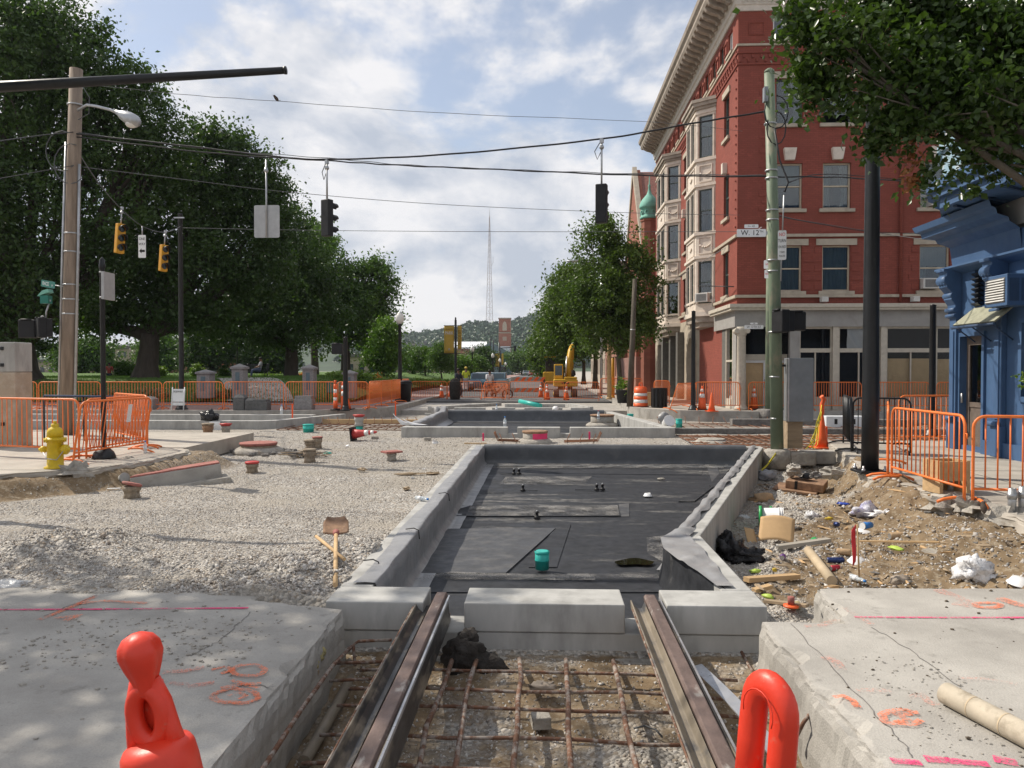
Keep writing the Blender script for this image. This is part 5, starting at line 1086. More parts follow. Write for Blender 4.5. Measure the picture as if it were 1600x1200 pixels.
# oriel above: soffit, sill mouldings, pale weathered skirt, windows
ori = [(BX+.05, BY+.1), (BX-.55, BY-.55), (BX-1.0, BY-1.4), (BX-1.0, BY-5.5), (BX+.05, BY-7)]
for z0, z1, g, m in [(4.96, 5.06, -.02, 'blue_paint'), (5.06, 5.20, .08, 'blue_paint'), (5.20, 5.30, .16, 'blue_paint'), (5.30, 5.40, .10, 'blue_paint'), (5.40, 5.95, -.04, 'blue_pale'), (5.95, 6.05, .03, 'blue_pale'), (8.0, 8.3, .05, 'siding_white'), (8.3, 10.5, -.04, 'siding_white')]:
    pl = [(x-(g if x < BX else 0), y+(g if y > BY-3 else -g)) for x, y in ori]; bb.p('oriel_moulding' if z1-z0 < .5 else 'oriel_skirt', B().prism(pl, z0, z1), m)
pp = [V(x, y, 0) for x, y in ori]
for a, c in zip(pp, pp[1:]):
    u = (c-a).normalized(); n = V(u.y, -u.x, 0); n = n if n.x < 0 else -n; wd = (c-a).length; k = max(1, int(wd/1.2))
    ops = [(.12+(wd-.12)*i/k, (wd-.12)*(i+1)/k, 0.1, 1.75) for i in range(k)]
    bb.p('oriel_wall', facade(a+V(0, 0, 6.05), u, n, wd, 1.95, ops, .12), 'blue_pale')
    for p0 in ops: window(bb, a, u, n, p0[0], p0[1], 6.05+p0[2], 6.05+p0[3], 'frame_white', .1, .06, 'hung', 'LR')
bb.p('upper_wall', B().bx(BX+.06, BX+9.9, BY-8, BY-.055, 4.4, 11), 'siding_white')
for k in range(20): bb.p('clapboard', B().bx(BX-.0, BX+.05, BY-.5, BY-.056, 5.0+k*.25, 5.23+k*.25), 'siding_white')
bb.p('soffit', B().prism([(BX-.98, BY-1.4), (BX-.5, BY-.5), (BX+.02, BY), (BX+.02, BY-7), (BX-.98, BY-5.5)], 4.86, 4.955), 'blue_paint')
for k in range(5): bb.p('soffit_batten', B().box((BX-.5, BY-1.5-k*.8, 4.84), (.9, .06, .05), .6), 'blue_dark')
pl_ = T('flower_box', 'potted plant with yellow green leaves in the blue shop window', 'plant', (BX-.10, BY-3.0, 1.2))
O('pot', B().lathe([(.1, 0), (.14, .2), (.15, .2), (.14, .21)], n=12), 'cast_tan', pl_)
# ================================================================ vegetation
def leaf_mesh(name, cen, nrm_bias, size, rs, wid=.55, spread=1.0):
    """cen (n,3): one folded four-cornered leaf at each point"""
    n = len(cen); d = rs.normal(size=(n, 3)); d /= np.linalg.norm(d, axis=1)[:, None]
    nb = rs.normal(size=(n, 3))*spread+nrm_bias; nb -= d*np.sum(nb*d, 1)[:, None]; nb /= np.linalg.norm(nb, axis=1)[:, None]+1e-9
    s = np.cross(d, nb); L = (size*(.6+.8*rs.random(n)))[:, None]
    base = cen-d*L*.5; tip = cen+d*L*.5; le = cen+s*L*wid*.5+nb*L*.12; ri = cen-s*L*wid*.5+nb*L*.12
    v = np.stack([base, le, tip, ri], 1).reshape(-1, 3); k = np.arange(n)*4
    f = np.concatenate([np.stack([k, k+1, k+2], 1), np.stack([k, k+2, k+3], 1)])
    return raw_mesh(name, v, f)
def crown_points(lobes, n_clump, per, cr, rs, shell=.55, gap=.0):
    """lobes: (centre, radii). Clumps of leaves, denser towards the outside; noise cuts gaps"""
    vol = np.array([a[1][0]*a[1][1]*a[1][2] for a in lobes])**.75; pr = vol/vol.sum(); cs = []
    idx = rs.choice(len(lobes), n_clump, p=pr)
    for i in idx:
        c, r = lobes[i]; d = rs.normal(size=3); d /= np.linalg.norm(d); q = (shell+(1-shell)*rs.random())**.6 if rs.random() < .75 else rs.random(); q *= 1+.45*mn.noise(Vector(d)*2.2+Vector((i*3.1, 0, 0)))+(.22*rs.random() if rs.random() < .15 else 0)
        p = np.array(c)+d*np.array(r)*q*(1+.12*rs.normal())
        if gap and mn.noise(Vector(p)*.7/max(cr, .3)) < -gap: continue
        cs.append(p)
    cs = np.array(cs); m = len(cs); rad = cr*(.35+1.0*rs.random(m)**1.4)
    off = rs.normal(size=(m, per, 3)); off *= (rad[:, None, None]*np.array([.55, .55, .38]))
    return (cs[:, None, :]+off).reshape(-1, 3), cs
def branches(b, base, lobes, r0, rs, split=.35, lean=(0, 0), ntw=5, rmin=.012):
    base = Vector(base); zc = min(c[2]-.4*r[2] for c, r in lobes); top = max(c[2] for c, r in lobes)
    fork = base+Vector((lean[0], lean[1], (zc-base.z)*.8)); 
    b.tube([base-Vector((0, 0, .15)), base+Vector((0, 0, .15)), base.lerp(fork, .3), base.lerp(fork, .7)+Vector((rs.normal()*.05, rs.normal()*.05, 0)), fork], [r0*1.7, r0*1.3, r0, r0*.88, r0*.82], 12)
    for c, r in lobes:
        c = Vector(c); r1 = r0*(.30+.3*rs.random()); mid = fork.lerp(c, .5)+Vector((rs.normal()*.3, rs.normal()*.3, -.1*(c-fork).length))
        b.tube([fork-Vector((0, 0, .2)), fork.lerp(mid, .5), mid, c], [r1*1.2, r1, r1*.7, r1*.3], 8)
        for k in range(ntw):
            d = Vector(rs.normal(size=3)); d.normalize(); e = c+Vector((d.x*r[0], d.y*r[1], d.z*r[2]))*.8; s = mid.lerp(c, .2+.7*rs.random())
            b.tube([s, s.lerp(e, .5)+Vector((rs.normal()*.15, rs.normal()*.15, .1)), e], [max(rmin, r1*.3), max(rmin, r1*.18), rmin*.5], 5)
    return b
def tree(label, base, lobes, r0, n_clump, per, cr, leaf, seed, lm='leaf_dark', bm='bark', group='park trees behind the barriers', gap=0, lean=(0, 0), shell=.55, cat='tree', ntw=5, name='tree'):
    rs = np.random.default_rng(seed); base = Vector(base)
    t = T(name, label, cat, base, 0, group); L = [(np.array(c)-np.array(base), r) for c, r in lobes]
    O('trunk', branches(B(), (0, 0, 0), L, r0, rs, lean=lean, ntw=ntw), bm, t)
    pts, cs = crown_points(L, n_clump, per, cr, rs, shell, gap)
    cm = np.mean([c for c, r in L], axis=0); bias = (pts-cm); bias /= np.linalg.norm(bias, axis=1)[:, None]; bias = bias*.5+np.array([0, 0, .9])
    O('crown', leaf_mesh('crown', pts, bias, leaf, rs), lm, t)['kind'] = 'stuff'; return t
def LB(*rows):
    """lobes from (px, py, Y, half width px, half height px, depth factor)"""
    out = []
    for px, py, Y, wx, wy, k in rows:
        c = P(px, py, Y); s = Y/FPX; out.append((tuple(c), (wx*s, wx*s*k, wy*s)))
    return out
# the great park trees on the left
tree('huge dark park tree at far left behind the wooden pole', P(35, 598, 41), LB((-60, 140, 41, 130, 150, .8), (60, 130, 40, 100, 120, .9), (140, 170, 41, 90, 110, .9), (215, 200, 42, 60, 80, 1), (-20, 330, 40, 120, 110, .8), (110, 310, 41, 110, 110, .8), (20, 20, 41, 60, 60, 1), (90, 60, 41, 70, 45, 1), (-40, 440, 40, 90, 60, .8), (260, 250, 43, 45, 65, 1), (190, 120, 42, 50, 40, 1), (70, 450, 40, 75, 50, .7), (150, 420, 42, 60, 55, .8), (10, 500, 40, 60, 40, .7)), .85, 2600, 44, 1.0, .24, 11, gap=.22, lean=(-.2, 0), ntw=7)
tree('broad dark park tree with a thick bare trunk left of the black pole', P(228, 592, 45), LB((250, 330, 46, 90, 90, .8), (330, 290, 47, 75, 85, .9), (385, 290, 48, 50, 65, 1), (300, 420, 46, 90, 70, .8), (200, 430, 46, 80, 65, .8), (415, 330, 48, 45, 70, 1), (330, 215, 47, 22, 30, 1), (360, 240, 47, 30, 40, 1), (400, 410, 48, 60, 70, .8), (160, 490, 45, 60, 35, .8), (320, 490, 46, 60, 30, .8), (250, 490, 45, 60, 30, .6)), .62, 2200, 44, 1.0, .24, 12, gap=.22, lean=(.3, 0), ntw=6)
tree('dark park tree behind the stone piers with a low crown', P(455, 598, 54), LB((400, 450, 55, 70, 70, .9), (470, 430, 56, 55, 70, .9), (440, 370, 56, 50, 55, 1), (350, 480, 54, 60, 50, .9), (440, 510, 54, 70, 40, .9), (500, 480, 56, 40, 55, 1)), .5, 1300, 44, 1.0, .24, 13, gap=.25)
tree('green rounded park tree right of the tall dark trees', P(540, 592, 62), LB((520, 440, 63, 45, 45, 1), (565, 450, 64, 42, 45, 1), (540, 500, 63, 55, 50, 1), (590, 480, 65, 30, 45, 1), (490, 400, 64, 28, 40, 1), (585, 420, 65, 25, 20, 1), (605, 455, 65, 16, 25, 1)), .4, 1100, 44, 1.05, .26, 14, lm='leaf_mid', gap=.12)
tree('tall slim conifer like tree poking above the mid crowns', P(492, 592, 72), LB((488, 370, 72, 16, 22, 1), (485, 410, 72, 26, 30, 1), (482, 460, 72, 34, 45, 1), (505, 380, 72, 18, 22, 1)), .35, 500, 44, 1.0, .26, 15, lm='leaf_mid')
tree('small bright young tree left of the acorn street lamp', P(600, 600, 58), LB((600, 545, 58, 24, 38, 1), (605, 515, 58, 14, 22, 1), (590, 560, 58, 20, 20, 1)), .1, 260, 40, .7, .22, 16, lm='leaf_light', bm='bark_grey')
tree('dark tree filling the gap left of the wooden pole', P(-30, 596, 52), LB((-40, 480, 52, 80, 80, .8), (50, 500, 55, 50, 60, .8), (-10, 420, 54, 80, 70, .8), (140, 470, 60, 60, 50, 1)), .5, 800, 40, 1.1, .28, 17)
# background trees further into the park
for i, (px, py, Y, wx, wy, lm, lb) in enumerate([(130, 560, 95, 40, 28, 'leaf_mid', 'distant light green park tree seen under the left crowns'), (250, 555, 100, 30, 30, 'leaf_mid', 'distant park tree seen right of the thick bare trunk'), (330, 540, 90, 45, 45, 'leaf_dark', 'distant dark park tree behind the slim black pole'), (420, 560, 90, 40, 35, 'leaf_dark', 'distant dark park tree behind the bench')]):
    tree(lb, P(px, 588, Y), LB((px-wx*.4, py, Y, wx*.6, wy, 1), (px+wx*.4, py-4, Y, wx*.6, wy*.9, 1)), .25, 300, 34, 1.6, .40, 30+i, lm=lm)
# street trees on the right kerb
tree('street tree with forked trunk nearest the brown wooden post', P(968, 612, 40), LB((960, 420, 40, 42, 50, 1), (940, 480, 40, 60, 55, 1), (990, 440, 40, 34, 45, 1), (975, 500, 40, 48, 50, 1), (925, 385, 40, 26, 30, 1), (945, 362, 40, 24, 22, 1), (1000, 490, 40, 24, 45, 1), (900, 460, 40, 34, 38, 1), (985, 400, 40, 26, 30, 1)), .13, 1500, 46, .62, .17, 41, lm='leaf_street', bm='bark_grey', group='street trees along the right kerb', gap=.05, ntw=7)
tree('middle street tree on the right kerb beyond the forked one', P(930, 604, 52), LB((890, 460, 52, 36, 45, 1), (915, 510, 52, 48, 45, 1), (880, 520, 52, 34, 40, 1), (905, 430, 52, 24, 25, 1)), .16, 900, 46, .75, .2, 42, lm='leaf_street', bm='bark_grey', group='street trees along the right kerb', gap=.05)
tree('far street tree on the right kerb above the excavator', P(912, 598, 66), LB((870, 490, 66, 26, 38, 1), (885, 530, 66, 38, 38, 1), (860, 540, 66, 22, 34, 1)), .16, 600, 44, .95, .25, 43, lm='leaf_street', bm='bark_grey', group='street trees along the right kerb', gap=.05)
tree('last street tree on the right kerb, left of the excavator arm', P(880, 592, 90), LB((862, 545, 90, 26, 34, 1), (850, 560, 90, 18, 22, 1)), .16, 420, 40, 1.2, .32, 44, lm='leaf_street', bm='bark_grey', group='street trees along the right kerb')
# trees along the street in the distance
for i, (px, y0, y1, wx, Y, lm, lb) in enumerate([(665, 545, 590, 22, 80, 'leaf_mid', 'small multi stem tree left of the yellow banners'), (645, 548, 592, 18, 84, 'leaf_mid', 'small green tree just right of the acorn lamp'), (690, 540, 594, 22, 75, 'leaf_mid', 'olive green tree directly left of the banner pole'), (722, 560, 596, 16, 78, 'leaf_light', 'low olive tree right of the banner pole'), (752, 545, 590, 22, 130, 'leaf_dark', 'dark round tree below the teal grey gable'), (745, 560, 596, 14, 100, 'leaf_mid', 'small tree behind the second acorn lamp'), (815, 552, 590, 22, 220, 'leaf_mid', 'pale green tree at the far end of the street'), (838, 545, 590, 24, 240, 'leaf_far', 'hazy tree closing the far end of the street'), (798, 560, 590, 14, 260, 'leaf_far', 'small hazy tree beside the brick tower')]):
    tree(lb, P(px, 594, Y), LB((px-wx*.35, (y0+y1)/2-8, Y, wx*.7, (y1-y0)*.36, 1), (px+wx*.35, (y0+y1)/2-4, Y, wx*.7, (y1-y0)*.36, 1), (px, y0+8, Y, wx*.6, 10, 1)), .09*Y/80, 220, 34, .6*Y/70, .17*Y/70, 60+i, lm=lm, group='trees along the street in the distance')
# near tree overhanging from the right: trunk stands outside the frame
def near_tree():
    rs = np.random.default_rng(77); base = Vector((8.0, 7.6, .02)); t = T('tree', 'leafy tree overhanging the top right corner from outside the picture', 'tree', base)
    vis = LB((1250, 30, 8.2, 60, 42, 1), (1320, 90, 8.0, 70, 75, 1), (1400, 130, 8.3, 75, 90, 1), (1480, 180, 8.0, 70, 95, 1), (1560, 150, 8.4, 70, 120, 1), (1500, 60, 8.6, 90, 80, 1), (1600, 230, 8.2, 50, 55, 1), (1280, 120, 8.2, 35, 45, 1), (1400, 20, 8.8, 90, 60, 1), (1190, 2, 8.3, 30, 14, 1), (1385, 215, 8.1, 26, 40, 1), (1452, 268, 8.1, 26, 42, 1), (1575, 60, 8.6, 70, 60, 1))
    out = [((8.3, 7.8, 6.2), (2.2, 2.6, 2.0)), ((7.2, 6.0, 7.2), (2.2, 2.0, 1.6)), ((9.5, 9.5, 7), (2.2, 2.2, 1.8)), ((7.6, 8.6, 8.6), (2.4, 2.4, 1.5)), ((6.0, 8.2, 7.2), (1.6, 1.6, 1.1))]
    rel = lambda Ls: [(np.array(c)-np.array(base), r) for c, r in Ls]
    O('trunk', branches(B(), (0, 0, 0), rel(vis[1:7])+rel(out), .17, rs, ntw=8, rmin=.008), 'bark_grey', t)
    p1, _ = crown_points(rel(vis), 950, 36, .30, rs, .3, .10); p2, _ = crown_points(rel(out), 900, 26, .6, rs, .5)
    ax = np.array([0, 0, 1.0])
    # the leaves that show largest are single parts; the rest is foliage
    d = np.linalg.norm(p1+np.array(base)-np.array([0, 0, 1.7]), axis=1); o_ = np.argsort(d)[:300]; m = np.ones(len(p1), bool); m[o_] = False
    O('foliage', leaf_mesh('f', p1[m], ax, .085, rs, .62), 'leaf_near', t)['kind'] = 'stuff'; O('foliage', leaf_mesh('f', p2, ax, .15, rs, .62), 'leaf_near', t)['kind'] = 'stuff'
    lm = B().add([(0, 0, 0), (.026, .035, .008), (0, .09, -.004), (-.026, .035, .008), (0, .045, 0)], [(0, 1, 4), (1, 2, 4), (2, 3, 4), (3, 0, 4)], True).mesh('leaf'); lm.materials.append(MAT['leaf_near'])
    for k in o_: O('leaf', lm, None, t, tuple(p1[k]), (rs.normal()*.7, rs.normal()*.7, rs.uniform(0, 6.3)))
    q = LB((1425, 250, 8.1, 6, 45, 1)); p3, _ = crown_points(rel(q), 14, 9, .12, rs); O('dead_leaves', leaf_mesh('f', p3, ax, .08, rs), 'leaf_dead', t)['kind'] = 'stuff'
near_tree()
# trees on the left pavement outside the frame: they shade the slab in front
tree('leafy tree left of the picture that shades the front slab', (-9.6, 7.0, .05), [((-10, 6.8, 6.4), (2.0, 2.2, 1.5)), ((-8.6, 7.4, 7.4), (1.9, 1.8, 1.3)), ((-8.4, 5.6, 6.6), (1.6, 1.5, 1.2)), ((-9.6, 8.3, 8.3), (1.8, 1.8, 1.3))], .16, 450, 22, .6, .18, 91, lm='leaf_near', bm='bark_grey', group='trees on the left pavement', gap=.1, shell=.2)
# shrubs, flower bed and hedges in the park
def shrub(label, px, py, Y, wx, wy, n, leaf, m, seed, group='shrubs and beds in the park', name='shrub', lift=0):
    rs = np.random.default_rng(seed); c = P(px, py, Y); s = Y/FPX; t = T(name, label, 'shrub', (c.x, c.y, c.z-wy*s), 0, group)
    L = [((rs.uniform(-.5, .5)*wx*s, rs.uniform(-.3, .3)*wx*s*.5, wy*s*rs.uniform(.7, 1.1)), (wx*s*.5, min(wx*s*.5, 1.2), wy*s*.75)) for k in range(5)]
    pts, _ = crown_points(L, n, 22, .3, rs, .5); pts = pts[pts[:, 2] > .02]
    O('foliage', leaf_mesh('f', pts, np.array([0, -.2, .9]), leaf, rs), m, t)['kind'] = 'stuff'
    b = B()
    for k in range(5): b.tube([(0, 0, -.1), (L[k][0][0]*.5, L[k][0][1]*.5, wy*s*.5), L[k][0]], [.03, .02, .01], 5)
    O('stem', b, 'bark', t); return t
shrub('big bright green shrub between the stone piers and the lamp', 545, 590, 46, 40, 14, 320, .13, 'leaf_shrub', 1); shrub('low shrub with orange flowers left of the acorn lamp', 606, 598, 45, 22, 8, 160, .13, 'leaf_shrub', 2); shrub('yellow green shrub behind the park bench', 425, 592, 60, 20, 8, 160, .16, 'leaf_shrub', 3)
shrub('bright round bush right of the thick bare trunk', 249, 583, 52, 8, 10, 110, .14, 'leaf_shrub', 4); shrub('yellowish bush right of the slim black pole', 308, 580, 55, 10, 12, 110, .14, 'leaf_shrub', 5); shrub('green bush just left of the thick bare trunk', 198, 578, 58, 18, 18, 200, .17, 'leaf_mid', 6); shrub('dark bush behind the low stone pier', 352, 588, 52, 12, 12, 120, .15, 'leaf_dark', 7)
shrub('pink flowering bush behind the tallest stone pier', 468, 590, 60, 9, 9, 90, .14, 'flower', 8); shrub('orange flowering tuft at the end of the bright shrub', 590, 594, 47, 9, 5, 60, .12, 'flower', 12)
for i, (x0, x1) in enumerate([(140, 205), (205, 265), (300, 350), (350, 385)]): shrub(['pale leaved flower bed behind the barriers, leftmost clump', 'pale leaved flower bed clump left of the slim black pole', 'pale leaved flower bed clump right of the slim black pole', 'pale leaved flower bed clump beside the park path'][i], (x0+x1)/2, 617, 37.6, (x1-x0)/2, 6, 170, .12, 'leaf_bed', 20+i, name='flower_bed')
for i, (px, Y, lb) in enumerate([(655, 60, 'clipped hedge right of the street lamp, nearer length'), (690, 66, 'clipped hedge left of the banner pole'), (565, 44, 'dark low hedge behind the park sign')]): shrub(lb, px, 598 if i < 2 else 602, Y, 28, 5, 200, .16, 'leaf_shrub' if i < 2 else 'leaf_dark', 30+i, name='hedge')
rs = np.random.default_rng(5); O('foliage', leaf_mesh('f', crown_points([((0, 0, .3), (.22, .4, .16))], 30, 14, .08, rs)[0], np.array([-.3, 0, .8]), .06, rs), 'leaf_shrub', pl_)
def grass():
    rs = np.random.default_rng(9); n = 26000; x = rs.uniform(-38, -9.6, n); y = 36.7+rs.random(n)**1.5*26
    z = np.array([lawn((a+90)/80.5, (b-36.6)/130)[2] for a, b in zip(x, y)]); h = rs.uniform(.05, .14, n); dx = rs.normal(0, .03, n); wd = .018
    v = np.stack([np.stack([x-wd, y, z], 1), np.stack([x+wd, y, z], 1), np.stack([x+dx, y, z+h], 1)], 1).reshape(-1, 3)
    S('grass', raw_mesh('grass', v, np.arange(3*n).reshape(-1, 3)), 'leaf_mid', 'stuff')
grass()
# ================================================================ crowd barriers
BAR = {}
def barrier(a, b, label, n=20, h=1.10, lean=0, m='orange', group='orange crowd barriers', feet=True, rad=.019):
    a = Vector(a); b = Vector(b); d = b-a; L = math.hypot(d.x, d.y); rz = math.atan2(d.y, d.x)
    t = T('barrier', label, 'barrier', a, rot=(lean, math.asin(-(d.z)/max(L, .1)), rz), group=group)
    c = .14; z0 = .20
    pts = [(0, 0, .02), (0, 0, z0), (0, 0, h-c)]+[(c-c*math.cos(k*math.pi/10), 0, h-c+c*math.sin(k*math.pi/10)) for k in range(1, 6)]
    pts += [(L-x, y, z) for x, y, z in reversed(pts)]
    O('frame', B().tube(pts, rad, 8), m, t); O('lower_rail', B().tube([(0, 0, z0), (L, 0, z0)], rad*.9, 8), m, t)
    key = (m, h, rad)
    if key not in BAR:
        me = B().tube([(0, 0, 0), (0, 0, h-z0)], rad*.52, 6).mesh('bar'); me.materials.append(MAT[m]); BAR[key] = me
    for k in range(1, n):
        o = O('bar', BAR[key], None, t, (L*k/n, 0, z0))
    if feet:
        fk = ('foot', m)
        if fk not in BAR:
            me = B().tube([(0, -.30, .015), (0, -.22, .05), (0, -.10, .07), (0, .10, .07), (0, .22, .05), (0, .30, .015)], .02, 8).mesh('foot'); me.materials.append(MAT[m]); BAR[fk] = me
        for x in (.06, L-.06): O('foot', BAR[fk], None, t, (x, 0, 0))
    O('hook', B().tube([(L, 0, h*.8), (L+.05, 0, h*.8), (L+.05, 0, h*.74)], .009, 6), m, t)
    return t
zl, zr, zn = .05, .02, .1
barrier((-10.9, 14.35, zl), (-8.46, 13.62, zl), 'orange barrier at the left edge behind the yellow hydrant', 20)
barrier((-8.36, 13.68, zl), (-8.28, 15.65, zl), 'orange barrier along the left kerb, standing upright behind the leaning one')
lb_ = barrier((-8.16, 12.95, zl), (-7.98, 14.98, zl), 'orange barrier leaning on another beside the slim black post', lean=.16)
sg = O('notice', B().box((1.35, -.03, .83), (.12, .006, .34)), 'sign_white', lb_)
barrier((-8.24, 15.62, zl), (-9.9, 17.3, zl), 'orange barrier turning the left street corner, seen nearly end on', 22)
row = [(-42, 58, 'leftmost far orange barrier, half hidden by the stone block'), (61, 157, 'far orange barrier behind the wooden pole'), (160, 253, 'far orange barrier behind the lone granite block'), (256, 348, 'far orange barrier behind the folding sign and black pole'), (351, 443, 'far orange barrier behind the stacked dark blocks'), (447, 525, 'far orange barrier in front of the park path'), (527, 575, 'far orange barrier behind the two striped posts')]
for x0, x1, lb in row: barrier(G(x0, 640, zn), G(x1, 640, zn), lb, 20)
for k in range(4): barrier((-7.05, 30.75+k*2.25, zn), (-7.02, 32.9+k*2.25, zn), ['first orange barrier of the row seen end on along the left kerb', 'second orange barrier of the end on row along the left kerb', 'third orange barrier of the end on row, near the lamp', 'last orange barrier of the end on row, behind the lamp'][k], 20)
for x0, x1, Y, lb in [(643, 698, 44, 'far orange barrier across the street, just right of the litter bin'), (699, 752, 44.2, 'far orange barrier below the banner pole'), (757, 794, 44, 'far orange barrier in front of the parked cars'), (796, 850, 44, 'far orange barrier in front of the striped barricade'), (851, 881, 43, 'far orange barrier left of the excavator tracks'), (884, 936, 42, 'far orange barrier in front of the excavator'), (938, 968, 42.4, 'far orange barrier before the forked street tree'), (970, 1003, 42.6, 'far orange barrier behind the brown wooden post')]:
    a = P(x0, 600, Y); b_ = P(x1, 600, Y); z = -.1 if x0 < 930 else .1; barrier((a.x, a.y, z), (b_.x, b_.y, z), lb, 16 if x1-x0 < 45 else 20)
barrier((-3.6, 43.6, -.1), (-2.2, 43.2, -.1), 'orange barrier tipped flat against its neighbour by the cars', 18, lean=-.5)
for x0, x1, Y, lb in [(1022, 1046, 34, 'orange barrier by the dark shopfront next to the bin'), (1085, 1156, 30.2, 'orange barrier in front of the red painted wall panel'), (1170, 1240, 30.2, 'orange barrier in front of the papered shop doors'), (1268, 1346, 30.1, 'orange barrier in front of the dark shop windows'), (1368, 1452, 30.1, 'orange barrier in front of the papered shop windows'), (1464, 1540, 30.1, 'orange barrier half hidden by the blue shop corner')]:
    a = P(x0, 600, Y); b_ = P(x1, 600, Y); barrier((a.x, a.y, zn), (b_.x, b_.y, zn), lb, 20)
barrier(G(1046, 642, zn), G(1081, 639, zn)+V(.0, .5, 0), 'orange barrier leaning crooked beside the tall thin black post', 20, lean=.3)
barrier((5.27, 11.85, zr), (5.24, 9.78, zr), 'nearest orange barrier on the right, beside the tall black pole', 16)
barrier((5.31, 9.72, zr), (7.6, 9.30, zr), 'orange barrier at the right edge in front of the blue shop', 17)
barrier((5.27, 11.98, zr), (6.15, 14.0, zr), 'orange barrier seen end on directly behind the tall black pole', 20)
barrier((7.75, 17.1, zr), (9.9, 17.35, zr), 'orange barrier behind the end on one, near the blue shop corner', 18)
barrier((6.25, 15.8, zr), (7.25, 15.5, zr), 'black crowd barrier standing behind the tall black pole', 11, m='black_paint', group='black crowd barriers')
barrier((6.2, 15.75, zr), (6.75, 17.6, zr), 'black crowd barrier seen end on left of the tall black pole', 18, m='black_paint', group='black crowd barriers')
# ================================================================ poles
def bands(t, zs, r, m='galv', sx=0):
    for z in zs: O('band', B().lathe([(r, z), (r+.006, z+.003), (r+.006, z+.028), (r, z+.031)], (sx, 0, 0), 18), m, t)
# wooden pole
wp = T('utility_pole', 'weathered wooden utility pole with a grey street light arm', 'utility pole', (-12.1, 19, .04)); top = P(119, 108, 19)-V(-12.1, 19, .04)
O('shaft', B().tube([(0, 0, 0), top*.35, top*.7, top], [.19, .178, .165, .15], 18), 'pole_wood', wp)
for s, (f0, f1) in ((-1, (0, .80)), (1, (.0, .74))): O('conduit', B().tube([top*f0+V(s*.205, -.06, .0), top*.5+V(s*.20, -.06, 0), top*f1+V(s*.175, -.06, 0)], .033, 8), 'galv', wp)
for f in (.33, .37, .41, .50, .55, .9): O('band', B().lathe([(.185, 0), (.19, .005), (.19, .03), (.185, .035)], top*f, 16), 'galv', wp)
a0 = P(122, 172, 18.85)-wp.location; a1 = P(150, 166, 18.6)-wp.location; a2 = P(186, 177, 18.4)-wp.location
O('lamp_arm', B().tube([a0, a0.lerp(a1, .5)+V(0, 0, .08), a1, a1.lerp(a2, .6)+V(0, 0, .02), a2], .035, 8), 'galv', wp)
hd = a2; mh = (P(216, 192, 18.3)-P(186, 177, 18.4)).to_track_quat('X', 'Z').to_matrix()
lh = O('lamp_head', B().lathe([(.05, -.1), (.07, .0), (.12, .12), (.155, .3), (.15, .5), (.1, .6), (0, .62)], a2, 14, (mh @ Matrix.Rotation(R(90), 3, 'Y'))), 'grey_head' if 'grey_head' in MAT else 'galv', wp)
O('lens', B().blob(a2+(P(212, 193, 18.3)-P(186, 177, 18.4))*.78+V(0, 0, -.07), (.16, .12, .09), 1, .05), 'lamp_glass', lh)
for i, (x, y, w_) in enumerate([(95, 235, .9), (108, 255, .7)]):
    c = P(x, y, 18.8)-wp.location; O('cable_loop', B().tube([c+V(.42*math.cos(k/16*2*math.pi), .05, .5*math.sin(k/16*2*math.pi)) for k in range(3, 15)], .012, 5), 'wire_grey', wp)
c = P(140, 165, 18.8)-wp.location; O('cable_loop', B().tube([c+V(-.25, 0, .6), c+V(0, 0, .2), c+V(-.02, 0, -.2), c+V(-.3, 0, -.35)], .012, 5), 'wire_grey', wp)
def plate(b, w_, h, th=.006, r=.03):
    pl = []
    for cx, cy, a0 in ((w_/2-r, h/2-r, 0), (-w_/2+r, h/2-r, 90), (-w_/2+r, -h/2+r, 180), (w_/2-r, -h/2+r, 270)):
        pl += [(cx+r*math.cos(R(a0+k*30)), cy+r*math.sin(R(a0+k*30))) for k in range(4)]
    return b.ext(pl, (0, th/2, 0), (1, 0, 0), (0, 0, 1), (0, -th, 0))   # faces -Y
def sign(name, label, loc, w_, h, mt, rz=0, texts=(), cat='sign', back=None):
    t = T(name, label, cat, loc, rz); O('panel', plate(B(), w_, h), mt, t)
    for s, size, x, z, m, sx in texts: text(s, size, t, (x, -.0045, z), (R(90), 0, 0), m, sx=sx)
    return t
rs_ = sign('street_sign', 'green street name sign on the wooden pole', P(75, 444, 18.75), .62, .17, 'sign_green', R(-28), (('RACE', .13, -.10, 0, 'sign_white', .9), ('ST', .06, .20, -.02, 'sign_white', 1)))
rs_.rotation_euler = (0, R(9), R(-28)); O('bracket', B().tube([(.28, .02, 0), (.46, .12, .0)], .012, 6), 'galv', rs_)
s2 = T('traffic_sensor', 'small pale green signal lamp bracketed to the wooden pole', 'signal', P(71, 462, 18.8)); O('hood', B().ext([(-.15, -.02), (.15, .08), (.12, .16), (-.02, .12)], (0, .1, 0), (1, 0, 0), (0, 0, 1), (0, -.2, 0)), 'copper', s2); O('housing', B().box((.02, 0, -.10), (.2, .18, .2)), 'sign_green', s2); O('bracket', B().tube([(.12, 0, -.1), (.02, 0, -.4), (0, 0, -.6)], .02, 6), 'galv', s2)
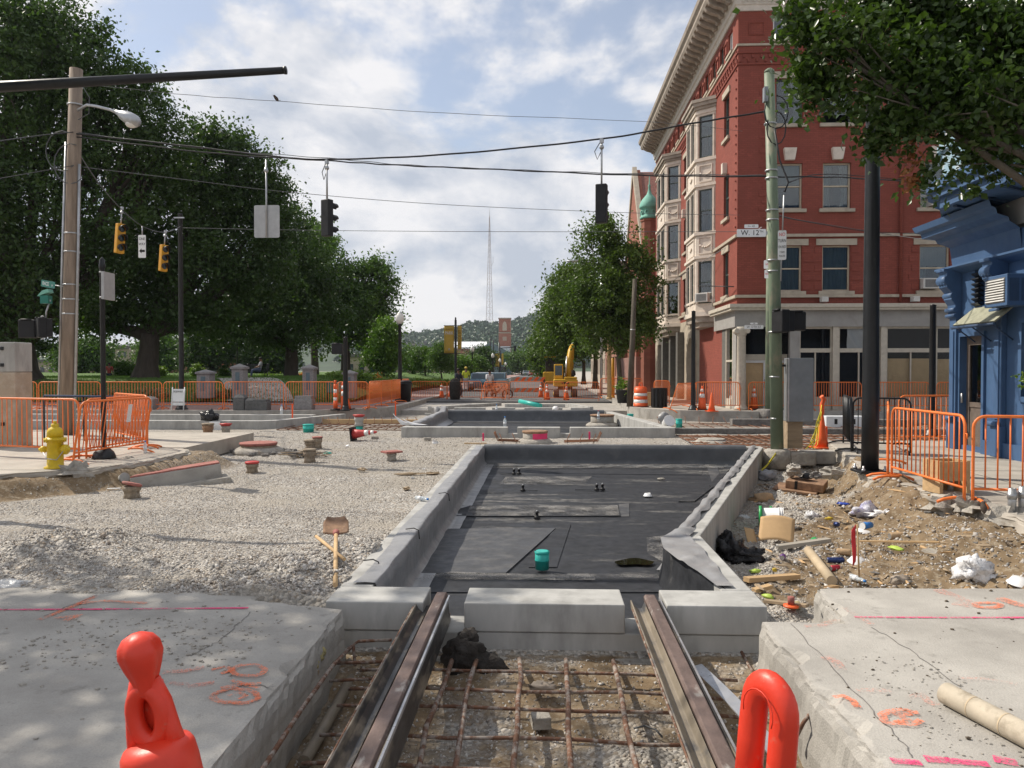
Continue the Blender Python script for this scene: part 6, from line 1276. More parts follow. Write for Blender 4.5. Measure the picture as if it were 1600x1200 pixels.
def ped_head(label, loc, rz, w_=.42, h=.46, arm=None, group='pedestrian signal heads'):
    t = T('pedestrian_signal', label, 'signal', loc, rz, group); O('housing', B().box((0, 0, 0), (w_, .2, h)), 'black_plastic', t, bevel=.03); O('visor', B().box((0, .15, 0), (w_*.92, .14, h*.9)), 'black_plastic', t, bevel=.02)
    O('hinge', B().tube([(-w_*.3, -.11, h*.5), (w_*.3, -.11, h*.5)], .02, 6), 'black_plastic', t)
    if arm: O('arm', B().tube([Vector((0, 0, h*.55)), Vector(arm)], .022, 6), 'galv', t); O('arm', B().tube([Vector((0, 0, -h*.55)), Vector(arm)+V(0, 0, -h*1.1)], .022, 6), 'galv', t)
    return t
ped_head('black signal box at far left of the wooden pole, outer one', P(44, 514, 18.8), R(10), .40, .46); ped_head('black signal box touching the wooden pole, seen at an angle', P(65, 512, 18.7), R(-50), .42, .50, (.3, 0, .27))
# slim black post with sign
sp = T('sign_post', 'slim black post with a round base and sign seen edge on', 'post', (-8.13, 13.85, .05)); O('shaft', B().lathe([(.06, 0), (.045, .2), (.043, 3.5), (.055, 3.52), (.055, 3.58), (.045, 3.6), (.05, 3.66), (.0, 3.72)], n=14), 'black_paint', sp); O('base', B().lathe([(.21, 0), (.205, .04), (.17, .12), (.1, .19), (.05, .22)], n=18), 'black_paint', sp)
O('sign_panel', B().box((.11, .0, 3.18), (.05, .36, .5)), 'sign_back', sp); bands(sp, (2.96, 3.42), .046)
# tall black traffic pole (right) with arm, black mast arm (left)
tp = T('traffic_pole', 'tall thick black traffic pole on the right corner', 'pole', (5.32, 12.75, .0)); O('shaft', B().lathe([(.135, .05), (.13, 1.0), (.105, 6.6), (.1, 7.0), (0, 7.05)], n=20), 'black_paint', tp)
O('base_plate', B().box((0, 0, .035), (.46, .46, .04)), 'black_paint', tp, bevel=.01)
for x in (-.17, .17):
    for y in (-.17, .17): O('anchor_bolt', B().cyl((x, y, .0), .018, .14, 8).cyl((x, y, .056), .034, .035, 6), 'galv', tp)
O('mast_arm', B().tube([(0, 0, 6.1), (-.5, -.1, 6.13), (-1.05, -.3, 6.15)], .06, 10), 'black_paint', tp); O('collar', B().lathe([(.11, 5.95), (.14, 5.97), (.14, 6.25), (.11, 6.27)], n=18), 'black_paint', tp)
ma = T('traffic_pole', 'black mast arm reaching in from the left edge at the top', 'pole', (-9.6, 10.6, .05)); O('shaft', B().lathe([(.14, 0), (.135, 1), (.11, 6.3), (0, 6.35)], n=18), 'black_paint', ma)
e = P(444, 110, 10)-ma.location; s_ = P(-40, 138, 10)-ma.location; O('mast_arm', B().tube([V(0, 0, s_.z-.15), s_, e], [.085, .075, .045], 14), 'black_paint', ma); O('base_plate', B().box((0, 0, .02), (.46, .46, .04)), 'black_paint', ma)
O('end_cap', B().lathe([(.052, 0), (.052, .03), (0, .035)], e, 12, (e-s_).to_track_quat('Z', 'Y').to_matrix()), 'black_paint', ma)
# thinner black poles
def bpole(label, px, py, z, ytop, r, base=.16, Y=None, name='pole', arm=None):
    g = G(px, py, z) if Y is None else P(px, py, Y); g.z = z; h = P(px, ytop, g.y).z-z; t = T(name, label, 'pole', g)
    O('shaft', B().lathe([(r*1.15, .02), (r, .3), (r*.85, h), (r*.95, h+.02), (0, h+.05)], n=14), 'black_paint', t); O('base', B().lathe([(base*1.25, 0), (base*1.2, .05), (base, .08), (base*.9, .16), (r*1.15, .2)], n=14), 'black_paint', t); return t, h
t, h = bpole('tall black signal pole in front of the far left barriers', 284, 640, .1, 335, .10, .2); O('bracket', B().box((0, -.1, h-.15), (.4, .06, .05)), 'galv', t)
bpole('tall thin black post left of the red painted wall', 1083, 641, .1, 487, .09, .16); t, h = bpole('black pole with a clamped angled arm before the storefront', 1285, 640, .1, 393, .09, .16)
O('clamp', B().box((0, -.02, h-.75), (.26, .26, .45)), 'black_paint', t); O('arm', B().tube([(0, 0, h-.75), (.55, .3, h-.5), (.62, .5, h-.42)], .045, 8), 'black_paint', t)
for dx in (-.07, .07):
    for dz in (-.6, -.9): O('bolt', B().cyl((dx, -.17, h+dz), .025, .04, 8), 'galv', t)
bpole('black pole behind the barriers just left of the blue shop', 1456, 682, .02, 478, .085, .17)
t, h = bpole('black post with signal box in front of a stone pier', 540, 642, .1, 528, .10, .14); ped_head('black signal box on the post by the striped cones', P(527, 545, 30.3), 0, .42, .42)
# green poles
gp_ = T('signal_pole', 'large peeling green signal pole with steel bands', 'pole', (4.98, 16.6, -.1)); tp_ = P(1202, 114, 16.6)-gp_.location
O('shaft', B().tube([(0, 0, 0), tp_*.5+V(.02, 0, 0), tp_], [.135, .122, .105], 18), 'green_pole', gp_); O('cap', B().lathe([(.11, 0), (.1, .05), (.05, .09), (0, .1)], tp_, 16), 'green_pole', gp_); O('footing', B().lathe([(.3, -.3), (.28, .06), (.2, .1)], n=14), 'rubble', gp_)
for yy in (195, 268, 280, 330, 345, 408, 425, 520, 590, 655): O('band', B().lathe([(.118, 0), (.132, .003), (.132, .03), (.118, .033)], tp_*((P(1205, yy, 16.6).z+.1)/(tp_.z)), 16), 'galv', gp_)
for k, (dx, y0, y1) in enumerate([(.2, 150, 250), (.25, 160, 190)]):
    c = P(1213, (y0+y1)/2, 16.5)-gp_.location; O('cable_loop', B().tube([c+V(dx*math.sin(a/12*2*math.pi), 0, .35*math.cos(a/12*2*math.pi)) for a in range(0, 11)], .014, 5), 'wire_black', gp_)
O('cable', B().tube([P(1210, 200, 16.4)-gp_.location, P(1218, 250, 16.4)-gp_.location, P(1232, 285, 16.3)-gp_.location, P(1226, 300, 16.3)-gp_.location], .02, 6), 'wire_black', gp_); O('junction_box', B().box(P(1196, 148, 16.5)-gp_.location, (.08, .14, .3)), 'grey_metal', gp_)
cb = T('control_cabinet', 'grey steel control cabinet mounted beside the green pole', 'cabinet', (5.47, 16.75, .58)); O('body', B().box((0, .0, .68), (.52, .36, 1.36)), 'grey_metal', cb, bevel=.012); O('side_trim', B().box((-.275, -.1, .68), (.03, .2, 1.34)), 'galv', cb); O('bracket', B().box((-.33, 0, 1.2), (.2, .08, .05)), 'black_paint', cb); O('pedestal', B().box((-.1, .05, -.29), (.32, .3, .58)), 'lumber_dirty', cb)
ped_head('black pedestrian signal on the green pole facing left', P(1220, 502, 16.35), R(-75), .40, .48); ped_head('black pedestrian signal right of the green pole', P(1241, 502, 16.4), R(6), .44, .40, group='pedestrian signal heads')
g2 = T('signal_pole', 'thinner green pole standing behind the large green pole', 'pole', (8.53, 29.5, -.2)); h2 = P(1197, 328, 29.5).z+.2
O('shaft', B().tube([(0, 0, 0), (0, 0, h2)], [.15, .125], 14), 'green_pole', g2); O('cap', B().lathe([(.14, h2), (.13, h2+.06), (0, h2+.14)], n=12), 'green_pole', g2); O('footing', B().lathe([(.5, -.1), (.5, .35), (.4, .4)], n=4), 'rubble_dark', g2)
c = P(1174, 364, 29.3); s12 = sign('street_sign', 'white cross street name sign on the thin green pole', c, 1.08, .29, 'sign_white', 0, (('W. 12', .27, -.05, -.0, 'ink', 1.0), ('TH', .11, .37, .05, 'ink', 1.0)))
s12['label'] = 'long white street name sign with W. 12TH in black letters'; O('bracket', B().box((.58, .03, 0), (.16, .04, .12)), 'galv', s12)
sign('street_sign', 'small white block number plate above the street name sign', P(1174, 353.5, 29.3), .52, .14, 'sign_white', 0, (('<-- 41', .11, 0, 0, 'ink', 1),))
sign('street_sign', 'small white street name sign under the shop cornice', P(1178, 511, 29.6), .72, .14, 'sign_white', 0, (('W 12TH ST', .12, 0, 0, 'ink', .9),))
sign('street_sign', 'small plate over the lower street name sign', P(1178, 505.5, 29.6), .28, .07, 'sign_white', 0, (('100', .06, 0, 0, 'ink', 1),))
nt_ = sign('no_turn_sign', 'white no turn on red sign hung right of the green pole', P(1222, 383, 16.4), .17, .62, 'sign_white', R(-15), (('NO', .1, 0, .22, 'ink_red', .8), ('TURN', .1, 0, .09, 'ink', .6), ('ON RED', .08, 0, -.04, 'ink', .5), ('7-9AM', .06, 0, -.15, 'ink', .6), ('MON-FRI', .06, 0, -.23, 'ink', .5)))
O('hanger', B().tube([P(1226, 305, 16.35)-nt_.location, P(1223, 360, 16.38)-nt_.location], .016, 6), 'galv', nt_); O('hanger', B().tube([(0, .02, .3), (-.02, .02, -.75)], .016, 6), 'galv', nt_)
for px, py, tx in ((1199, 413, 'NO'), (1200, 428, 'PARK')): sign('parking_sign', {'NO': 'tilted white plate, upper, between the two green poles', 'PARK': 'tilted white plate, lower, between the two green poles'}[tx], P(px, py, 29.2), .26, .32, 'sign_white', R(-30), ((tx, .1, 0, 0, 'ink_red', .8),))
# ================================================================ signals hung on wires
def signal(label, loc, rz, hang=1.0, housing='black_plastic', hood='black_plastic', h=.86, group='hanging traffic signals', tilt=0):
    t = T('traffic_signal', label, 'traffic signal', loc, group=group, rot=(0, tilt, rz)); w_ = h*.29
    O('housing', B().box((0, 0, -h/2), (w_, .17, h)), housing, t, bevel=.02)
    for k in range(3):
        z = -h*(.18+.32*k); vi = B(); M = Matrix.Rotation(R(90), 3, 'X')
        n = 14; pts = []
        for i in range(n+1):
            a = R(-30)+R(240)*i/n
            for y in (-.085, -.27 if 1 < i < n-1 else -.2): pts.append((w_*.42*math.cos(a), y, z+w_*.42*math.sin(a)))
        vi.add(pts, [(2*i, 2*i+1, 2*i+3, 2*i+2) for i in range(n)], True); O('visor', vi, hood, t, solid=.006)
        O('lens', B().lathe([(w_*.38, 0), (w_*.3, .02), (0, .03)], (0, -.087, z), 14, M), ['can_red', 'packet_yellow', 'plastic_green'][k] if False else 'glass_dark', t)
    O('hanger', B().tube([(0, 0, -.02), (0, 0, hang)], .022, 8), 'galv', t); O('clamp', B().box((0, 0, hang), (.08, .06, .1)), 'galv', t); O('knuckle', B().lathe([(.04, 0), (.055, .03), (.04, .08)], (0, 0, hang-.18), 10), 'galv', t)
    O('cable_loop', B().tube([(.02, 0, hang), (.16, 0, hang-.22), (.10, 0, hang-.4), (.02, 0, hang-.25)] if group else [], .01, 5), 'wire_black', t)
    return t
def hang_h(px, y0, y1, Y): return P(px, y0, Y).z-P(px, y1, Y).z
Y1 = 17.9; signal('black traffic signal hanging over the left of the street', P(511, 312, Y1), R(150), hang_h(511, 253, 312, Y1)); Y2 = 17.2; signal('black traffic signal hanging right of centre below the cable', P(940, 288, Y2), R(162), hang_h(940, 220, 288, Y2))
for px, y0, yw, Y, lb in ((189, 350, 325, 25, 'yellow backed signal hanging left of the one way sign'), (257, 383, 362, 28, 'yellow backed signal hanging by the tall black pole')): signal(lb, P(px, y0, Y), R(60), hang_h(px, yw, y0, Y), 'signal_yellow', 'black_plastic', .98, tilt=.08)
ow = sign('one_way_sign', 'white one way sign hanging among the park trees', P(222, 385, 26.5), .27, .80, 'sign_white', 0, (('ONE', .13, 0, .26, 'ink', .8), ('WAY', .13, 0, .08, 'ink', .8)))
O('arrow', B().ext([(-.1, -.16), (-.02, -.07), (-.02, -.12), (.1, -.12), (.1, -.2), (-.02, -.2), (-.02, -.25)], (0, -.004, 0), (1, 0, 0), (0, 0, 1), (0, -.003, 0)), 'ink', ow); O('hanger', B().tube([(0, .02, .4), (0, .02, .72)], .02, 6), 'galv', ow)
sb = T('hanging_sign', 'blank grey back of a square sign hung from the cable', 'sign', P(417, 346, 18.3)); O('panel', plate(B(), .62, .78, .006, .04), 'sign_back', sb); O('hanger', B().tube([(0, -.03, -.38), (0, -.03, hang_h(417, 250, 346, 18.3))], .02, 6), 'galv', sb); O('knuckle', B().lathe([(.045, 0), (.06, .04), (.03, .12)], (0, -.03, hang_h(417, 270, 346, 18.3)), 8), 'galv', sb)
# ================================================================ overhead wires
def wire(label, pts, r=.012, m='wire_black', wob=.0, k=10):
    q = []; n = len(pts)
    for i in range(n-1):
        p0 = pts[max(0, i-1)]; p1 = pts[i]; p2 = pts[i+1]; p3 = pts[min(n-1, i+2)]
        for j in range(k):
            t = j/k; q.append(.5*((2*p1)+(p2-p0)*t+(2*p0-5*p1+4*p2-p3)*t*t+(3*p1-p0-3*p2+p3)*t**3)+V(0, 0, wob*math.sin((i*k+j)*1.3)))
    q.append(pts[-1]); return tag(O('overhead_wire', B().tube(q, r, 6), m), label, 'wire', 'overhead wires')
W = lambda *a: [P(x, y, Y) for x, y, Y in a]
wire('thick black signal cable from wooden pole rising to the green pole', W((120, 209, 18.9), (300, 229, 18.5), (417, 243, 18.2), (511, 249, 17.9), (700, 241, 17.5), (940, 217, 17.2), (1080, 193, 16.9), (1198, 174, 16.6)), .020, wob=.004)
wire('black cable bundle sagging across below the signal cable', W((120, 214, 18.9), (330, 239, 18.6), (511, 251, 18.3), (620, 258, 18.1), (780, 265, 17.8), (1000, 274, 17.3), (1200, 276, 16.8), (1330, 278, 18), (1470, 288, 22)), .016, wob=.008)
wire('second strand of the black cable bundle', W((120, 207, 18.95), (330, 233, 18.65), (511, 247, 18.35), (640, 258, 18.15), (820, 266, 17.8), (1010, 272, 17.3), (1200, 274, 16.85)), .008, 'wire_grey', .01)
wire('uppermost thin wire where a bird is sitting', W((120, 130, 19), (290, 148, 19.5), (432, 158, 20), (700, 177, 21), (1020, 191, 24), (1160, 205, 30.2)), .007, 'wire_grey', .006)
wire('thin wire crossing just below the hanging signals, upper', W((120, 260, 19), (300, 282, 20), (450, 300, 21), (700, 320, 23), (1000, 333, 26), (1155, 336, 30.2)), .008, 'wire_grey')
wire('thin wire crossing below the hanging signals, lower', W((284, 356, 30), (500, 360, 30), (800, 362, 30), (1195, 362, 29.6)), .010, 'wire_grey'); wire('wire leaving the wooden pole to the left edge, upper', W((118, 206, 19), (60, 212, 17), (-40, 226, 14)), .012); wire('wire leaving the wooden pole to the left edge, lower', W((118, 258, 19), (50, 270, 17), (-40, 286, 14)), .009)
wire('span wire carrying the one way sign and yellow signals', W((121, 236, 19), (155, 287, 22), (189, 326, 25), (222, 353, 26.5), (257, 363, 28), (284, 353, 30)), .014, 'wire_grey')
wire('tram wire sagging past the first floor windows, left', W((1200, 330, 17), (1240, 342, 20), (1300, 352, 24), (1400, 368, 26), (1490, 380, 17.5)), .009, 'wire_grey'); wire('tram wire sagging past the first floor windows, right', W((1200, 335, 17), (1280, 350, 24), (1360, 362, 28), (1470, 366, 30.2)), .010)
wire('service wire from the green pole towards the shaded facade', W((1232, 285, 16.4), (1290, 272, 22), (1400, 280, 28), (1465, 290, 30.2)), .012); wire('thin guy wire crossing the near bay window', W((1190, 355, 29.5), (1120, 395, 33), (1040, 445, 40), (985, 470, 46)), .012, 'galv')
def bird(label, loc, rz, s=1): 
    t = T('bird', label, 'bird', loc, rz); O('body', B().lathe([(0, -.09), (.02, -.08), (.045, -.03), (.05, .02), (.038, .06), (.034, .085), (.030, .11), (0, .125)], (0, 0, .07), 12, Matrix.Rotation(R(38), 3, 'Y')), 'bird', t); O('tail', B().box((-.075, 0, .015), (.08, .02, .01), 0, Matrix.Rotation(R(30), 3, 'Y')), 'bird', t); O('beak', B().lathe([(.009, 0), (0, .03)], (.085, 0, .165), 6, Matrix.Rotation(R(100), 3, 'Y')), 'ink', t)
    for y in (-.015, .015): O('leg', B().tube([(.0, y, .03), (.01, y, 0)], .004, 4), 'ink', t)
    t.scale = (s, s, s); return t
bird('small dark bird perched on the uppermost wire', P(432, 158, 20), R(200), .9); bird('small brown bird standing on the broken kerb at right', G(1537, 801, 0)+V(0, 0, .0), R(70), .75)
# ================================================================ hydrant, street lamp, bins, cones
hy = T('fire_hydrant', 'yellow fire hydrant on the broken left kerb', 'hydrant', (-8.12, 12.42, .05))
O('barrel', B().lathe([(.17, 0), (.17, .03), (.125, .05), (.12, .44), (.145, .45), (.15, .47), (.17, .475), (.17, .50), (.145, .505), (.12, .53)], n=24), 'hydrant', hy); O('bonnet', B().lathe([(.125, .53), (.12, .62), (.095, .67), (.06, .69), (.055, .70), (.06, .71), (.055, .745), (0, .75)], n=24), 'hydrant', hy); O('operating_nut', B().cyl((0, 0, .74), .028, .05, 5), 'hydrant', hy)
Mx = Matrix.Rotation(R(90), 3, 'Y')
for s, rr in ((1, .085), (-1, .055)): o = O('outlet_cap', B().lathe([(rr*.7, .1), (rr*.7, .15), (rr, .155), (rr, .21), (rr*.85, .225), (.025, .23), (.025, .26), (0, .262)], (0, -.02, .32), 18, Matrix.Rotation(R(90*s), 3, 'Y') @ Matrix.Rotation(0, 3, 'Z')), 'hydrant', hy)
for k in range(10): a = 2*math.pi*k/10; O('bolt', B().cyl((.155*math.cos(a), .155*math.sin(a), .44), .013, .075, 6), 'hydrant', hy)
O('chain', B().tube([(.2, -.1, .3), (.12, -.15, .16), (-.05, -.15, .18), (-.14, -.1, .28)], .008, 5), 'galv', hy); O('footing', B().box((0, 0, -.03), (.5, .42, .07)), 'curb', hy, bevel=.02)
def acorn(label, px, Y, ytop, z=.1, detail=True):
    g = P(px, 600, Y); g.z = z; h = P(px, ytop, Y).z-z; t = T('street_lamp', label, 'street lamp', g, 0, 'acorn street lamps')
    O('base', B().lathe([(.26, 0), (.26, .12), (.22, .16), (.20, .5), (.15, .6), (.13, .7)], n=14), 'black_paint', t); O('shaft', B().lathe([(.12, .7), (.10, 1.2), (.075, h-.72), (.11, h-.68), (.11, h-.6)], n=14), 'black_paint', t)
    O('globe', B().lathe([(.10, h-.6), (.20, h-.45), (.205, h-.28), (.15, h-.12), (.1, h-.08)], n=16), 'lamp_glass', t); O('finial', B().lathe([(.12, h-.1), (.1, h-.05), (.03, h-.02), (.03, h+.04), (0, h+.06)], n=10), 'galv', t); return t
acorn('black acorn globe street lamp at the left kerb corner', 625, 37.6, 487)
for i, (px, Y, yt, lb) in enumerate([(738, 78, 541, 'acorn lamp right of the banner pole'), (770, 100, 552, 'acorn lamp below the mast arm in the distance'), (781, 120, 560, 'small acorn lamp next to the far banners'), (371, 70, 520, 'park lamp seen under the dark trees'), (790, 150, 566, 'farthest small acorn lamp by the far banners')]): acorn(lb, px, Y, yt)
bn = T('litter_bin', 'black litter bin next to the acorn street lamp', 'bin', P(633, 600, 37.6)); bn.location.z = .1; O('body', B().lathe([(.27, 0), (.33, .85), (.35, .87), (.35, .92), (.3, .95)], n=18), 'black_plastic', bn); O('lid', B().lathe([(.34, .93), (.33, 1.0), (.2, 1.06), (.12, 1.06)], n=18), 'black_plastic', bn)
b2_ = T('litter_bin', 'open black drum bin between barrel and crooked barrier', 'bin', G(1030, 637, .1)); O('body', B().lathe([(.31, 0), (.33, .8), (.34, .82), (.31, .82), (.28, .1), (0, .08)], n=18), 'black_plastic', b2_)
for k in range(12): a = 2*math.pi*k/12; O('slat', B().box((.325*math.cos(a), .325*math.sin(a), .42), (.02, .09, .76), a), 'black_plastic', b2_)
dm = T('traffic_drum', 'orange and white striped traffic drum on the right kerb', 'traffic drum', G(1001, 636, .1)); bnd = [(0, .30, .16, 'cone_orange'), (.16, .29, .30, 'stripe_white'), (.30, .285, .45, 'cone_orange'), (.45, .28, .57, 'stripe_white'), (.57, .27, .80, 'cone_orange')]
O('base', B().lathe([(.36, 0), (.36, .03), (.31, .04)], n=20), 'black_plastic', dm)
for z0, r_, z1, m in bnd: O('band', B().lathe([(r_, z0+.02), (r_+.006, z0+.03), (r_-.004, z1+.02), (r_-.02, z1+.02)], n=20), m, dm)
O('top', B().lathe([(.25, .81), (.22, .86), (.1, .87), (0, .87)], n=20), 'cone_orange', dm); O('handle', B().tube([(-.06, 0, .86), (-.06, 0, .99), (-.02, 0, 1.03), (.02, 0, 1.03), (.06, 0, .99), (.06, 0, .86)], .025, 8), 'cone_orange', dm)
def cone(label, loc, h=.71, stripes=True, rot=None, group='orange traffic cones', m='cone_orange'):
    t = T('traffic_cone', label, 'cone', loc, 0, group, rot=rot or (0, 0, .3)); r0 = h*.19; r1 = h*.035
    O('base', B().box((0, 0, .018), (h*.52, h*.52, .035)), 'black_plastic' if stripes else m, t, bevel=.012)
    rr = lambda z: r0+(r1-r0)*(z/h)
    O('body', B().lathe([(rr(0), .03)]+[(rr(z), z) for z in (h*.3, h*.6, h*.97)]+[(r1*.5, h)], n=20), m, t)
    if stripes:
        for z0, z1 in ((h*.52, h*.68), (h*.76, h*.88)): O('stripe', B().lathe([(rr(z0)+.004, z0), (rr(z1)+.004, z1)], n=20), 'stripe_white', t)
    return t
cone('tall orange cone right of the thin black post, left one', G(1097, 641, .1), .95); cone('plain orange cone beside the tall striped one', G(1112, 643, .1), .72, False); cone('striped orange cone in front of the papered doors', G(1178, 640, .1), .95)
for i, (px, Y) in enumerate([(690, 46), (704, 47), (845, 47), (855, 43.5), (885, 43.2)]): cone(['distant orange cone left of the banner pole', 'distant striped cone next to the dark bundle', 'distant orange cone right of the striped barricade', 'distant tall striped cone left of the excavator', 'distant striped cone before the excavator track'][i], (P(px, 600, Y).x, Y, -.1), .95)
q = G(572, 688, -.28); cone('faded red cone lying on its side on the gravel', q+V(-.38, 0, .17), .74, True, rot=(0, R(84), R(-12)), m='red_rubber')
tc_ = cone('big orange cone wrapped in yellow tape by the rebar', G(1284, 700, -.12), .80, False); O('grip', B().tube([(0, 0, .78), (0, .0, 1.02), (.05, 0, 1.12), (-.02, 0, 1.2)], .05, 8), 'cone_orange', tc_)
for k in range(7): r = rng(k); O('tape', B().tube([(-.06, -.06, 1.0-.05*k), (-.14-.04*(k % 3), -.1, .6), (-.2-.06*(k % 4), -.12, .1+.03*k), (-.34-.1*(k % 3), -.16, .0)], .012, 4, flat=.2), 'tape_yellow', tc_)
def delineator(label, loc, lean=0):
    t = T('delineator_post', label, 'delineator', loc, 0, 'striped delineator posts', rot=(0, lean, 0)); O('base', B().lathe([(.2, 0), (.2, .05), (.12, .07)], n=8), 'black_plastic', t)
    for z0, z1, m in ((.05, .38, 'cone_orange'), (.38, .50, 'stripe_white'), (.50, .68, 'cone_orange'), (.68, .82, 'stripe_white'), (.82, 1.02, 'cone_orange')): O('tube_section', B().lathe([(.085-.03*z0, z0), (.085-.03*z1, z1)], n=14), m, t)
    O('grip', B().lathe([(.055, 1.02), (.03, 1.06), (.05, 1.10), (.045, 1.16), (0, 1.18)], n=12), 'cone_orange', t)
delineator('striped orange post standing upright by the park kerb', G(524, 641, .1)); cone('striped orange cone leaning beside the upright striped post', G(541, 641, .1), 1.1, True, rot=(0, R(-7), 0))
# big orange posts in the foreground
fp = T('delineator_post', 'big red orange post with ball grip at bottom left', 'delineator', (-.484, 1.3, -.03), group='grab posts in the foreground', rot=(0, R(-10), 0)); m = 'post_orange'; fp.scale = (.93, .93, 1)
def squash(pr, sx, sy, n=28, z=0, ribs=0):
    b = B(); vs = []; 
    for r_, zz in pr:
        for j in range(n):
            a = 2*math.pi*j/n; q = r_*(1-ribs*(max(0, math.cos(3*a))**6)); vs.append((q*math.cos(a)*sx, q*math.sin(a)*sy, zz+z))
    k = len(pr); b.add(vs, [(i*n+j, i*n+(j+1) % n, (i+1)*n+(j+1) % n, (i+1)*n+j) for i in range(k-1) for j in range(n)]+[tuple(range((k-1)*n, k*n))], True); return b
O('base', B().lathe([(.22, 0), (.22, .05), (.13, .08)], n=8), 'black_plastic', fp)
O('body', squash([(.085, .05), (.076, .9), (.071, 1.02), (.069, 1.06), (.066, 1.083), (.060, 1.093), (.045, 1.10), (.02, 1.105)], 1, .95), m, fp)
for s in (-1, 1): O('strut', B().tube([(s*.038-.002, .004, 1.072), (s*.034-.004, .004, 1.115), (s*.028-.003, .003, 1.165), (s*.014-.002, .002, 1.205)], [.020, .0175, .016, .015], 12), m, fp)
O('neck_web', B().box((-.003, .016, 1.14), (.055, .008, .12)), m, fp, bevel=.003)
nk = O('grip_ring', B().tube([(.027*math.cos(a)-.004, -.002, 1.146+.046*math.sin(a)) for a in [2*math.pi*i/26 for i in range(26)]], .0165, 12, closed=True), m, fp)
O('head', squash([(.020, 1.19), (.023, 1.205), (.034, 1.232), (.0405, 1.253), (.038, 1.270), (.028, 1.283), (.012, 1.290), (.002, 1.291)], 1, .95, ribs=.14), m, fp)
for z0, z1, mm in ((.62, .78, 'stripe_white'), (.86, .985, 'cone_orange')): O('stripe', squash([(.0802-.0 if z0 < .8 else .0782, z0), (.0795 if z0 < .8 else .0765, z1)], 1.01, .96), mm, fp)
fq = T('delineator_post', 'big red orange post with tall loop handle at bottom right', 'delineator', (.292, 1.3, .022), group='grab posts in the foreground', rot=(0, R(6), R(-62))); fq.scale = (.95, .95, 1)
pts = [(-.034, 0, .98), (-.034, 0, 1.10), (-.033, 0, 1.155)]+[(-.032*math.cos(R(a)), 0, 1.16+.034*math.sin(R(a))) for a in range(15, 180, 15)]+[(.033, 0, 1.155), (.034, 0, 1.10), (.034, 0, .98)]
O('handle', B().tube(pts, .0195, 16, flat=1.3), m, fq); O('body', squash([(.085, .05), (.078, .85), (.07, .98), (.06, 1.02), (.03, 1.045)], 1, .9), m, fq); O('base', B().lathe([(.22, 0), (.22, .05), (.13, .08)], n=8), 'black_plastic', fq); O('mould_seam', B().tube([(.0, -.0262, 1.07+.0*k) if False else (-.033*math.cos(R(a)), -.0255, 1.16+.034*math.sin(R(a))) for k, a in enumerate(range(-20, 201, 20))], .0012, 4), m, fq)
O('nozzle', B().lathe([(.006, 0), (.009, .002), (.004, .003), (0, -.002)], (0, 0, 1.213), 10), 'ink_red', fq)
# ================================================================ stone block, granite blocks, piers, bench, park sign
sk = T('stone_pier', 'tall tan stone block at the left edge on the pavement', 'stone block', (-11.8, 16.07, .04))
O('lower_course', B().box((0, 0, .80), (1.25, .55, 1.6)), 'stone_tan', sk, bevel=.02); O('upper_course', B().box((0, 0, 1.92), (1.253, .553, .63)), 'form_concrete', sk, bevel=.02)
for z in (2.1, 1.75, .5): O('anchor', B().box((.35, -.29, z), (.06, .04, .07)), 'black_paint', sk)
hr = T('handrail', 'low dark blue handrail behind the leaning barriers', 'railing', (-11.5, 17.2, .04)); O('top_rail', B().tube([(0, 0, 1.05), (1.75, .28, 1.02)], .025, 6), 'denim', hr)
for k in range(3): O('post', B().tube([(k*.85, k*.14, 0), (k*.85, k*.14, 1.04-.01*k)], .02, 6), 'black_paint', hr)
def gblock(label, px, py, w_, d, h, m, rz=0, cap=True):
    t = T('granite_block', label, 'stone block', G(px, py, .1), rz, 'granite blocks on the far pavement'); O('body', B().box((0, 0, h*.4), (w_, d, h*.8)), m, t, bevel=.03)
    O('top', B().add([(x*w_/2, y*d/2, h*.8) for x, y in ((-1, -1), (1, -1), (1, 1), (-1, 1))]+[(x*w_*.25, y*d*.25, h) for x, y in ((-1, -1), (1, -1), (1, 1), (-1, 1))], [(0, 1, 5, 4), (1, 2, 6, 5), (2, 3, 7, 6), (3, 0, 4, 7), (4, 5, 6, 7)]) if cap else B().box((0, 0, h*.9), (w_*.9, d*.9, h*.2)), m, t)
gblock('lone grey granite block with pyramid top', 233, 640, .55, .5, .52, 'granite'); gblock('dark granite block tallest of the stacked group', 376, 641, .45, .45, .62, 'granite_dark'); gblock('dark granite block leaning right of the tallest one', 392, 641, .42, .45, .48, 'granite_dark', .3); gblock('square flat topped granite block right of the dark pair', 409, 641, .58, .5, .42, 'granite_dark', 0, False); gblock('wide pale granite block half behind the barrier', 476, 640, .72, .5, .55, 'granite', 0, False)
def pier(label, px, Y, y0, y1, wpx):
    c = P(px, y1, Y); h = P(px, y0, Y).z-c.z; w_ = wpx*Y/FPX; t = T('stone_pier', label, 'pier', c, 0, 'stone gate piers of the park'); O('shaft', B().box((0, 0, h*.42), (w_, w_, h*.84)), 'granite', t, bevel=.02); O('cornice', B().box((0, 0, h*.87), (w_*1.18, w_*1.18, h*.06)), 'granite', t)
    O('cap', B().add([(x*w_*.59, y*w_*.59, h*.9) for x, y in ((-1, -1), (1, -1), (1, 1), (-1, 1))]+[(0, 0, h)], [(0, 1, 4), (1, 2, 4), (2, 3, 4), (3, 0, 4)]), 'granite', t); O('plaque', B().box((0, -w_*.51, h*.5), (w_*.34, .02, h*.5)), 'steel_blue', t)
pier('low stone gate pier right of the slim black pole', 322, 36.8, 577, 622, 21); pier('stone gate pier left of the park path', 375, 37.2, 568, 622, 19); pier('stone gate pier right of the park path', 484, 37.2, 569, 622, 18); pier('stone gate pier behind the post with signal box', 547, 37.6, 578, 622, 18)
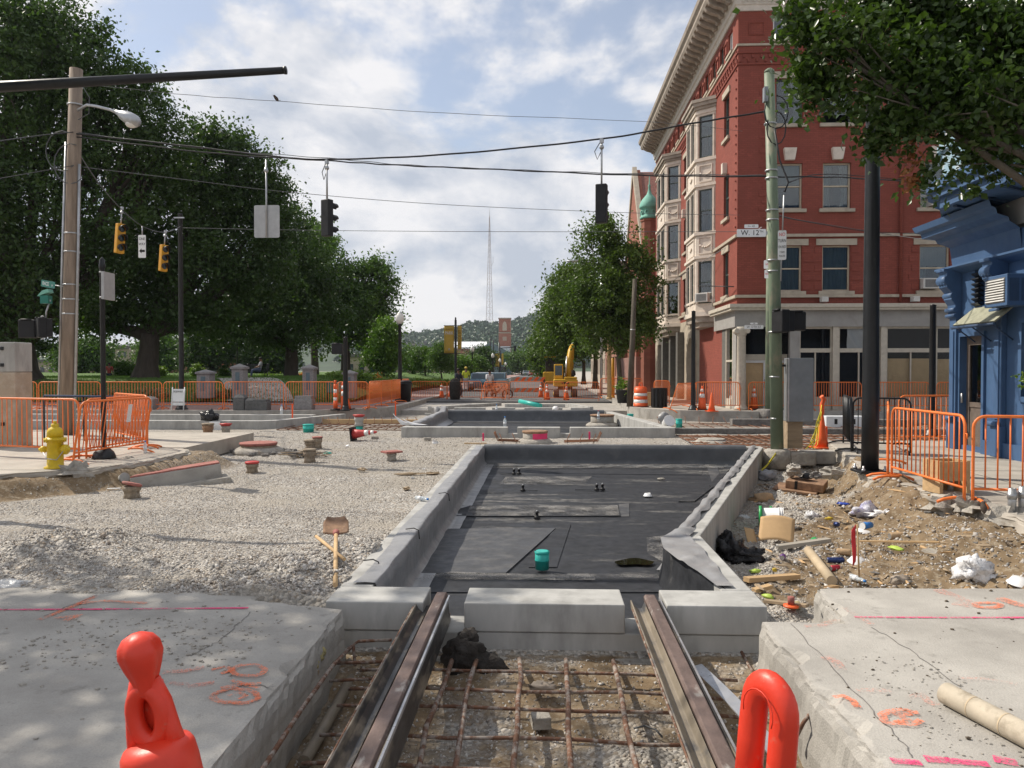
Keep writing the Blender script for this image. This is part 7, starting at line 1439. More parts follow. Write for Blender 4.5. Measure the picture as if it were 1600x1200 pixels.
pk = T('park_sign', 'dark green park sign with two pale leaf shapes', 'sign', P(522, 605, 37)); O('panel', plate(B(), .66, .52, .03, .01), 'sign_green', pk); O('frame', B().box((0, .03, 0), (.74, .03, .6)), 'black_paint', pk)
for s in (-1, 1): O('emblem', B().ext([(s*.02, -.16), (s*.06, .0), (s*.16, .10), (s*.25, .16), (s*.06, .16), (s*.02, .15)][::s], (0, -.016, 0), (1, 0, 0), (0, 0, 1), (0, -.004, 0)), 'leaf_bed', pk)
for s in (-1, 1): O('leg', B().tube([(s*.34, .04, -.8), (s*.34, .04, .2)], .025, 6), 'black_paint', pk)
fs = T('folding_sign', 'small white folding sign behind the black pole', 'sign', G(279, 641, .1)); O('panel', B().box((0, 0, .58), (.52, .02, .50), 0, Matrix.Rotation(R(-8), 3, 'X')), 'sign_white', fs); text('SIDEWALK', .10, fs, (0, -.03, .73), (R(82), 0, 0), 'ink', sx=.8); O('arrow', B().ext([(-.2, .5), (-.1, .58), (-.1, .53), (-.0, .53), (-.0, .47), (-.1, .47), (-.1, .42)], (.0, -.012, 0), (1, 0, 0), (0, .14, 1), (0, -.004, 0)), 'ink', fs)
for s in (-1, 1): O('leg', B().tube([(s*.24, -.1, 0), (s*.24, .02, .9)], .02, 6), 'sign_white', fs)
O('lower_board', B().box((0, -.04, .25), (.55, .02, .12)), 'sign_white', fs)
# ================================================================ gravel field: valve boxes, manholes, loose things
def vbox(label, px, py, r, h, cap='round', tilt=0, z=-.29, teal=False, m='valve', capm='cap_red'):
    t = T('valve_box', label, 'valve box', G(px, py, z), rot=(0, 0, px*.37), group='capped valve boxes on the gravel')
    z0 = 0
    if teal: O('pipe', B().lathe([(r*.82, 0), (r*.82, h*.4)], n=16), 'pipe_teal', t); z0 = h*.38
    O('body', B().lathe([(r*1.05, z0-.04*(not teal)), (r*.85, z0+(h-z0)*.3), (r*.85, z0+(h-z0)*.55), (r*1.0, z0+(h-z0)*.62), (r*1.0, h)], n=18), m, t)
    M = Matrix.Rotation(tilt, 3, 'Y')
    if cap == 'round': O('cap', B().lathe([(r*1.02, h+.002), (r*1.12, h+.01), (r*1.12, h+r*.3), (r*.95, h+r*.36), (0, h+r*.36)], n=18, m=M, c=(tilt*h*-1.0, 0, .01*bool(tilt))), capm, t)
    elif cap == 'bowl': O('cap', B().lathe([(r*.9, h+.002), (r*1.3, h+.06), (r*1.3, h+.075), (0, h+.09)], n=18), capm, t)
    elif cap == 'flat': O('cap', B().box((0, 0, h+.022), (r*3.6, r*2.8, .04), .4), 'cap_red', t, bevel=.006)
    return t
vbox('valve box with tilted red cap, nearest on the left gravel', 206, 778, .13, .19, tilt=.28); vbox('valve box with bright red cap alone on the open gravel', 394, 738, .12, .17, capm='red_rubber'); vbox('valve box with worn cap in front of the scrap pile', 484, 722, .13, .24, capm='valve'); vbox('rust capped valve box behind the scrap pile, taller', 496, 700, .12, .25); vbox('low rough valve box beside the taller rust capped one', 486, 700, .16, .16, capm='valve'); vbox('valve box with flat square red lid near the tray', 612, 718, .11, .15, 'flat', m='rubble'); vbox('white and teal pipe with red bowl cap by the far tray', 561, 674, .15, .46, 'bowl', teal=True, m='form_concrete', capm='red_rubber'); vbox('pale pot with red painted rim by the form wall', 353, 680, .14, .28, 'bowl', m='rubble', capm='red_rubber'); vbox('rusty pot with red side near the white sheet', 325, 682, .16, .34, capm='valve', m='casting')
pipe_stub(482, 676, -.3, .17, .27, 'teal pipe stub in the rebar left of the red capped pot'); pipe_stub(1061, 669, -.3, .11, .32, 'teal pipe stub right of the far tray'); pipe_stub(985, 660, -.4, .12, .34, 'teal pipe stub in the back corner of the far tray'); 
def manhole(label, px, py, z, r, h, capm, ringm='valve'):
    t = T('manhole', label, 'manhole', G(px, py, z)); O('collar', B().lathe([(r*1.45, -.05), (r*1.4, .05), (r*1.25, .09), (r*1.1, .12)], n=22), 'rubble', t); O('riser', B().lathe([(r*1.05, .08), (r, h*.5), (r, h), (r*.9, h)], n=24), ringm, t); O('cover', B().lathe([(r*1.02, h-.03), (r*1.06, h), (r*1.06, h+.03), (r*.98, h+.035), (0, h+.035)], n=24), capm, t); return t
mh1 = manhole('round manhole with rusty red cover amid rubble', 404, 706, -.3, .42, .20, 'cap_red'); b = B(); r = rng(4)
for k in range(26): a = r.uniform(0, 6.28); d = r.uniform(.5, .85); b.blob((d*math.cos(a)*1.2, d*math.sin(a), .0), (r.uniform(.05, .14), r.uniform(.05, .1), .05), k, .5, (7, 5), 2, False)
O('rubble', b, 'rubble_dark', mh1)['kind'] = 'stuff'
manhole('concrete manhole with half pink painted side, between the trays', 836, 692, -.3, .33, .30, 'casting', 'rubble'); manhole('wide low concrete manhole inside the far tray', 941, 665, -.4, .43, .38, 'casting', 'rubble'); manhole('low grey manhole ring beside the right tray end', 1112, 694, -.32, .34, .12, 'rubble', 'rubble')
mh = [o for o in bpy.data.objects if o.get('label', '').startswith('concrete manhole with half')][0]; O('painted_side', B().grid(12, 2, lambda u, v: (.337*math.cos(R(-100+95*u)), .337*math.sin(R(-100+95*u)), .10+v*.17)), 'paint_pink', mh)
# scrap pile
sc_ = T('scrap_pile', 'heap of dark scrap bars and strips on the gravel', 'scrap', G(480, 714, -.29)); r = rng(8)
for k in range(26): x = r.uniform(-.35, .35); y = r.uniform(-.3, .3); a = r.gauss(.1, .5); L = r.uniform(.35, .75); O('bar', B().box((x, y, .03+r.random()*.11), (L, .035, .018), 0, Matrix.Rotation(a, 3, 'Z') @ Matrix.Rotation(r.uniform(-.15, .15), 3, 'Y')), 'rubble_dark' if k % 3 else 'lumber_dirty', sc_)
O('teal_scrap', B().blob((.45, .1, .08), (.09, .05, .03), 3, .4), 'pipe_teal', sc_)
# tilted slab with red painted rim by the left kerb
ks = T('kerb_inlet', 'tilted concrete inlet slab with red painted rim by left kerb', 'concrete slab', G(280, 752, -.3), R(12), rot=(R(-4), R(-7), R(24))); w2, d2 = .72, .62
O('slab', B().prism([(-w2, -d2), (w2, -d2*.7), (w2*.95, d2*.9), (-w2*.8, d2)], -.1, .22), 'curb', ks, bevel=.02); O('rim', B().prism([(-w2*.98, -d2*.97), (w2*.98, -d2*.68), (w2*.93, d2*.87), (-w2*.78, d2*.97)], .221, .245), 'cap_red', ks); O('base', B().prism([(-w2*1.1, -d2*1.15), (w2*1.2, -d2), (w2*1.15, d2), (-w2, d2*1.1)], -.2, -.02), 'rubble', ks, bevel=.04)
# rubble and lumps along the left kerb
r = rng(21)
def rubble(label, px, py, s, z=-.2, m='rubble', sq=.6, seed=1, name='rubble_chunk', group='broken concrete chunks'):
    return tag(O(name, B().blob((0, 0, s*.25), (s, s*.8, s*sq), seed, .5, (13, 9), 2.6, False), m, None, G(px, py, z), (0, 0, seed)), label, 'rubble', group)
for i, (px, py, s, z, m, lb) in enumerate([(115, 748, .28, -.12, 'rubble', 'broken concrete lump under the hydrant slab'), (200, 728, .2, -.1, 'rubble', 'grey rubble lump below the pavement edge'), (190, 745, .16, -.22, 'rubble', 'rough rubble chunk next to the crushed cup'), (228, 730, .2, -.15, 'rubble_dark', 'dark rubble chunk under the pavement corner'), (262, 716, .16, -.18, 'rubble_dark', 'small dark rubble lump at the pavement corner'), (160, 742, .22, -.2, 'rubble_dark', 'dark lump right of the hydrant base'), (470, 900, .17, -.06, 'rubble', 'flat broken paving piece by the shovel'), (1518, 800, .22, -.08, 'rubble', 'broken kerb piece where the brown bird stands'), (1590, 835, .4, -.25, 'rubble', 'large broken concrete mass at the right edge'), (1480, 800, .25, -.15, 'rubble', 'broken concrete under the right barrier foot'), (1240, 738, .16, -.2, 'rubble', 'pale rubble heap below the tall black pole, left'), (1300, 742, .18, -.12, 'rubble', 'pale rubble heap below the tall black pole, right'), (1275, 745, .1, -.05, 'rubble_dark', 'dark asphalt crumbs below the tall black pole')]): rubble(lb, px, py, s, z, m, .35 if 'flat' in lb else .6, i+1)
# shovel with stick
q0 = G(524, 918, .0); q1 = G(525, 850, -.03); sh = T('shovel', 'shovel lying blade up on the gravel beside the tray', 'shovel', q0); d = q1-q0
O('handle', B().tube([V(0, 0, .02), d*.5+V(0, 0, .05), d+V(0, 0, .09)], .02, 10), 'lumber', sh); dn = d.normalized(); sx = V(dn.y, -dn.x, 0)
O('socket', B().tube([d+V(0, 0, .09), d+dn*.10+V(0, 0, .10)], [.026, .034], 10), 'cap_red', sh)
def blade(u, v): s = (u-.5)*2; wd = .125*(1-.35*max(0, v-.65)/.35*abs(s)); return d+dn*(.08+v*.30*(1-.12*s*s))+sx*(s*wd)+V(0, 0, .10+v*.12-.018*(1-s*s))
O('blade', B().grid(12, 10, blade), 'casting', sh, solid=.006)
tag(O('stick', B().tube([G(494, 838, .02), G(538, 874, .05)], .016, 8), 'lumber'), 'short wooden stick lying across the shovel', 'stick'); 
for k, (x, y) in enumerate([(526, 822), (533, 824)]): tag(O('weed', leaf_mesh('w', crown_points([((0, 0, .03), (.06, .05, .03))], 8, 6, .03, np.random.default_rng(k))[0], np.array([0, 0, 1.]), .04, np.random.default_rng(k)), 'leaf_shrub', None, G(x, y, -.06)), ['small green weed above the shovel blade, left sprig', 'small green weed above the shovel blade, right sprig'][k], 'weed', 'weeds on the gravel')
# small litter on the left
def lit(name, label, b, m, loc, rot=(0, 0, 0), cat='litter', **k): return tag(O(name, b, m, None, loc, rot, **k), label, cat)
lit('plastic_bag', 'clear plastic bag lying flat on gravel at left edge', B().blob((0, 0, .01), (.16, .09, .05), 4, .45, (16, 9), 2.2), 'clear_film', G(20, 918, -.03)); lit('paper_scrap', 'white paper scrap on gravel near tilted red cap', B().box((0, 0, .01), (.20, .06, .006), .3), 'white_plastic', G(178, 764, -.27), cat='paper')
lit('crushed_cup', 'big crushed pale foam cup by the left kerb rubble', B().lathe([(.05, 0), (.085, .22), (.09, .23), (.08, .23)], n=14), 'form_concrete', G(185, 750, -.2), (0, R(75), R(-35)))
lit('white_sheet', 'white sheet hanging over the low form wall', B().grid(6, 14, lambda u, v: (-.18+u*.36+v*v*.12, -.02-.02*math.sin(v*4)-.10*max(0, v-.8), .01-v*.30)), 'white_plastic', P(336, 659, 24.86)); lit('black_bag', 'black bag slumped on top of the form wall', B().blob((0, 0, .16), (.27, .2, .19), 5, .4, (18, 12), 1.8), 'bag_black', P(327, 659, 25.05))
def bottle(label, loc, rot=(0, 0, 0), s=1.0, cap='cup_blue'):
    t = T('bottle', label, 'bottle', loc, 0, 'plastic bottles', rot=rot); O('body', B().lathe([(.03*s, 0), (.032*s, .01), (.032*s, .13*s), (.026*s, .16*s), (.013*s, .19*s), (.013*s, .205*s)], n=14), 'bottle_clear', t); O('cap', B().lathe([(.016*s, .203*s), (.016*s, .225*s), (0, .226*s)], n=10), cap, t); O('label_band', B().lathe([(.0325*s, .05*s), (.0325*s, .11*s)], n=14), 'roof_white', t); return t
bottle('small clear bottle standing on the left pavement corner', G(227, 708, .05), s=1.1); bottle('clear bottle standing far away on the form wall end', P(440, 647, 28.5), s=1.6); bottle('clear bottle standing inside the far tray, left', P(789, 668, 23.2), s=1.5); bottle('clear bottle standing behind the grey sheet', P(776, 644, 31.4), s=1.5); bottle('dark topped bottle on the wide low manhole', P(935, 655, 25.5), s=1.3, cap='can_red'); bottle('clear bottle lying on the tray coping', G(650, 782, .0)+V(0, 0, .035), (R(90), 0, R(60)), .9)
for i, (px, py, s, lb) in enumerate([(680, 690, 1, 'scrap of white film standing on gravel before the far tray'), (648, 745, .5, 'tiny white scrap right of the wood splinters'), (664, 729, .5, 'white paper scrap beside the square lidded box'), (544, 694, .6, 'white scrap under the fallen cone'), (387, 682, .7, 'white scrap near the red rimmed pot')]): lit('paper_scrap', lb, B().grid(5, 5, lambda u, v: ((u-.5)*.16*s, .05*math.sin(v*3), v*.12*s*(1-u*.5))), 'white_plastic', G(px, py+3, -.28), (R(-40*(i > 0)), 0, i), 'paper', solid=.003)
for i, (px, py, L, a, lb) in enumerate([(640, 742, .55, .15, 'long dark wood splinter on the gravel'), (678, 741, .3, .2, 'broken wood splinter against the tray wall'), (565, 735, .18, .1, 'small dark wood chip left of the splinters'), (635, 765, .12, 0, 'tiny wood chip on the gravel near the tray')]): lit('wood_scrap', lb, B().blob((0, 0, .02), (L/2, .05, .028), i+3, .5, (12, 6), 2, False), 'lumber_dirty', G(px, py, -.27), (0, 0, a), 'wood')
for i, (px, py, lb) in enumerate([(586, 686, 'grey brick lying near the fallen cone'), (668, 688, 'grey brick lying before the far tray wall')]): lit('loose_brick', lb, B().box((0, 0, .04), (.2, .1, .08)), 'rubble', G(px, py, -.28), (0, 0, .2*i+.1), 'brick', bevel=.006)
for i, (px, y0, y1, Y, m, lb) in enumerate([(755, 678, 694, 21.4, 'paint_pink', 'pink marker stake left of the pink manhole'), (921, 676, 692, 21.4, 'paint_pink', 'pink marker stake right of the pink manhole'), (457, 632, 662, 27, 'stake_orange', 'orange marker stake before the far left barriers'), (618, 628, 650, 30, 'stake_orange', 'orange marker stake below the acorn lamp'), (1225, 668, 688, 18.8, 'stake_orange', 'orange stake just right of the green pole'), (1291, 668, 690, 18.9, 'stake_orange', 'orange stake right of the taped cone')]):
    a = P(px, y0, Y); c = P(px, y1, Y); t = T('marker_stake', lb, 'stake', c, group='survey stakes'); h = a.z-c.z; O('shaft', B().box((0, 0, h/2), (.05, .02, h)), m, t); O('tip', B().lathe([(.03, h), (.02, h+.02), (0, h+.03)], n=6), m, t)
tag(O('timber_strip', B().box((0, 0, .02), (.6, .06, .03)), 'lumber', None, G(743, 694, -.3), (0, 0, .05)), 'pale timber strip lying behind the tray end sheet', 'timber'); lit('teal_pipe', 'long teal drain pipe lying across the far tray walls', B().tube([P(812, 627, 35), P(845, 634, 34)], .10, 12), 'pipe_teal', (0, 0, 0), cat='pipe'); lit('white_bucket', 'white bucket tipped over by the right end of the far tray', B().lathe([(.13, 0), (.17, .3), (.18, .3), (.16, .29)], n=16), 'white_plastic', P(1040, 668, 23.6)+V(0, 0, .1), (R(60), R(30), 0), 'bucket')
tag(O('foam_ball', B().blob((0, 0, 0), (.14, .14, .12), 2, .15, (12, 8)), 'white_plastic', None, P(868, 639, 33.0)), 'round white lump on the far tray wall', 'litter'); lit('grey_sheet_scrap', 'crumpled grey sheet sticking up beside the white bucket', B().blob((0, 0, .1), (.2, .12, .2), 7, .5, (12, 8), 2), 'sheet_grey', P(1038, 660, 24))
# ================================================================ the littered trench on the right
def RG(px, py):  # point on the actual trench surface
    z = -.4
    for k in range(8): g = G(px, py, z); z = terr(g.x, g.y)[0]
    return G(px, py, z)
mb = T('iron_frame', 'rusty cast iron catch basin frame tipped in the dirt', 'iron frame', RG(1258, 768)+V(0, 0, .02), rot=(R(3), R(4), R(-28))); mb.scale = (.82, .82, .8)
O('upper_box', B().bx(-.38, .42, -.30, .34, .06, .24), 'casting', mb, bevel=.015); O('notch', B().bx(-.18, -.12, -.305, -.25, .06, .243), 'ink', mb); O('flange', B().bx(-.62, .30, -.46, .30, .0, .055), 'casting', mb, bevel=.01); O('lower_shell', B().bx(-.5, .1, -.38, .2, -.2, 0), 'rubble', mb)
cp2 = T('cap', 'black baseball cap resting on the rusty iron frame', 'cap', mb.location+V(.03, -.02, .225), R(160)); O('crown', B().lathe([(.09, 0), (.09, .03), (.075, .07), (.04, .095), (0, .1)], n=16), 'black_plastic', cp2); O('visor', B().grid(6, 8, lambda u, v: (.06+u*.09*math.cos((v-.5)*2.4), (v-.5)*.17, .01+.015*math.cos((v-.5)*3))), 'black_plastic', cp2, solid=.004)
cbx = T('cardboard_sheet', 'bent sheet of brown cardboard leaning over the white pail', 'cardboard', RG(1205, 850)); O('panel', B().grid(10, 10, lambda u, v: (-.18+u*.42+v*.10, -.05+v*.25-u*.08, .05+v*.26-u*.02+.04*math.sin(u*3))), 'cardboard', cbx, solid=.006); O('flap', B().grid(6, 6, lambda u, v: (-.30+u*.13, -.02+v*.2, .02+v*.16-.03*u)), 'cardboard', cbx, solid=.006)
bk = T('bucket', 'white pail with green rim lying on its side', 'bucket', RG(1188, 820)+V(0, 0, .12), rot=(R(90), 0, R(75))); O('body', B().lathe([(.115, 0), (.135, .3), (.14, .3), (.128, .3), (.105, .01), (0, .01)], n=20), 'white_plastic', bk); O('rim', B().lathe([(.146, -.02), (.146, .02), (.12, .02), (.12, -.02)], n=20), 'plastic_green', bk); 
for z in (.24, .27): O('rib', B().lathe([(.136, z), (.145, z+.006), (.136, z+.012)], n=20), 'white_plastic', bk)
lit('bin_bag', 'shiny black bin bag slumped against the tray wall', B().blob((0, 0, .08), (.17, .22, .17), 3, .5, (22, 14), 2.2).blob((.16, -.10, .03), (.2, .16, .09), 9, .5, (20, 12), 2.4).blob((-.02, .12, .18), (.08, .06, .08), 12, .5, (12, 8), 2), 'bag_black', RG(1142, 868), cat='bag')
lit('shopping_bag', 'big clear and white shopping bag full of rubbish', B().blob((0, 0, .08), (.20, .15, .12), 5, .5, (22, 14), 2.2), 'litter_mixed', RG(1352, 812), cat='bag'); lit('shopping_bag', 'torn white plastic bag right of the shopping bag', B().blob((0, 0, .06), (.21, .12, .08), 8, .55, (22, 12), 2.6), 'bag_white', RG(1385, 812), cat='bag'); lit('plastic_bag', 'knotted white bag at the end of the long plank', B().blob((0, 0, .09), (.15, .13, .13), 13, .45, (22, 14), 2.5).blob((.12, -.05, .03), (.10, .08, .05), 3, .4, (14, 9), 2), 'bag_white', RG(1520, 905), cat='bag')
lit('plastic_bag', 'grey plastic bag at the far end of the tray wall', B().blob((0, 0, .07), (.2, .15, .09), 21, .5, (18, 10), 2.4), 'bag_grey', RG(1196, 748), cat='bag'); lit('paper_bag', 'brown paper bag crumpled near the iron frame', B().blob((0, 0, .06), (.2, .12, .09), 23, .4, (14, 9), 2), 'bag_brown', RG(1192, 785), cat='bag'); lit('plastic_bag', 'white crumpled bag in the middle of the dirt', B().blob((0, 0, .04), (.10, .08, .07), 31, .5, (16, 10), 2.6), 'bag_white', RG(1268, 811), cat='bag'); lit('napkin', 'crumpled tan napkin beyond the white slab edge', B().blob((0, 0, .03), (.09, .06, .05), 33, .5, (14, 9), 2.6), 'cast_tan', RG(1405, 912))
cu = T('drink_cup', 'blue and white paper cup lying in front of torn bag', 'cup', RG(1362, 826)+V(0, 0, .05), rot=(R(90), 0, R(-65))); O('body', B().lathe([(.036, 0), (.05, .17), (.052, .17), (.046, .165)], n=18), 'sign_white', cu); O('print_band', B().lathe([(.0375, .01), (.0492, .155)], n=18), 'cup_blue', cu); O('red_print', B().lathe([(.0420, .06), (.0468, .12)], n=5), 'can_red', cu)
for i, (px, py, lb) in enumerate([(1350, 832, 'white foam plate half buried left of the cup'), (1339, 881, 'upturned white foam bowl near the flag stake'), (1593, 915, 'white foam cup rim at the right edge')]): lit('foam_plate', lb, B().lathe([(.11, 0), (.10, .006), (.07, .03 if i == 0 else .055), (.0, .032 if i == 0 else .057)], n=20), 'white_plastic', RG(px, py)+V(0, 0, .015), (R(8), R(5), 0), 'plate')
def can(label, px, py, m, rz, L=.15, r=.033): 
    t = T('can', label, 'can', RG(px, py)+V(0, 0, .035), rot=(R(90), 0, rz), group='drink cans in the dirt'); O('body', B().lathe([(r*.8, 0), (r, .012), (r, L-.015), (r*.78, L)], n=16), m, t); O('end', B().lathe([(r*.8, -.001), (r*.7, .003), (0, .004)], n=16), 'alu', t)
can('dark blue drink can lying by the flag stake', 1292, 880, 'can_blue', R(95), .2); can('crushed red can below the dark blue can', 1298, 893, 'can_red', R(110), .12); can('purple can near the black bin bag', 1222, 876, 'can_purple', R(150), .08); can('small blue can lying in the middle of the dirt', 1304, 822, 'can_blue', R(20), .08); can('silver topped can in brown paper right of the flag', 1390, 842, 'bag_brown', R(100), .24, .045); can('silver can in a brown bag above the dark blue can', 1307, 866, 'bag_brown', R(70), .16, .04)
for i, (px, py, m, lb, L) in enumerate([(1318, 789, 'packet_blue', 'shiny blue crisp packet lying on the dirt', .2), (1295, 812, 'packet_yellow', 'small yellow packet left of the clear bag', .12), (1180, 895, 'litter_lime', 'lime and white packet below the black bag', .16), (1272, 845, 'plastic_green', 'flat green plastic lid on the plank end', .16), (1205, 795, 'plastic_green', 'green plastic scrap beside brown paper', .1), (1400, 859, 'litter_lime', 'white and green carton in the dirt', .2), (1200, 935, 'litter_lime', 'flattened lime wrapper near the slab corner', .12), (1210, 893, 'packet_yellow', 'tiny yellow ball on the gravel', .05)]): lit('wrapper', lb, B().blob((0, 0, .018), (L/2, L*.22, .022), i+40, .4, (12, 7), 2.2), m, RG(px, py), (0, 0, i*.5-.6))
lit('glass_jar', 'small clear jar with blue cap against the tray wall', B().lathe([(.04, 0), (.045, .02), (.045, .12), (.03, .14), (.03, .16), (0, .16)], n=14), 'bottle_clear', RG(1155, 808), (R(90), 0, R(60)), 'jar')
for i, (px, py, a, lb) in enumerate([(1186, 803, 70, 'crumpled clear bottle near the white pail'), (1195, 783, 40, 'round white cup lid in front of brown bag'), (1330, 905, 20, 'clear bottle scrap beside the stake'), (1495, 858, 130, 'clear cup near the thin stick end')]): bottle(lb, RG(px, py)+V(0, 0, .03), (R(90), 0, R(a)), .9)
def plank(label, p0, p1, w_, th, m, up=.03): 
    a = RG(*p0); c = RG(*p1); a.z += up; c.z += up; L = (c-a).length; o = tag(O('plank', B().box((0, 0, 0), (L, w_, th)), m, None, (a+c)/2, bevel=.004), label, 'plank', 'loose timber in the trench'); o.rotation_euler = (c-a).to_track_quat('X', 'Z').to_euler(); return o
plank('timber plank lying below the cardboard sheet', (1212, 863), (1295, 851), .09, .05, 'lumber_grey', .06); plank('short plank across the gravel by the tray corner', (1166, 912), (1246, 906), .085, .05, 'lumber', .04); plank('broken timber stub beside the tray corner', (1178, 926), (1204, 919), .07, .04, 'lumber', .02); plank('long grey plank at right sloping to the white bag', (1448, 866), (1560, 914), .13, .035, 'lumber_grey', .05); plank('splintered timber pieces by the slab corner', (1195, 942), (1262, 950), .06, .03, 'lumber_dirty', .02); plank('thin broom stick lying straight across the dirt', (1343, 852), (1468, 854), .022, .022, 'lumber', .05); plank('small pale brick shaped timber at far trench end', (1224, 717), (1252, 716), .12, .10, 'lumber', .02); plank('wood chip lying left of the small blue can', (1278, 824), (1300, 830), .05, .012, 'lumber', .02)
tag(O('cardboard_tube', B().tube([RG(1263, 868)+V(0, 0, .06), RG(1300, 915)+V(0, 0, .05)], .052, 16), 'tube_card'), 'long brown cardboard tube sloping behind the slab', 'tube')
a = G(1478, 1100, .0)+V(0, 0, .055); c = G(1640, 1188, .0)+V(0, 0, .055); tb = T('cardboard_tube', 'thick dirty cardboard tube lying on the right slab', 'tube', a); O('wall', B().tube([V(0, 0, 0), (c-a)*.5, c-a], .055, 22, caps=False), 'tube_dirty', tb); O('core', B().tube([V(0, 0, 0), c-a], .046, 18, caps=False), 'tube_card', tb); 
for k, s in enumerate((.3, .62)): O('tape_seam', B().tube([(c-a)*s+V(-.0, -.0, 0), (c-a)*(s+.012)], .0565, 22, caps=False), 'tube_card', tb)
O('torn_edge', B().blob((.02, .0, .0), (.04, .03, .03), 3, .6, (10, 7), 3), 'lumber', tb)
fl_ = T('flag_stake', 'thin wooden stake with a red flag in the dirt', 'flag', RG(1343, 913)); O('stake', B().tube([(0, 0, 0), (-.03, 0, .62)], .009, 6), 'lumber', fl_); O('flag', B().grid(4, 8, lambda u, v: (-.04-u*.045*(1-.3*v), .0+.01*math.sin(v*6), .62-v*.38-u*.06)), 'ink_red', fl_, solid=.003)
hyd = T('plug_fitting', 'orange plastic plug fitting near the slab corner', 'fitting', RG(1236, 948)); O('disc', B().lathe([(.07, 0), (.07, .015), (.03, .02)], n=14), 'cone_orange', hyd); O('stem', B().lathe([(.03, .02), (.032, .09), (.02, .095)], n=12), 'cap_red', hyd); lit('foam_lump', 'yellow foam lump below the orange plug', B().blob((0, 0, .03), (.06, .04, .04), 51, .4), 'foam', RG(1243, 952))
b = B(); r = rng(31)
for k in range(260):
    px = r.uniform(1180, 1600); py = r.uniform(735, 930); g = RG(px, py)
    if not rk(g.x, g.y): continue
    s = r.uniform(.006, .022); b.blob((g.x, g.y, g.z+s*.3), (s, s*.7, s*.4), k, .5, (5, 4), 2, False)
S('litter_crumbs', b, 'white_plastic', 'stuff')
for q_, m_ in enumerate(('lumber_dirty', 'rubble_dark', 'cardboard', 'soil')):
    b = B(); r = rng(60+q_)
    for k in range(110):
        g = RG(r.uniform(1180, 1600), r.uniform(735, 930))
        if not rk(g.x, g.y): continue
        s = r.uniform(.012, .05); b.blob((g.x, g.y, g.z+s*.15), (s*(1+1.5*(q_ in (0, 2))), s*.6, s*.3), k, .5, (6, 4), 2, False, Matrix.Rotation(r.uniform(0, 3), 3, 'Z'))
    S('debris_crumbs', b, m_, 'stuff')
# wooden box, conduits, tape at the right kerb
wb = T('timber_box', 'yellow timber box form standing inside the right barrier', 'timber box', G(1478, 768, .02), R(10))
for i, (c_, d_) in enumerate([((-.2, 0, .22), (.05, .35, .44)), ((.2, 0, .22), (.05, .35, .44)), ((0, -.15, .30), (.35, .05, .26)), ((0, .15, .22), (.35, .05, .44))]): O('board', B().box(c_, d_), 'lumber', wb)
for i, (px, py, h, r_, lb) in enumerate([(1468, 770, .25, .035, 'left of two grey conduit stubs before the timber box'), (1485, 772, .27, .04, 'right of two grey conduit stubs before the timber box'), (1581, 805, .32, .045, 'tall grey conduit stub near the right edge'), (1598, 805, .34, .05, 'grey conduit stub touching the right edge')]): t = T('conduit_stub', lb, 'conduit', G(px, py, -.02), group='conduit stubs at the kerb'); O('pipe', B().lathe([(r_, 0), (r_, h), (r_*.85, h), (r_*.85, h*.5), (0, h*.5)], n=14), 'galv', t); O('coupling', B().lathe([(r_*1.15, h*.6), (r_*1.15, h*.85)], n=14), 'galv', t)
tag(O('caution_tape', B().tube([G(1222, 695, .02), G(1210, 712, -.1), G(1198, 728, -.3), G(1190, 735, -.35)], .03, 4, flat=.12), 'tape_yellow'), 'yellow caution tape trailing down from the green pole', 'tape')
wbx = T('concrete_block', 'long white painted block with dark holes behind cone', 'block', G(1318, 668, -.3)); O('body', B().box((.0, 0, .2), (1.35, .5, .40)), 'roof_white', wbx, bevel=.02)
for x in (-.35, .25): O('hole', B().box((x, -.25, .22), (.1, .012, .18)), 'ink', wbx)
for i, (x0, x1, y, z, lb) in enumerate([(1212, 1275, 711, -.12, 'low weathered kerb stone under the green pole'), (1252, 1322, 709, -.12, 'low weathered kerb stone left of the black barrier'), (1325, 1345, 708, -.02, 'short pale kerb end beside the tall black pole')]): a = G(x0, y, z); c = G(x1, y, z); tag(O('kerb_stone', B().bx(a.x, c.x, a.y, a.y+.3, -.35, z+.06), 'curb' if i else 'rubble', bevel=.03), lb, 'kerb')
for i, (px, py, lb) in enumerate([(1248, 720, 'light blue cup on the dirt below the kerb, right'), (1243, 727, 'light blue cup on the dirt below the kerb, left')]): lit('paper_cup', lb, B().lathe([(.03, 0), (.045, .11), (.04, .11)], n=12), 'cup_blue', RG(px+(-5 if i else 12), py), (R(70), 0, i), 'cup')
# ================================================================ up the street
# excavator
ex = T('excavator', 'yellow tracked excavator working beyond the barriers', 'excavator', (P(883, 600, 48).x, 48, -.06), R(0)); ex.scale = (.66, .66, .66)
for s in (-1, 1):
    tr = O('track', B().ext([(-1.5, .12), (-1.3, 0), (1.3, 0), (1.5, .12), (1.6, .4), (1.45, .72), (1.2, .8), (-1.2, .8), (-1.45, .72), (-1.6, .4)], (s*.85-.25, 0, 0), (0, 1, 0), (0, 0, 1), (.5, 0, 0)), 'track_dark', ex, bevel=.03)
    for k in range(5): O('roller', B().tube([(s*.85-.27, -1.1+k*.55, .35), (s*.85+.27, -1.1+k*.55, .35)], .16, 10), 'excavator', tr)
O('turntable', B().cyl((0, 0, .8), .7, .25, 18), 'track_dark', ex); O('body', B().bx(-1.1, 1.15, -1.3, 1.3, 1.05, 1.75), 'excavator', ex, bevel=.12); O('engine_hood', B().bx(-.1, 1.1, -1.25, .3, 1.76, 1.95), 'excavator', ex, bevel=.08)
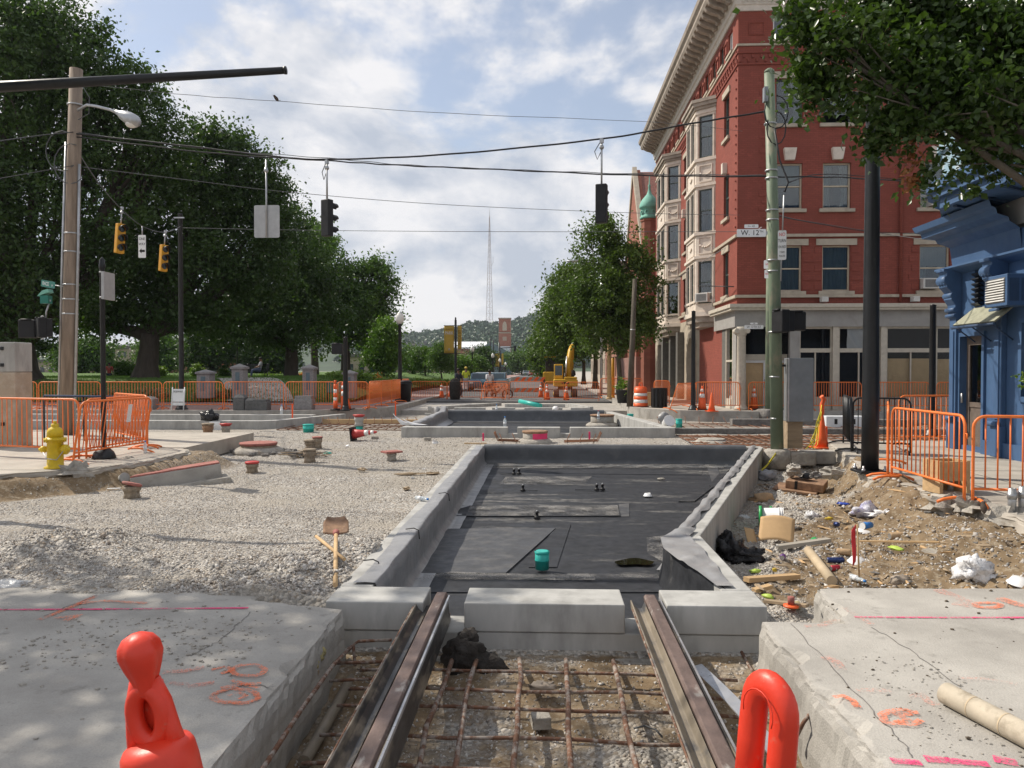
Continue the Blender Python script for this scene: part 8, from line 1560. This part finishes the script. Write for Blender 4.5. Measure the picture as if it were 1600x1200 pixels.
cb_ = O('cab', B().bx(-1.05, -.2, -.5, 1.0, 1.76, 3.15), 'excavator', ex, bevel=.08); O('cab_window', B().bx(-.95, -.3, -.52, -.505, 2.1, 3.0), 'glass_dark', cb_); O('cab_window', B().bx(-1.065, -1.052, -.35, .85, 2.0, 3.0), 'glass_dark', cb_)
O('boom', B().tube([(.3, .9, 1.6), (.35, 1.3, 3.2), (.55, 1.7, 4.5), (.75, 2.4, 5.0)], [.3, .28, .24, .2], 4), 'excavator', ex); O('stick', B().tube([(.75, 2.4, 5.0), (.8, 3.4, 4.0), (.8, 3.9, 2.6)], [.2, .17, .13], 4), 'excavator', ex); O('ram', B().tube([(.05, .7, 1.9), (.2, 1.3, 3.9)], .07, 8), 'alu', ex); O('bucket', B().blob((.8, 4.1, 2.2), (.4, .4, .4), 2, .2), 'track_dark', ex); O('lettering_plate', B().bx(-.35, .35, -1.312, -1.305, 1.3, 1.48), 'track_dark', ex)
e2 = T('loader', 'smaller yellow machine half hidden behind the excavator', 'machine', (P(863, 600, 66).x, 66, -.02)); O('body', B().bx(-.8, .8, -1, 1.2, .5, 1.5), 'excavator', e2, bevel=.1); O('cab', B().bx(-.6, .6, -.6, .6, 1.5, 2.7), 'track_dark', e2, bevel=.06); O('roof', B().bx(-.7, .7, -.7, .7, 2.7, 2.82), 'excavator', e2)
for s in (-1, 1):
    for y in (-.7, .8): O('wheel', B().tube([(s*.8-.15, y, .5), (s*.8+.15, y, .5)], .5, 16), 'track_dark', e2)
# striped barricades
for i, (x0, x1, Y, yc, lb) in enumerate([(798, 848, 50, 598, 'long barricade with orange and white stripes across the street')]):
    a = P(x0, yc, Y); c = P(x1, yc, Y); t = T('barricade', lb, 'barricade', (a.x, Y, -.1)); L = c.x-a.x
    for z in (1.15, .45):
        bd_ = O('board', B().box((L/2, 0, z), (L, .05, .28)), 'rubble', t)
        for k in range(5): x = .2+k*L/5; O('stripe', B().ext([(x, z-.14), (x+.22, z-.14), (x+.42, z+.14), (x+.2, z+.14)], (0, -.027, 0), (1, 0, 0), (0, 0, 1), (0, -.004, 0)), 'cone_orange', t)
    for x in (.15, L-.15): O('leg', B().box((x, .03, .65), (.06, .06, 1.3)), 'galv', t)
for i, (px, wpx, m, h, lb) in enumerate([(787, 26, 'rubble', 1.05, 'pale grey concrete block barrier left of the barricade')]): t = T('jersey_barrier', lb, 'barrier', (P(px, 600, 52).x, 52, -.1)); O('body', B().ext([(-.3, 0), (.3, 0), (.28, .1), (.12, .4), (.08, h), (-.08, h), (-.12, .4), (-.28, .1)], (-.5, 0, 0), (0, 1, 0), (0, 0, 1), (1.0, 0, 0)), m, t)
bd2 = T('wrapped_post', 'dark tarp wrapped bundle standing at the far barriers', 'bundle', (P(711, 600, 43.6).x, 43.6, -.1)); O('tarp', B().lathe([(.26, 0), (.30, .3), (.34, .7), (.32, 1.0), (.24, 1.2), (.12, 1.28)], n=12), 'burlap', bd2); O('tie', B().lathe([(.27, 1.1), (.28, 1.13)], n=12), 'wire_grey', bd2)
# cars
def car(label, px, Y, m, z=-.02, rz=0, w_=1.8):
    t = T('car', label, 'car', (P(px, 600, Y).x, Y, z), rz, 'cars parked up the street'); 
    pr = [(-2.2, .3), (2.2, .3), (2.25, .7), (1.9, .88), (1.1, .95), (-2.0, .95), (-2.25, .75)]; O('body', B().ext(pr, (-w_/2, 0, 0), (0, 1, 0), (0, 0, 1), (w_, 0, 0)), m, t, bevel=.08)
    cab = [(-1.9, .95), (-1.35, 1.42), (.2, 1.45), (1.05, .95)]; cb = O('cabin', B().ext(cab, (-w_*.42, 0, 0), (0, 1, 0), (0, 0, 1), (w_*.84, 0, 0)), m, t, bevel=.05)
    O('windscreen', B().quad((-w_*.37, -1.86, 1.0), (w_*.37, -1.86, 1.0), (w_*.34, -1.41, 1.38), (-w_*.34, -1.41, 1.38)), 'glass_dark', cb, solid=.01)
    for s in (-1, 1):
        O('side_window', B().ext([(-1.5, 1.0), (-1.2, 1.36), (.15, 1.38), (.8, 1.0)], (s*w_*.425, 0, 0), (0, 1, 0), (0, 0, 1), (s*.01, 0, 0)), 'glass_dark', cb); O('headlight', B().box((s*w_*.36, -2.22, .68), (.3, .08, .14)), 'lamp_glass', t)
        for y in (-1.35, 1.35): wh = O('wheel', B().tube([(s*w_*.5-.1, y, .32), (s*w_*.5+.1, y, .32)], .32, 14), 'track_dark', t); O('rim', B().tube([(s*(w_*.5+.105)-.01, y, .32), (s*(w_*.5+.105)+.01, y, .32)], .19, 12), 'alu', wh)
car('blue grey car parked behind the far barriers, left one', 753, 62, 'carpaint_blue'); car('dark grey car parked just behind the blue grey one', 757, 70, 'carpaint_grey'); car('pale blue car parked right of the man in white', 778, 64, 'carpaint_blue', w_=1.7)
for i, (px, Y, m, lb) in enumerate([(832, 190, 'carpaint_red', 'small dark red car far up the street'), (822, 210, 'carpaint_grey', 'small grey car far up the street, left'), (842, 175, 'carpaint_grey', 'small grey car far up the street, right'), (848, 110, 'carpaint_red', 'dark car partly behind the small machine')]): car(lb, px, Y, m)
bkx = T('motor_scooter', 'jumble of dark scooters beside the white shirted man', 'scooter', (P(780, 600, 46).x, 46, -.1)); 
for x in (-.5, .5): w1 = O('wheel', B().tube([(x+.3*math.cos(a), -.1, .3+.3*math.sin(a)) for a in [2*math.pi*i/18 for i in range(18)]], .05, 6, closed=True), 'track_dark', bkx)
O('frame', B().tube([(-.5, -.1, .3), (-.1, -.1, .45), (.3, -.1, .85), (.5, -.1, .3)], .06, 6), 'track_dark', bkx); O('seat', B().box((-.25, -.1, .75), (.5, .2, .12)), 'black_plastic', bkx, bevel=.03); O('handlebar', B().tube([(.3, -.35, 1.0), (.3, -.1, .95), (.3, .15, 1.0)], .02, 6), 'black_paint', bkx)
# banner poles
def banner(label, px, Y, ytop, s=1.0):
    g = P(px, 600, Y); g.z = .1; h = P(px, ytop, Y).z-.1; t = T('banner_pole', label, 'banner pole', g, 0, 'banner poles'); k = s
    O('shaft', B().lathe([(.16, 0), (.13, .6), (.10, 1.0), (.09, h), (.05, h+.05), (.07, h+.15), (0, h+.25)], n=12), 'black_paint', t)
    zt = h-.45*k; b1 = O('banner', B().grid(6, 10, lambda u, v: (-.12-u*.78*k, -.04+.03*math.sin(v*5+u*3), zt-v*2.15*k)), 'banner', t, solid=.01); b2 = O('banner', B().grid(4, 10, lambda u, v: (.16+u*.32*k, -.04+.03*math.sin(v*4), zt-v*1.85*k)), 'banner', t, solid=.01)
    if s == 1: text('WASHINGTON', .12, b1, (-.5, -.085, zt-.28), (R(90), 0, 0), 'banner_brown', sx=.7); text('PARK', .36, b1, (-.5, -.085, zt-.58), (R(90), 0, 0), 'roof_white', sx=.75); text('RACE ST', .26, b2, (.32, -.085, zt-.9), (R(90), R(-90), 0), 'banner_brown', sx=1.2); O('emblem', B().lathe([(.10, 0), (.08, .01), (0, .012)], (-.5, -.06, zt-1.85), 5, Matrix.Rotation(R(90), 3, 'X')), 'lime', b1)
    for z in (zt+.02, zt-2.17*k): O('banner_rod', B().tube([(-.92*k, -.04, z), (.5*k, -.04, z)], .02, 6), 'black_paint', t)
banner('black pole with two mustard banners reading PARK', 712, 60, 500); banner('farther banner pole with two small mustard banners', 728+54, 130, 548, 1.05)
for i, (px, Y, y0, lb) in enumerate([(766, 140, 530, 'tall thin black pole before the teal gable, left'), (771, 150, 532, 'tall thin black pole before the teal gable, right')]): g = P(px, 600, Y); g.z = .1; t = T('pole', lb, 'pole', g); h = P(px, y0, Y).z; O('shaft', B().lathe([(.16, 0), (.12, h), (0, h+.05)], n=10), 'black_paint', t); O('base', B().lathe([(.3, 0), (.28, .4), (.16, .5)], n=10), 'black_paint', t)
ta = T('traffic_pole', 'distant signal pole with long arm over the street', 'pole', (P(780, 600, 160).x, 160, .1)); O('shaft', B().cyl((0, 0, 0), .15, 7.2, 10), 'black_paint', ta); O('mast_arm', B().tube([(0, 0, 6.0), (3.5, 0, 6.2)], .09, 8), 'black_paint', ta); O('signal_head', B().box((3.3, 0, 5.8), (.5, .4, 1.4)), 'black_plastic', ta)
bp_ = T('wooden_post', 'leaning dark brown wooden post on the right kerb', 'post', (P(984, 638, 33).x, 33, .1)); tt = P(992, 436, 33)-bp_.location; O('shaft', B().tube([(0, 0, 0), tt*.5, tt], [.14, .115, .09], 12), 'bark_grey', bp_); O('band', B().lathe([(.115, 0), (.115, .04)], tt*.6, 12), 'galv', bp_)
for i, (px, Y, m, r_, y0, lb) in enumerate([(952, 41, 'lumber', .12, 480, 'tan wooden post left of the forked street tree'), (957.5, 43, 'signal_yellow', .10, 560, 'yellow bollard post beside the forked tree')]): g = P(px, 600, Y); g.z = .1; t = T('post', lb, 'post', g); O('shaft', B().lathe([(r_, 0), (r_*.9, P(px, y0, Y).z-.1), (0, P(px, y0, Y).z-.05)], n=10), m, t); O('base', B().lathe([(r_*1.3, 0), (r_*1.2, .1), (r_, .12)], n=10), m, t)
for i, (px, py, Y, lb) in enumerate([(896, 408, 46, 'grey street light arm poking out of the street tree')]): t = T('cobra_lamp', lb, 'street lamp', (P(940, py, Y).x, Y, .1)); z = P(px, py, Y).z-.1; dx = P(px, py, Y).x-P(940, py, Y).x; O('shaft', B().tube([(0, 0, 0), (0, 0, z-.6)], .07, 8), 'galv', t); O('arm', B().tube([(0, 0, z-.6), (dx*.4, 0, z-.05), (dx, 0, z)], .035, 6), 'galv', t); O('head', B().blob((dx, 0, z), (.4, .15, .09), 1, .05), 'galv', t)
pw = T('plywood_box', 'pale plywood box behind the striped drum', 'box', G(1017, 635, .1)+V(0, .6, 0)); O('side', B().box((0, 0, .28), (.5, .3, .56)), 'lumber', pw, bevel=.01); O('lid', B().box((0, 0, .575), (.54, .34, .03)), 'lumber', pw)
pt = T('planter', 'planter with yellow flowers left of the brown post', 'planter', (P(975, 628, 36.5).x, 36.5, .1)); O('tub', B().lathe([(.3, 0), (.4, .6), (.42, .62), (.36, .6)], n=14), 'black_plastic', pt); rs = np.random.default_rng(3); O('foliage', leaf_mesh('f', crown_points([((0, 0, .8), (.45, .4, .3))], 40, 16, .12, rs)[0], np.array([0, 0, 1.]), .1, rs), 'leaf_shrub', pt)['kind'] = 'stuff'
# ================================================================ people
def person(label, loc, rz, joints, shirt, trousers, hat=None, scale=1.0):
    """joints: dict of positions; one skinned body surface, clothes as shells"""
    t = T('person', label, 'person', loc, rz); J = {k: Vector(v) for k, v in joints.items()}
    def skin(name, chain, rad, m):
        vs = []; es = []; ix = {}
        for c in chain:
            for a, b in zip(c, c[1:]):
                for k in (a, b):
                    if k not in ix: ix[k] = len(vs); vs.append(J[k])
                es.append((ix[a], ix[b]))
        me = bpy.data.meshes.new(name); me.from_pydata(vs, es, []); o = O(name, me, None, t); o.modifiers.new('skin', 'SKIN'); 
        for k, i in ix.items(): rr = rad[k]; me.skin_vertices[0].data[i].radius = rr if isinstance(rr, tuple) else (rr, rr)
        me.skin_vertices[0].data[0].use_root = True; sb = o.modifiers.new('sub', 'SUBSURF'); sb.levels = 2; sb.render_levels = 2; me.materials.append(MAT[m]); return o
    rad = dict(pel=(.15, .11), wst=(.13, .1), che=(.16, .11), nek=.055, hed=.085, top=.085, shL=.065, elL=.045, wrL=.033, haL=.04, shR=.065, elR=.045, wrR=.033, haR=.04, hiL=.085, knL=.06, anL=.045, toL=.045, hiR=.085, knR=.06, anR=.045, toR=.045)
    chain = [('pel', 'wst', 'che', 'nek', 'hed', 'top'), ('che', 'shL', 'elL', 'wrL', 'haL'), ('che', 'shR', 'elR', 'wrR', 'haR'), ('pel', 'hiL', 'knL', 'anL', 'toL'), ('pel', 'hiR', 'knR', 'anR', 'toR')]
    skin('body', chain, rad, 'skin'); gr = {k: (tuple(x*1.14+.008 for x in v) if isinstance(v, tuple) else v*1.14+.012) for k, v in rad.items()}
    skin('shirt', [('wst', 'che'), ('che', 'shL', 'elL'), ('che', 'shR', 'elR'), ('wst', 'pel')], gr, shirt); skin('trousers', [('pel', 'hiL', 'knL', 'anL'), ('pel', 'hiR', 'knR', 'anR')], gr, trousers)
    hd_ = J['top']; O('hair' if not hat else 'hat', B().lathe([(.105, -.03), (.108, .03), (.085, .08), (.04, .105), (0, .11)], hd_, 14), hat or 'hair', t); O('nose', B().lathe([(.018, 0), (.0, .03)], J['hed']+V(0, -.10, .02), 6, Matrix.Rotation(R(90), 3, 'X')), 'skin', t)
    return t
STAND = dict(pel=(0, 0, .95), wst=(0, 0, 1.12), che=(0, 0, 1.34), nek=(0, 0, 1.5), hed=(0, -.02, 1.60), top=(0, -.01, 1.68), shL=(.19, 0, 1.42), elL=(.25, .02, 1.14), wrL=(.24, -.1, .92), haL=(.23, -.13, .84), shR=(-.19, 0, 1.42), elR=(-.25, .02, 1.14), wrR=(-.24, -.1, .92), haR=(-.23, -.13, .84), hiL=(.1, 0, .88), knL=(.11, -.02, .48), anL=(.11, .02, .08), toL=(.12, -.14, .04), hiR=(-.1, 0, .88), knR=(-.11, -.02, .48), anR=(-.11, .02, .08), toR=(-.12, -.14, .04))
WALK = dict(STAND, knL=(.11, -.2, .50), anL=(.11, -.12, .1), toL=(.12, -.27, .06), knR=(-.11, .08, .48), anR=(-.11, .30, .12), toR=(-.11, .2, .04), elR=(-.24, -.14, 1.16), wrR=(-.2, -.34, 1.05), haR=(-.18, -.4, 1.02))
SIT = dict(STAND, **{k: v for k, v in dict(pel=(0, 0, .5), wst=(0, .06, .66), che=(0, .12, .88), nek=(0, .14, 1.04), hed=(0, .1, 1.13), top=(0, .1, 1.21), shL=(.19, .12, .96), elL=(.25, .0, .74), wrL=(.16, -.2, .66), haL=(.12, -.26, .64), shR=(-.19, .12, .96), elR=(-.25, .0, .74), wrR=(-.16, -.2, .66), haR=(-.12, -.26, .64), hiL=(.1, -.05, .5), knL=(.13, -.42, .5), anL=(.13, -.48, .1), toL=(.13, -.62, .05), hiR=(-.1, -.05, .5), knR=(-.13, -.42, .5), anR=(-.13, -.48, .1), toR=(-.13, -.62, .05)).items()})
p_ = P(765, 600, 47.5); person('person in a white shirt and dark trousers at the far barriers', (p_.x, 47.5, -.1), R(25), WALK, 'shirt_white', 'cloth_dark'); p_ = P(728, 600, 55); person('person in a lime vest near the banner pole', (p_.x, 55, .1), R(180), STAND, 'vest_lime', 'cloth_grey', 'packet_yellow'); p_ = P(716, 600, 47); person('person in dark clothes just right of the banner pole', (p_.x, 47, -.02), R(40), WALK, 'cloth_dark', 'cloth_dark')
p_ = P(171, 603, 57); person('person in red standing in the park shade', (p_.x, 57, p_.z), R(200), STAND, 'shirt_red', 'cloth_dark')
bq = P(400, 600, 48); bz = lawn((bq.x+90)/80.5, (48-36.6)/130)[2]
bn2 = T('park_bench', 'dark park bench with a person lounging on it', 'bench', (bq.x, 48, bz))
for k in range(4): O('seat_slat', B().box((0, -.2+k*.12, .44), (1.5, .09, .03)), 'black_paint', bn2)
for k in range(3): O('back_slat', B().box((0, .25+k*.03, .56+k*.13), (1.5, .03, .09)), 'black_paint', bn2)
for x in (-.65, .65): O('leg', B().tube([(x, -.22, 0), (x, -.2, .44), (x, .22, .44), (x, .34, .9)], .025, 6).tube([(x, .2, .44), (x, .26, 0)], .025, 6), 'black_paint', bn2)
person('person in grey top and jeans lounging on the park bench', (bq.x+.2, 48, bz), R(-65), SIT, 'cloth_grey', 'denim')
# ================================================================ far buildings and the hill
def fbld(name, label, x0, x1, Y, ytop, m, depth=20, roof=None, wins=None, gable=0, cat='building', base=.0):
    a = P(x0, 600, Y).x; c = P(x1, 600, Y).x; h = P(x0, ytop, Y).z; t = T(name, label, cat, (a, Y, base)); L = c-a
    O('walls', B().box((L/2, depth/2, (h-base)/2), (L, depth, h-base)), m, t)
    if gable: O('gable', B().ext([(0, 0), (L, 0), (L*.45, gable)], (0, -.01, h-base), (1, 0, 0), (0, 0, 1), (0, depth, 0)), m, t)
    if roof: O('roof', B().box((L/2, depth/2, h-base+.25), (L*1.04, depth*1.04, .5)), roof, t)
    if wins:
        nx, nz = wins
        for i in range(nx):
            for j in range(nz): O('window', B().box((L*(i+.5)/nx, -.03, (h-base)*(j+.45)/nz), (L/nx*.45, .1, (h-base)/nz*.5)), 'glass_dark', t)
    return t
tw = T('brick_tower', 'square red brick tower in front of the hill', 'tower', (P(788.5, 600, 250).x, 250, 0)); tw_h = P(788, 498, 250).z; tz1 = P(788, 520, 250).z; O('lower_shaft', B().box((0, 2, tz1/2), (3.9, 3.9, tz1)), 'brick_far', tw); O('upper_shaft', B().box((0, 2, (tz1+tw_h)/2+.15), (3.8, 3.8, tw_h-tz1-.3)), 'brick_far', tw); O('cornice', B().box((0, 2, tw_h+.15), (4.2, 4.2, .35)), 'cornice', tw); O('string_course', B().box((0, 2, tz1), (4.1, 4.1, .3)), 'lime', tw)
O('arched_panel', B().ext([(-.7, tz1+.7), (.7, tz1+.7), (.7, tz1+2.6), (.4, tz1+3.4), (0, tz1+3.8), (-.4, tz1+3.4), (-.7, tz1+2.6)], (0, .12, 0), (1, 0, 0), (0, 0, 1), (0, -.08, 0)), 'lime', tw); O('window', B().box((0, .03, tz1-1.9), (1.3, .06, 1.3)), 'tan_far', tw)
fbld('market_hall', 'long white roofed hall left of the brick tower', 700, 762, 235, 545, 'brick_far', 30, 'roof_white', (5, 1)); t = [o for o in bpy.data.objects if o.name.startswith('market_hall')][0]; O('sloped_roof', B().add([(0, -.5, 7.6), (12.2, -.5, 7.6), (10.5, 20, 10.9), (-1, 20, 10.9)], [(0, 1, 2, 3)]), 'roof_white', t)
fbld('warehouse', 'teal grey gabled warehouse beneath the brick tower', 742, 794, 222, 549, 'steel_blue', 22, None, (3, 2), 2.6); fbld('low_house', 'low red brick house behind the banner pole', 712, 742, 150, 556, 'brick_far', 12, 'roof_tile', (3, 1)); fbld('white_block', 'small white block right of the teal warehouse', 782, 796, 240, 541, 'roof_white', 8, None, (2, 1))
fbld('park_house', 'tan building seen behind the small trees left of the banners', 640, 690, 110, 565, 'tan_far', 12, None, (4, 1)); fbld('park_house', 'tan pavilion beyond the park behind bright shrub', 540, 640, 118, 558, 'tan_far', 12, 'dark_stone', (6, 1)); fbld('park_house', 'pale brick house seen under the left park trees', 165, 200, 130, 545, 'tan_far', 14, 'dark_stone', (4, 3)); fbld('park_house', 'red brick house seen right of the thick bare trunk', 258, 345, 125, 560, 'brick_far', 14, 'roof_tile', (8, 2)); fbld('park_house', 'brown house seen beneath the dark trees in the middle', 330, 400, 122, 566, 'church', 12, 'dark_stone', (6, 1)); fbld('park_house', 'long pale house far left under the crowns', 20, 140, 132, 566, 'tan_far', 14, 'dark_stone', (9, 1))
# radio mast
mz = P(765, 512, 1300).z; mt_ = T('radio_mast', 'tall red and white lattice radio mast on the hill', 'mast', (P(765, 512, 1300).x, 1300, mz-6)); mh_ = P(765, 338, 1300).z-mz+6
def leg(k, z): w_ = 6.5*(1-z/mh_)**1.0+.5; a = R(90+120*k); return V(w_*math.cos(a), w_*math.sin(a), z)
zs = [mh_*(1-(1-i/22)**1.15) for i in range(23)]
for k in range(3): O('leg', B().tube([leg(k, z) for z in zs], .38, 4), 'mast', mt_)
b = B()
for z0, z1 in zip(zs, zs[1:]):
    for k in range(3): b.tube([leg(k, z0), leg((k+1) % 3, z1)], .17, 3); b.tube([leg(k, z1), leg((k+1) % 3, z1)], .17, 3)
O('lattice', b, 'mast', mt_); O('antenna', B().tube([(0, 0, mh_), (0, 0, mh_+14)], [.4, .15], 5), 'mast', mt_); O('side_antenna', B().tube([(3.5, 0, mh_*.57), (6, 0, mh_*.6), (6, 0, mh_*.65)], .25, 4), 'mast', mt_)
m2 = T('radio_mast', 'faint small antenna on the hill left of the mast', 'mast', P(745, 520, 1350)); O('shaft', B().tube([(0, 0, -6), (0, 0, 18)], [.6, .3], 5), 'mast', m2); O('dish', B().blob((0, 0, 16), (1.2, 1.2, 1.6), 1, .1), 'mast', m2)
RIDGE = [(-400, 552), (300, 545), (560, 537), (620, 536), (650, 532), (680, 528), (700, 526), (740, 520), (790, 516), (800, 512), (820, 506), (850, 497), (900, 488), (1000, 470), (1150, 460), (1400, 470), (2000, 500)]
def ridge_z(px):
    for (a, b_), (c, d) in zip(RIDGE, RIDGE[1:]):
        if a <= px <= c: f = (px-a)/(c-a); f = f*f*(3-2*f); return b_*(1-f)+d*f
    return 540
def hillp(u, v):
    px = -400+u*2300; Y = 650+v*800; zt = P(px, ridge_z(px), 1250).z; s = sst(0, .75, v); q = P(px, 600, Y)
    z = zt*s*(1-.35*sst(.76, 1, v))+6*fb(q.x*.01, Y*.01, 1.0)*s; return (q.x, Y, z-.3)
S('hill', B().grid(120, 24, hillp), 'hill_soil')
def forest():
    rs = np.random.default_rng(3); pts = []; n = 2600
    for k in range(n):
        u = (560+400*rs.random()+400)/2300 if k < 2200 else rs.random(); v = .08+.7*rs.random()**.8; c = np.array(hillp(u, v)); r = rs.uniform(4, 8.5)
        d = rs.normal(size=(52, 3)); d /= np.linalg.norm(d, axis=1)[:, None]; d[:, 2] = np.abs(d[:, 2])*1.1; pts.append(c+np.array([0, 0, r*.4])+d*r*(.75+.3*rs.random((52, 1))))
    pts = np.concatenate(pts); S('hill_forest', leaf_mesh('f', pts, np.array([0, -.5, 1.]), 4.2, rs, .75, .6), 'leaf_far', 'stuff')
forest()
for i, (px, py, Y) in enumerate([(634, 540, 900), (645, 537, 930), (655, 540, 910), (664, 537, 950), (673, 541, 920), (640, 548, 860), (652, 549, 850), (663, 549, 860)]):
    c = P(px, py, Y); s = 6.4; t = T('hill_house', ['leftmost white gabled house on the far hill', 'white house second from left in the hill row', 'grey roofed house in the middle of the hill row', 'cream house fourth from left on the hill', 'rightmost pale house of the hill row', 'lower left pale house on the far hill', 'lower middle long house on the far hill', 'lower right pale house on the far hill'][i], 'house', (c.x, Y, c.z-8), 0, 'houses on the far hill'); m = ['roof_white', 'tan_far', 'roof_white', 'terracotta_white'][i % 4]
    O('walls', B().box((0, 4, 4), (s, 8, 8)), m, t); O('roof', B().ext([(-s*.58, 8), (s*.58, 8), (0, 12)], (0, -.5, 0), (1, 0, 0), (0, 0, 1), (0, 9, 0)), 'dark_stone', t)
    for x in (-1.6, 1.6):
        for z in (3, 6): O('window', B().box((x, -.05, z), (1.2, .2, 1.6)), 'glass_dark', t)
# ---------------------------------------------------------------- light summer haze
hz = B().bx(-1500, 1500, -60, 1700, -4, 290); ho = O('haze', hz, None); ho['kind'] = 'stuff'
hm = bpy.data.materials.new('haze'); hm.use_nodes = True; nt = hm.node_tree; nt.nodes.clear(); o1 = nt.nodes.new('ShaderNodeOutputMaterial'); v1 = nt.nodes.new('ShaderNodeVolumePrincipled'); v1.inputs['Density'].default_value = .00012; v1.inputs['Color'].default_value = (.80, .88, 1, 1); v1.inputs['Anisotropy'].default_value = .2; nt.links.new(v1.outputs[0], o1.inputs['Volume']); ho.data.materials.append(hm)
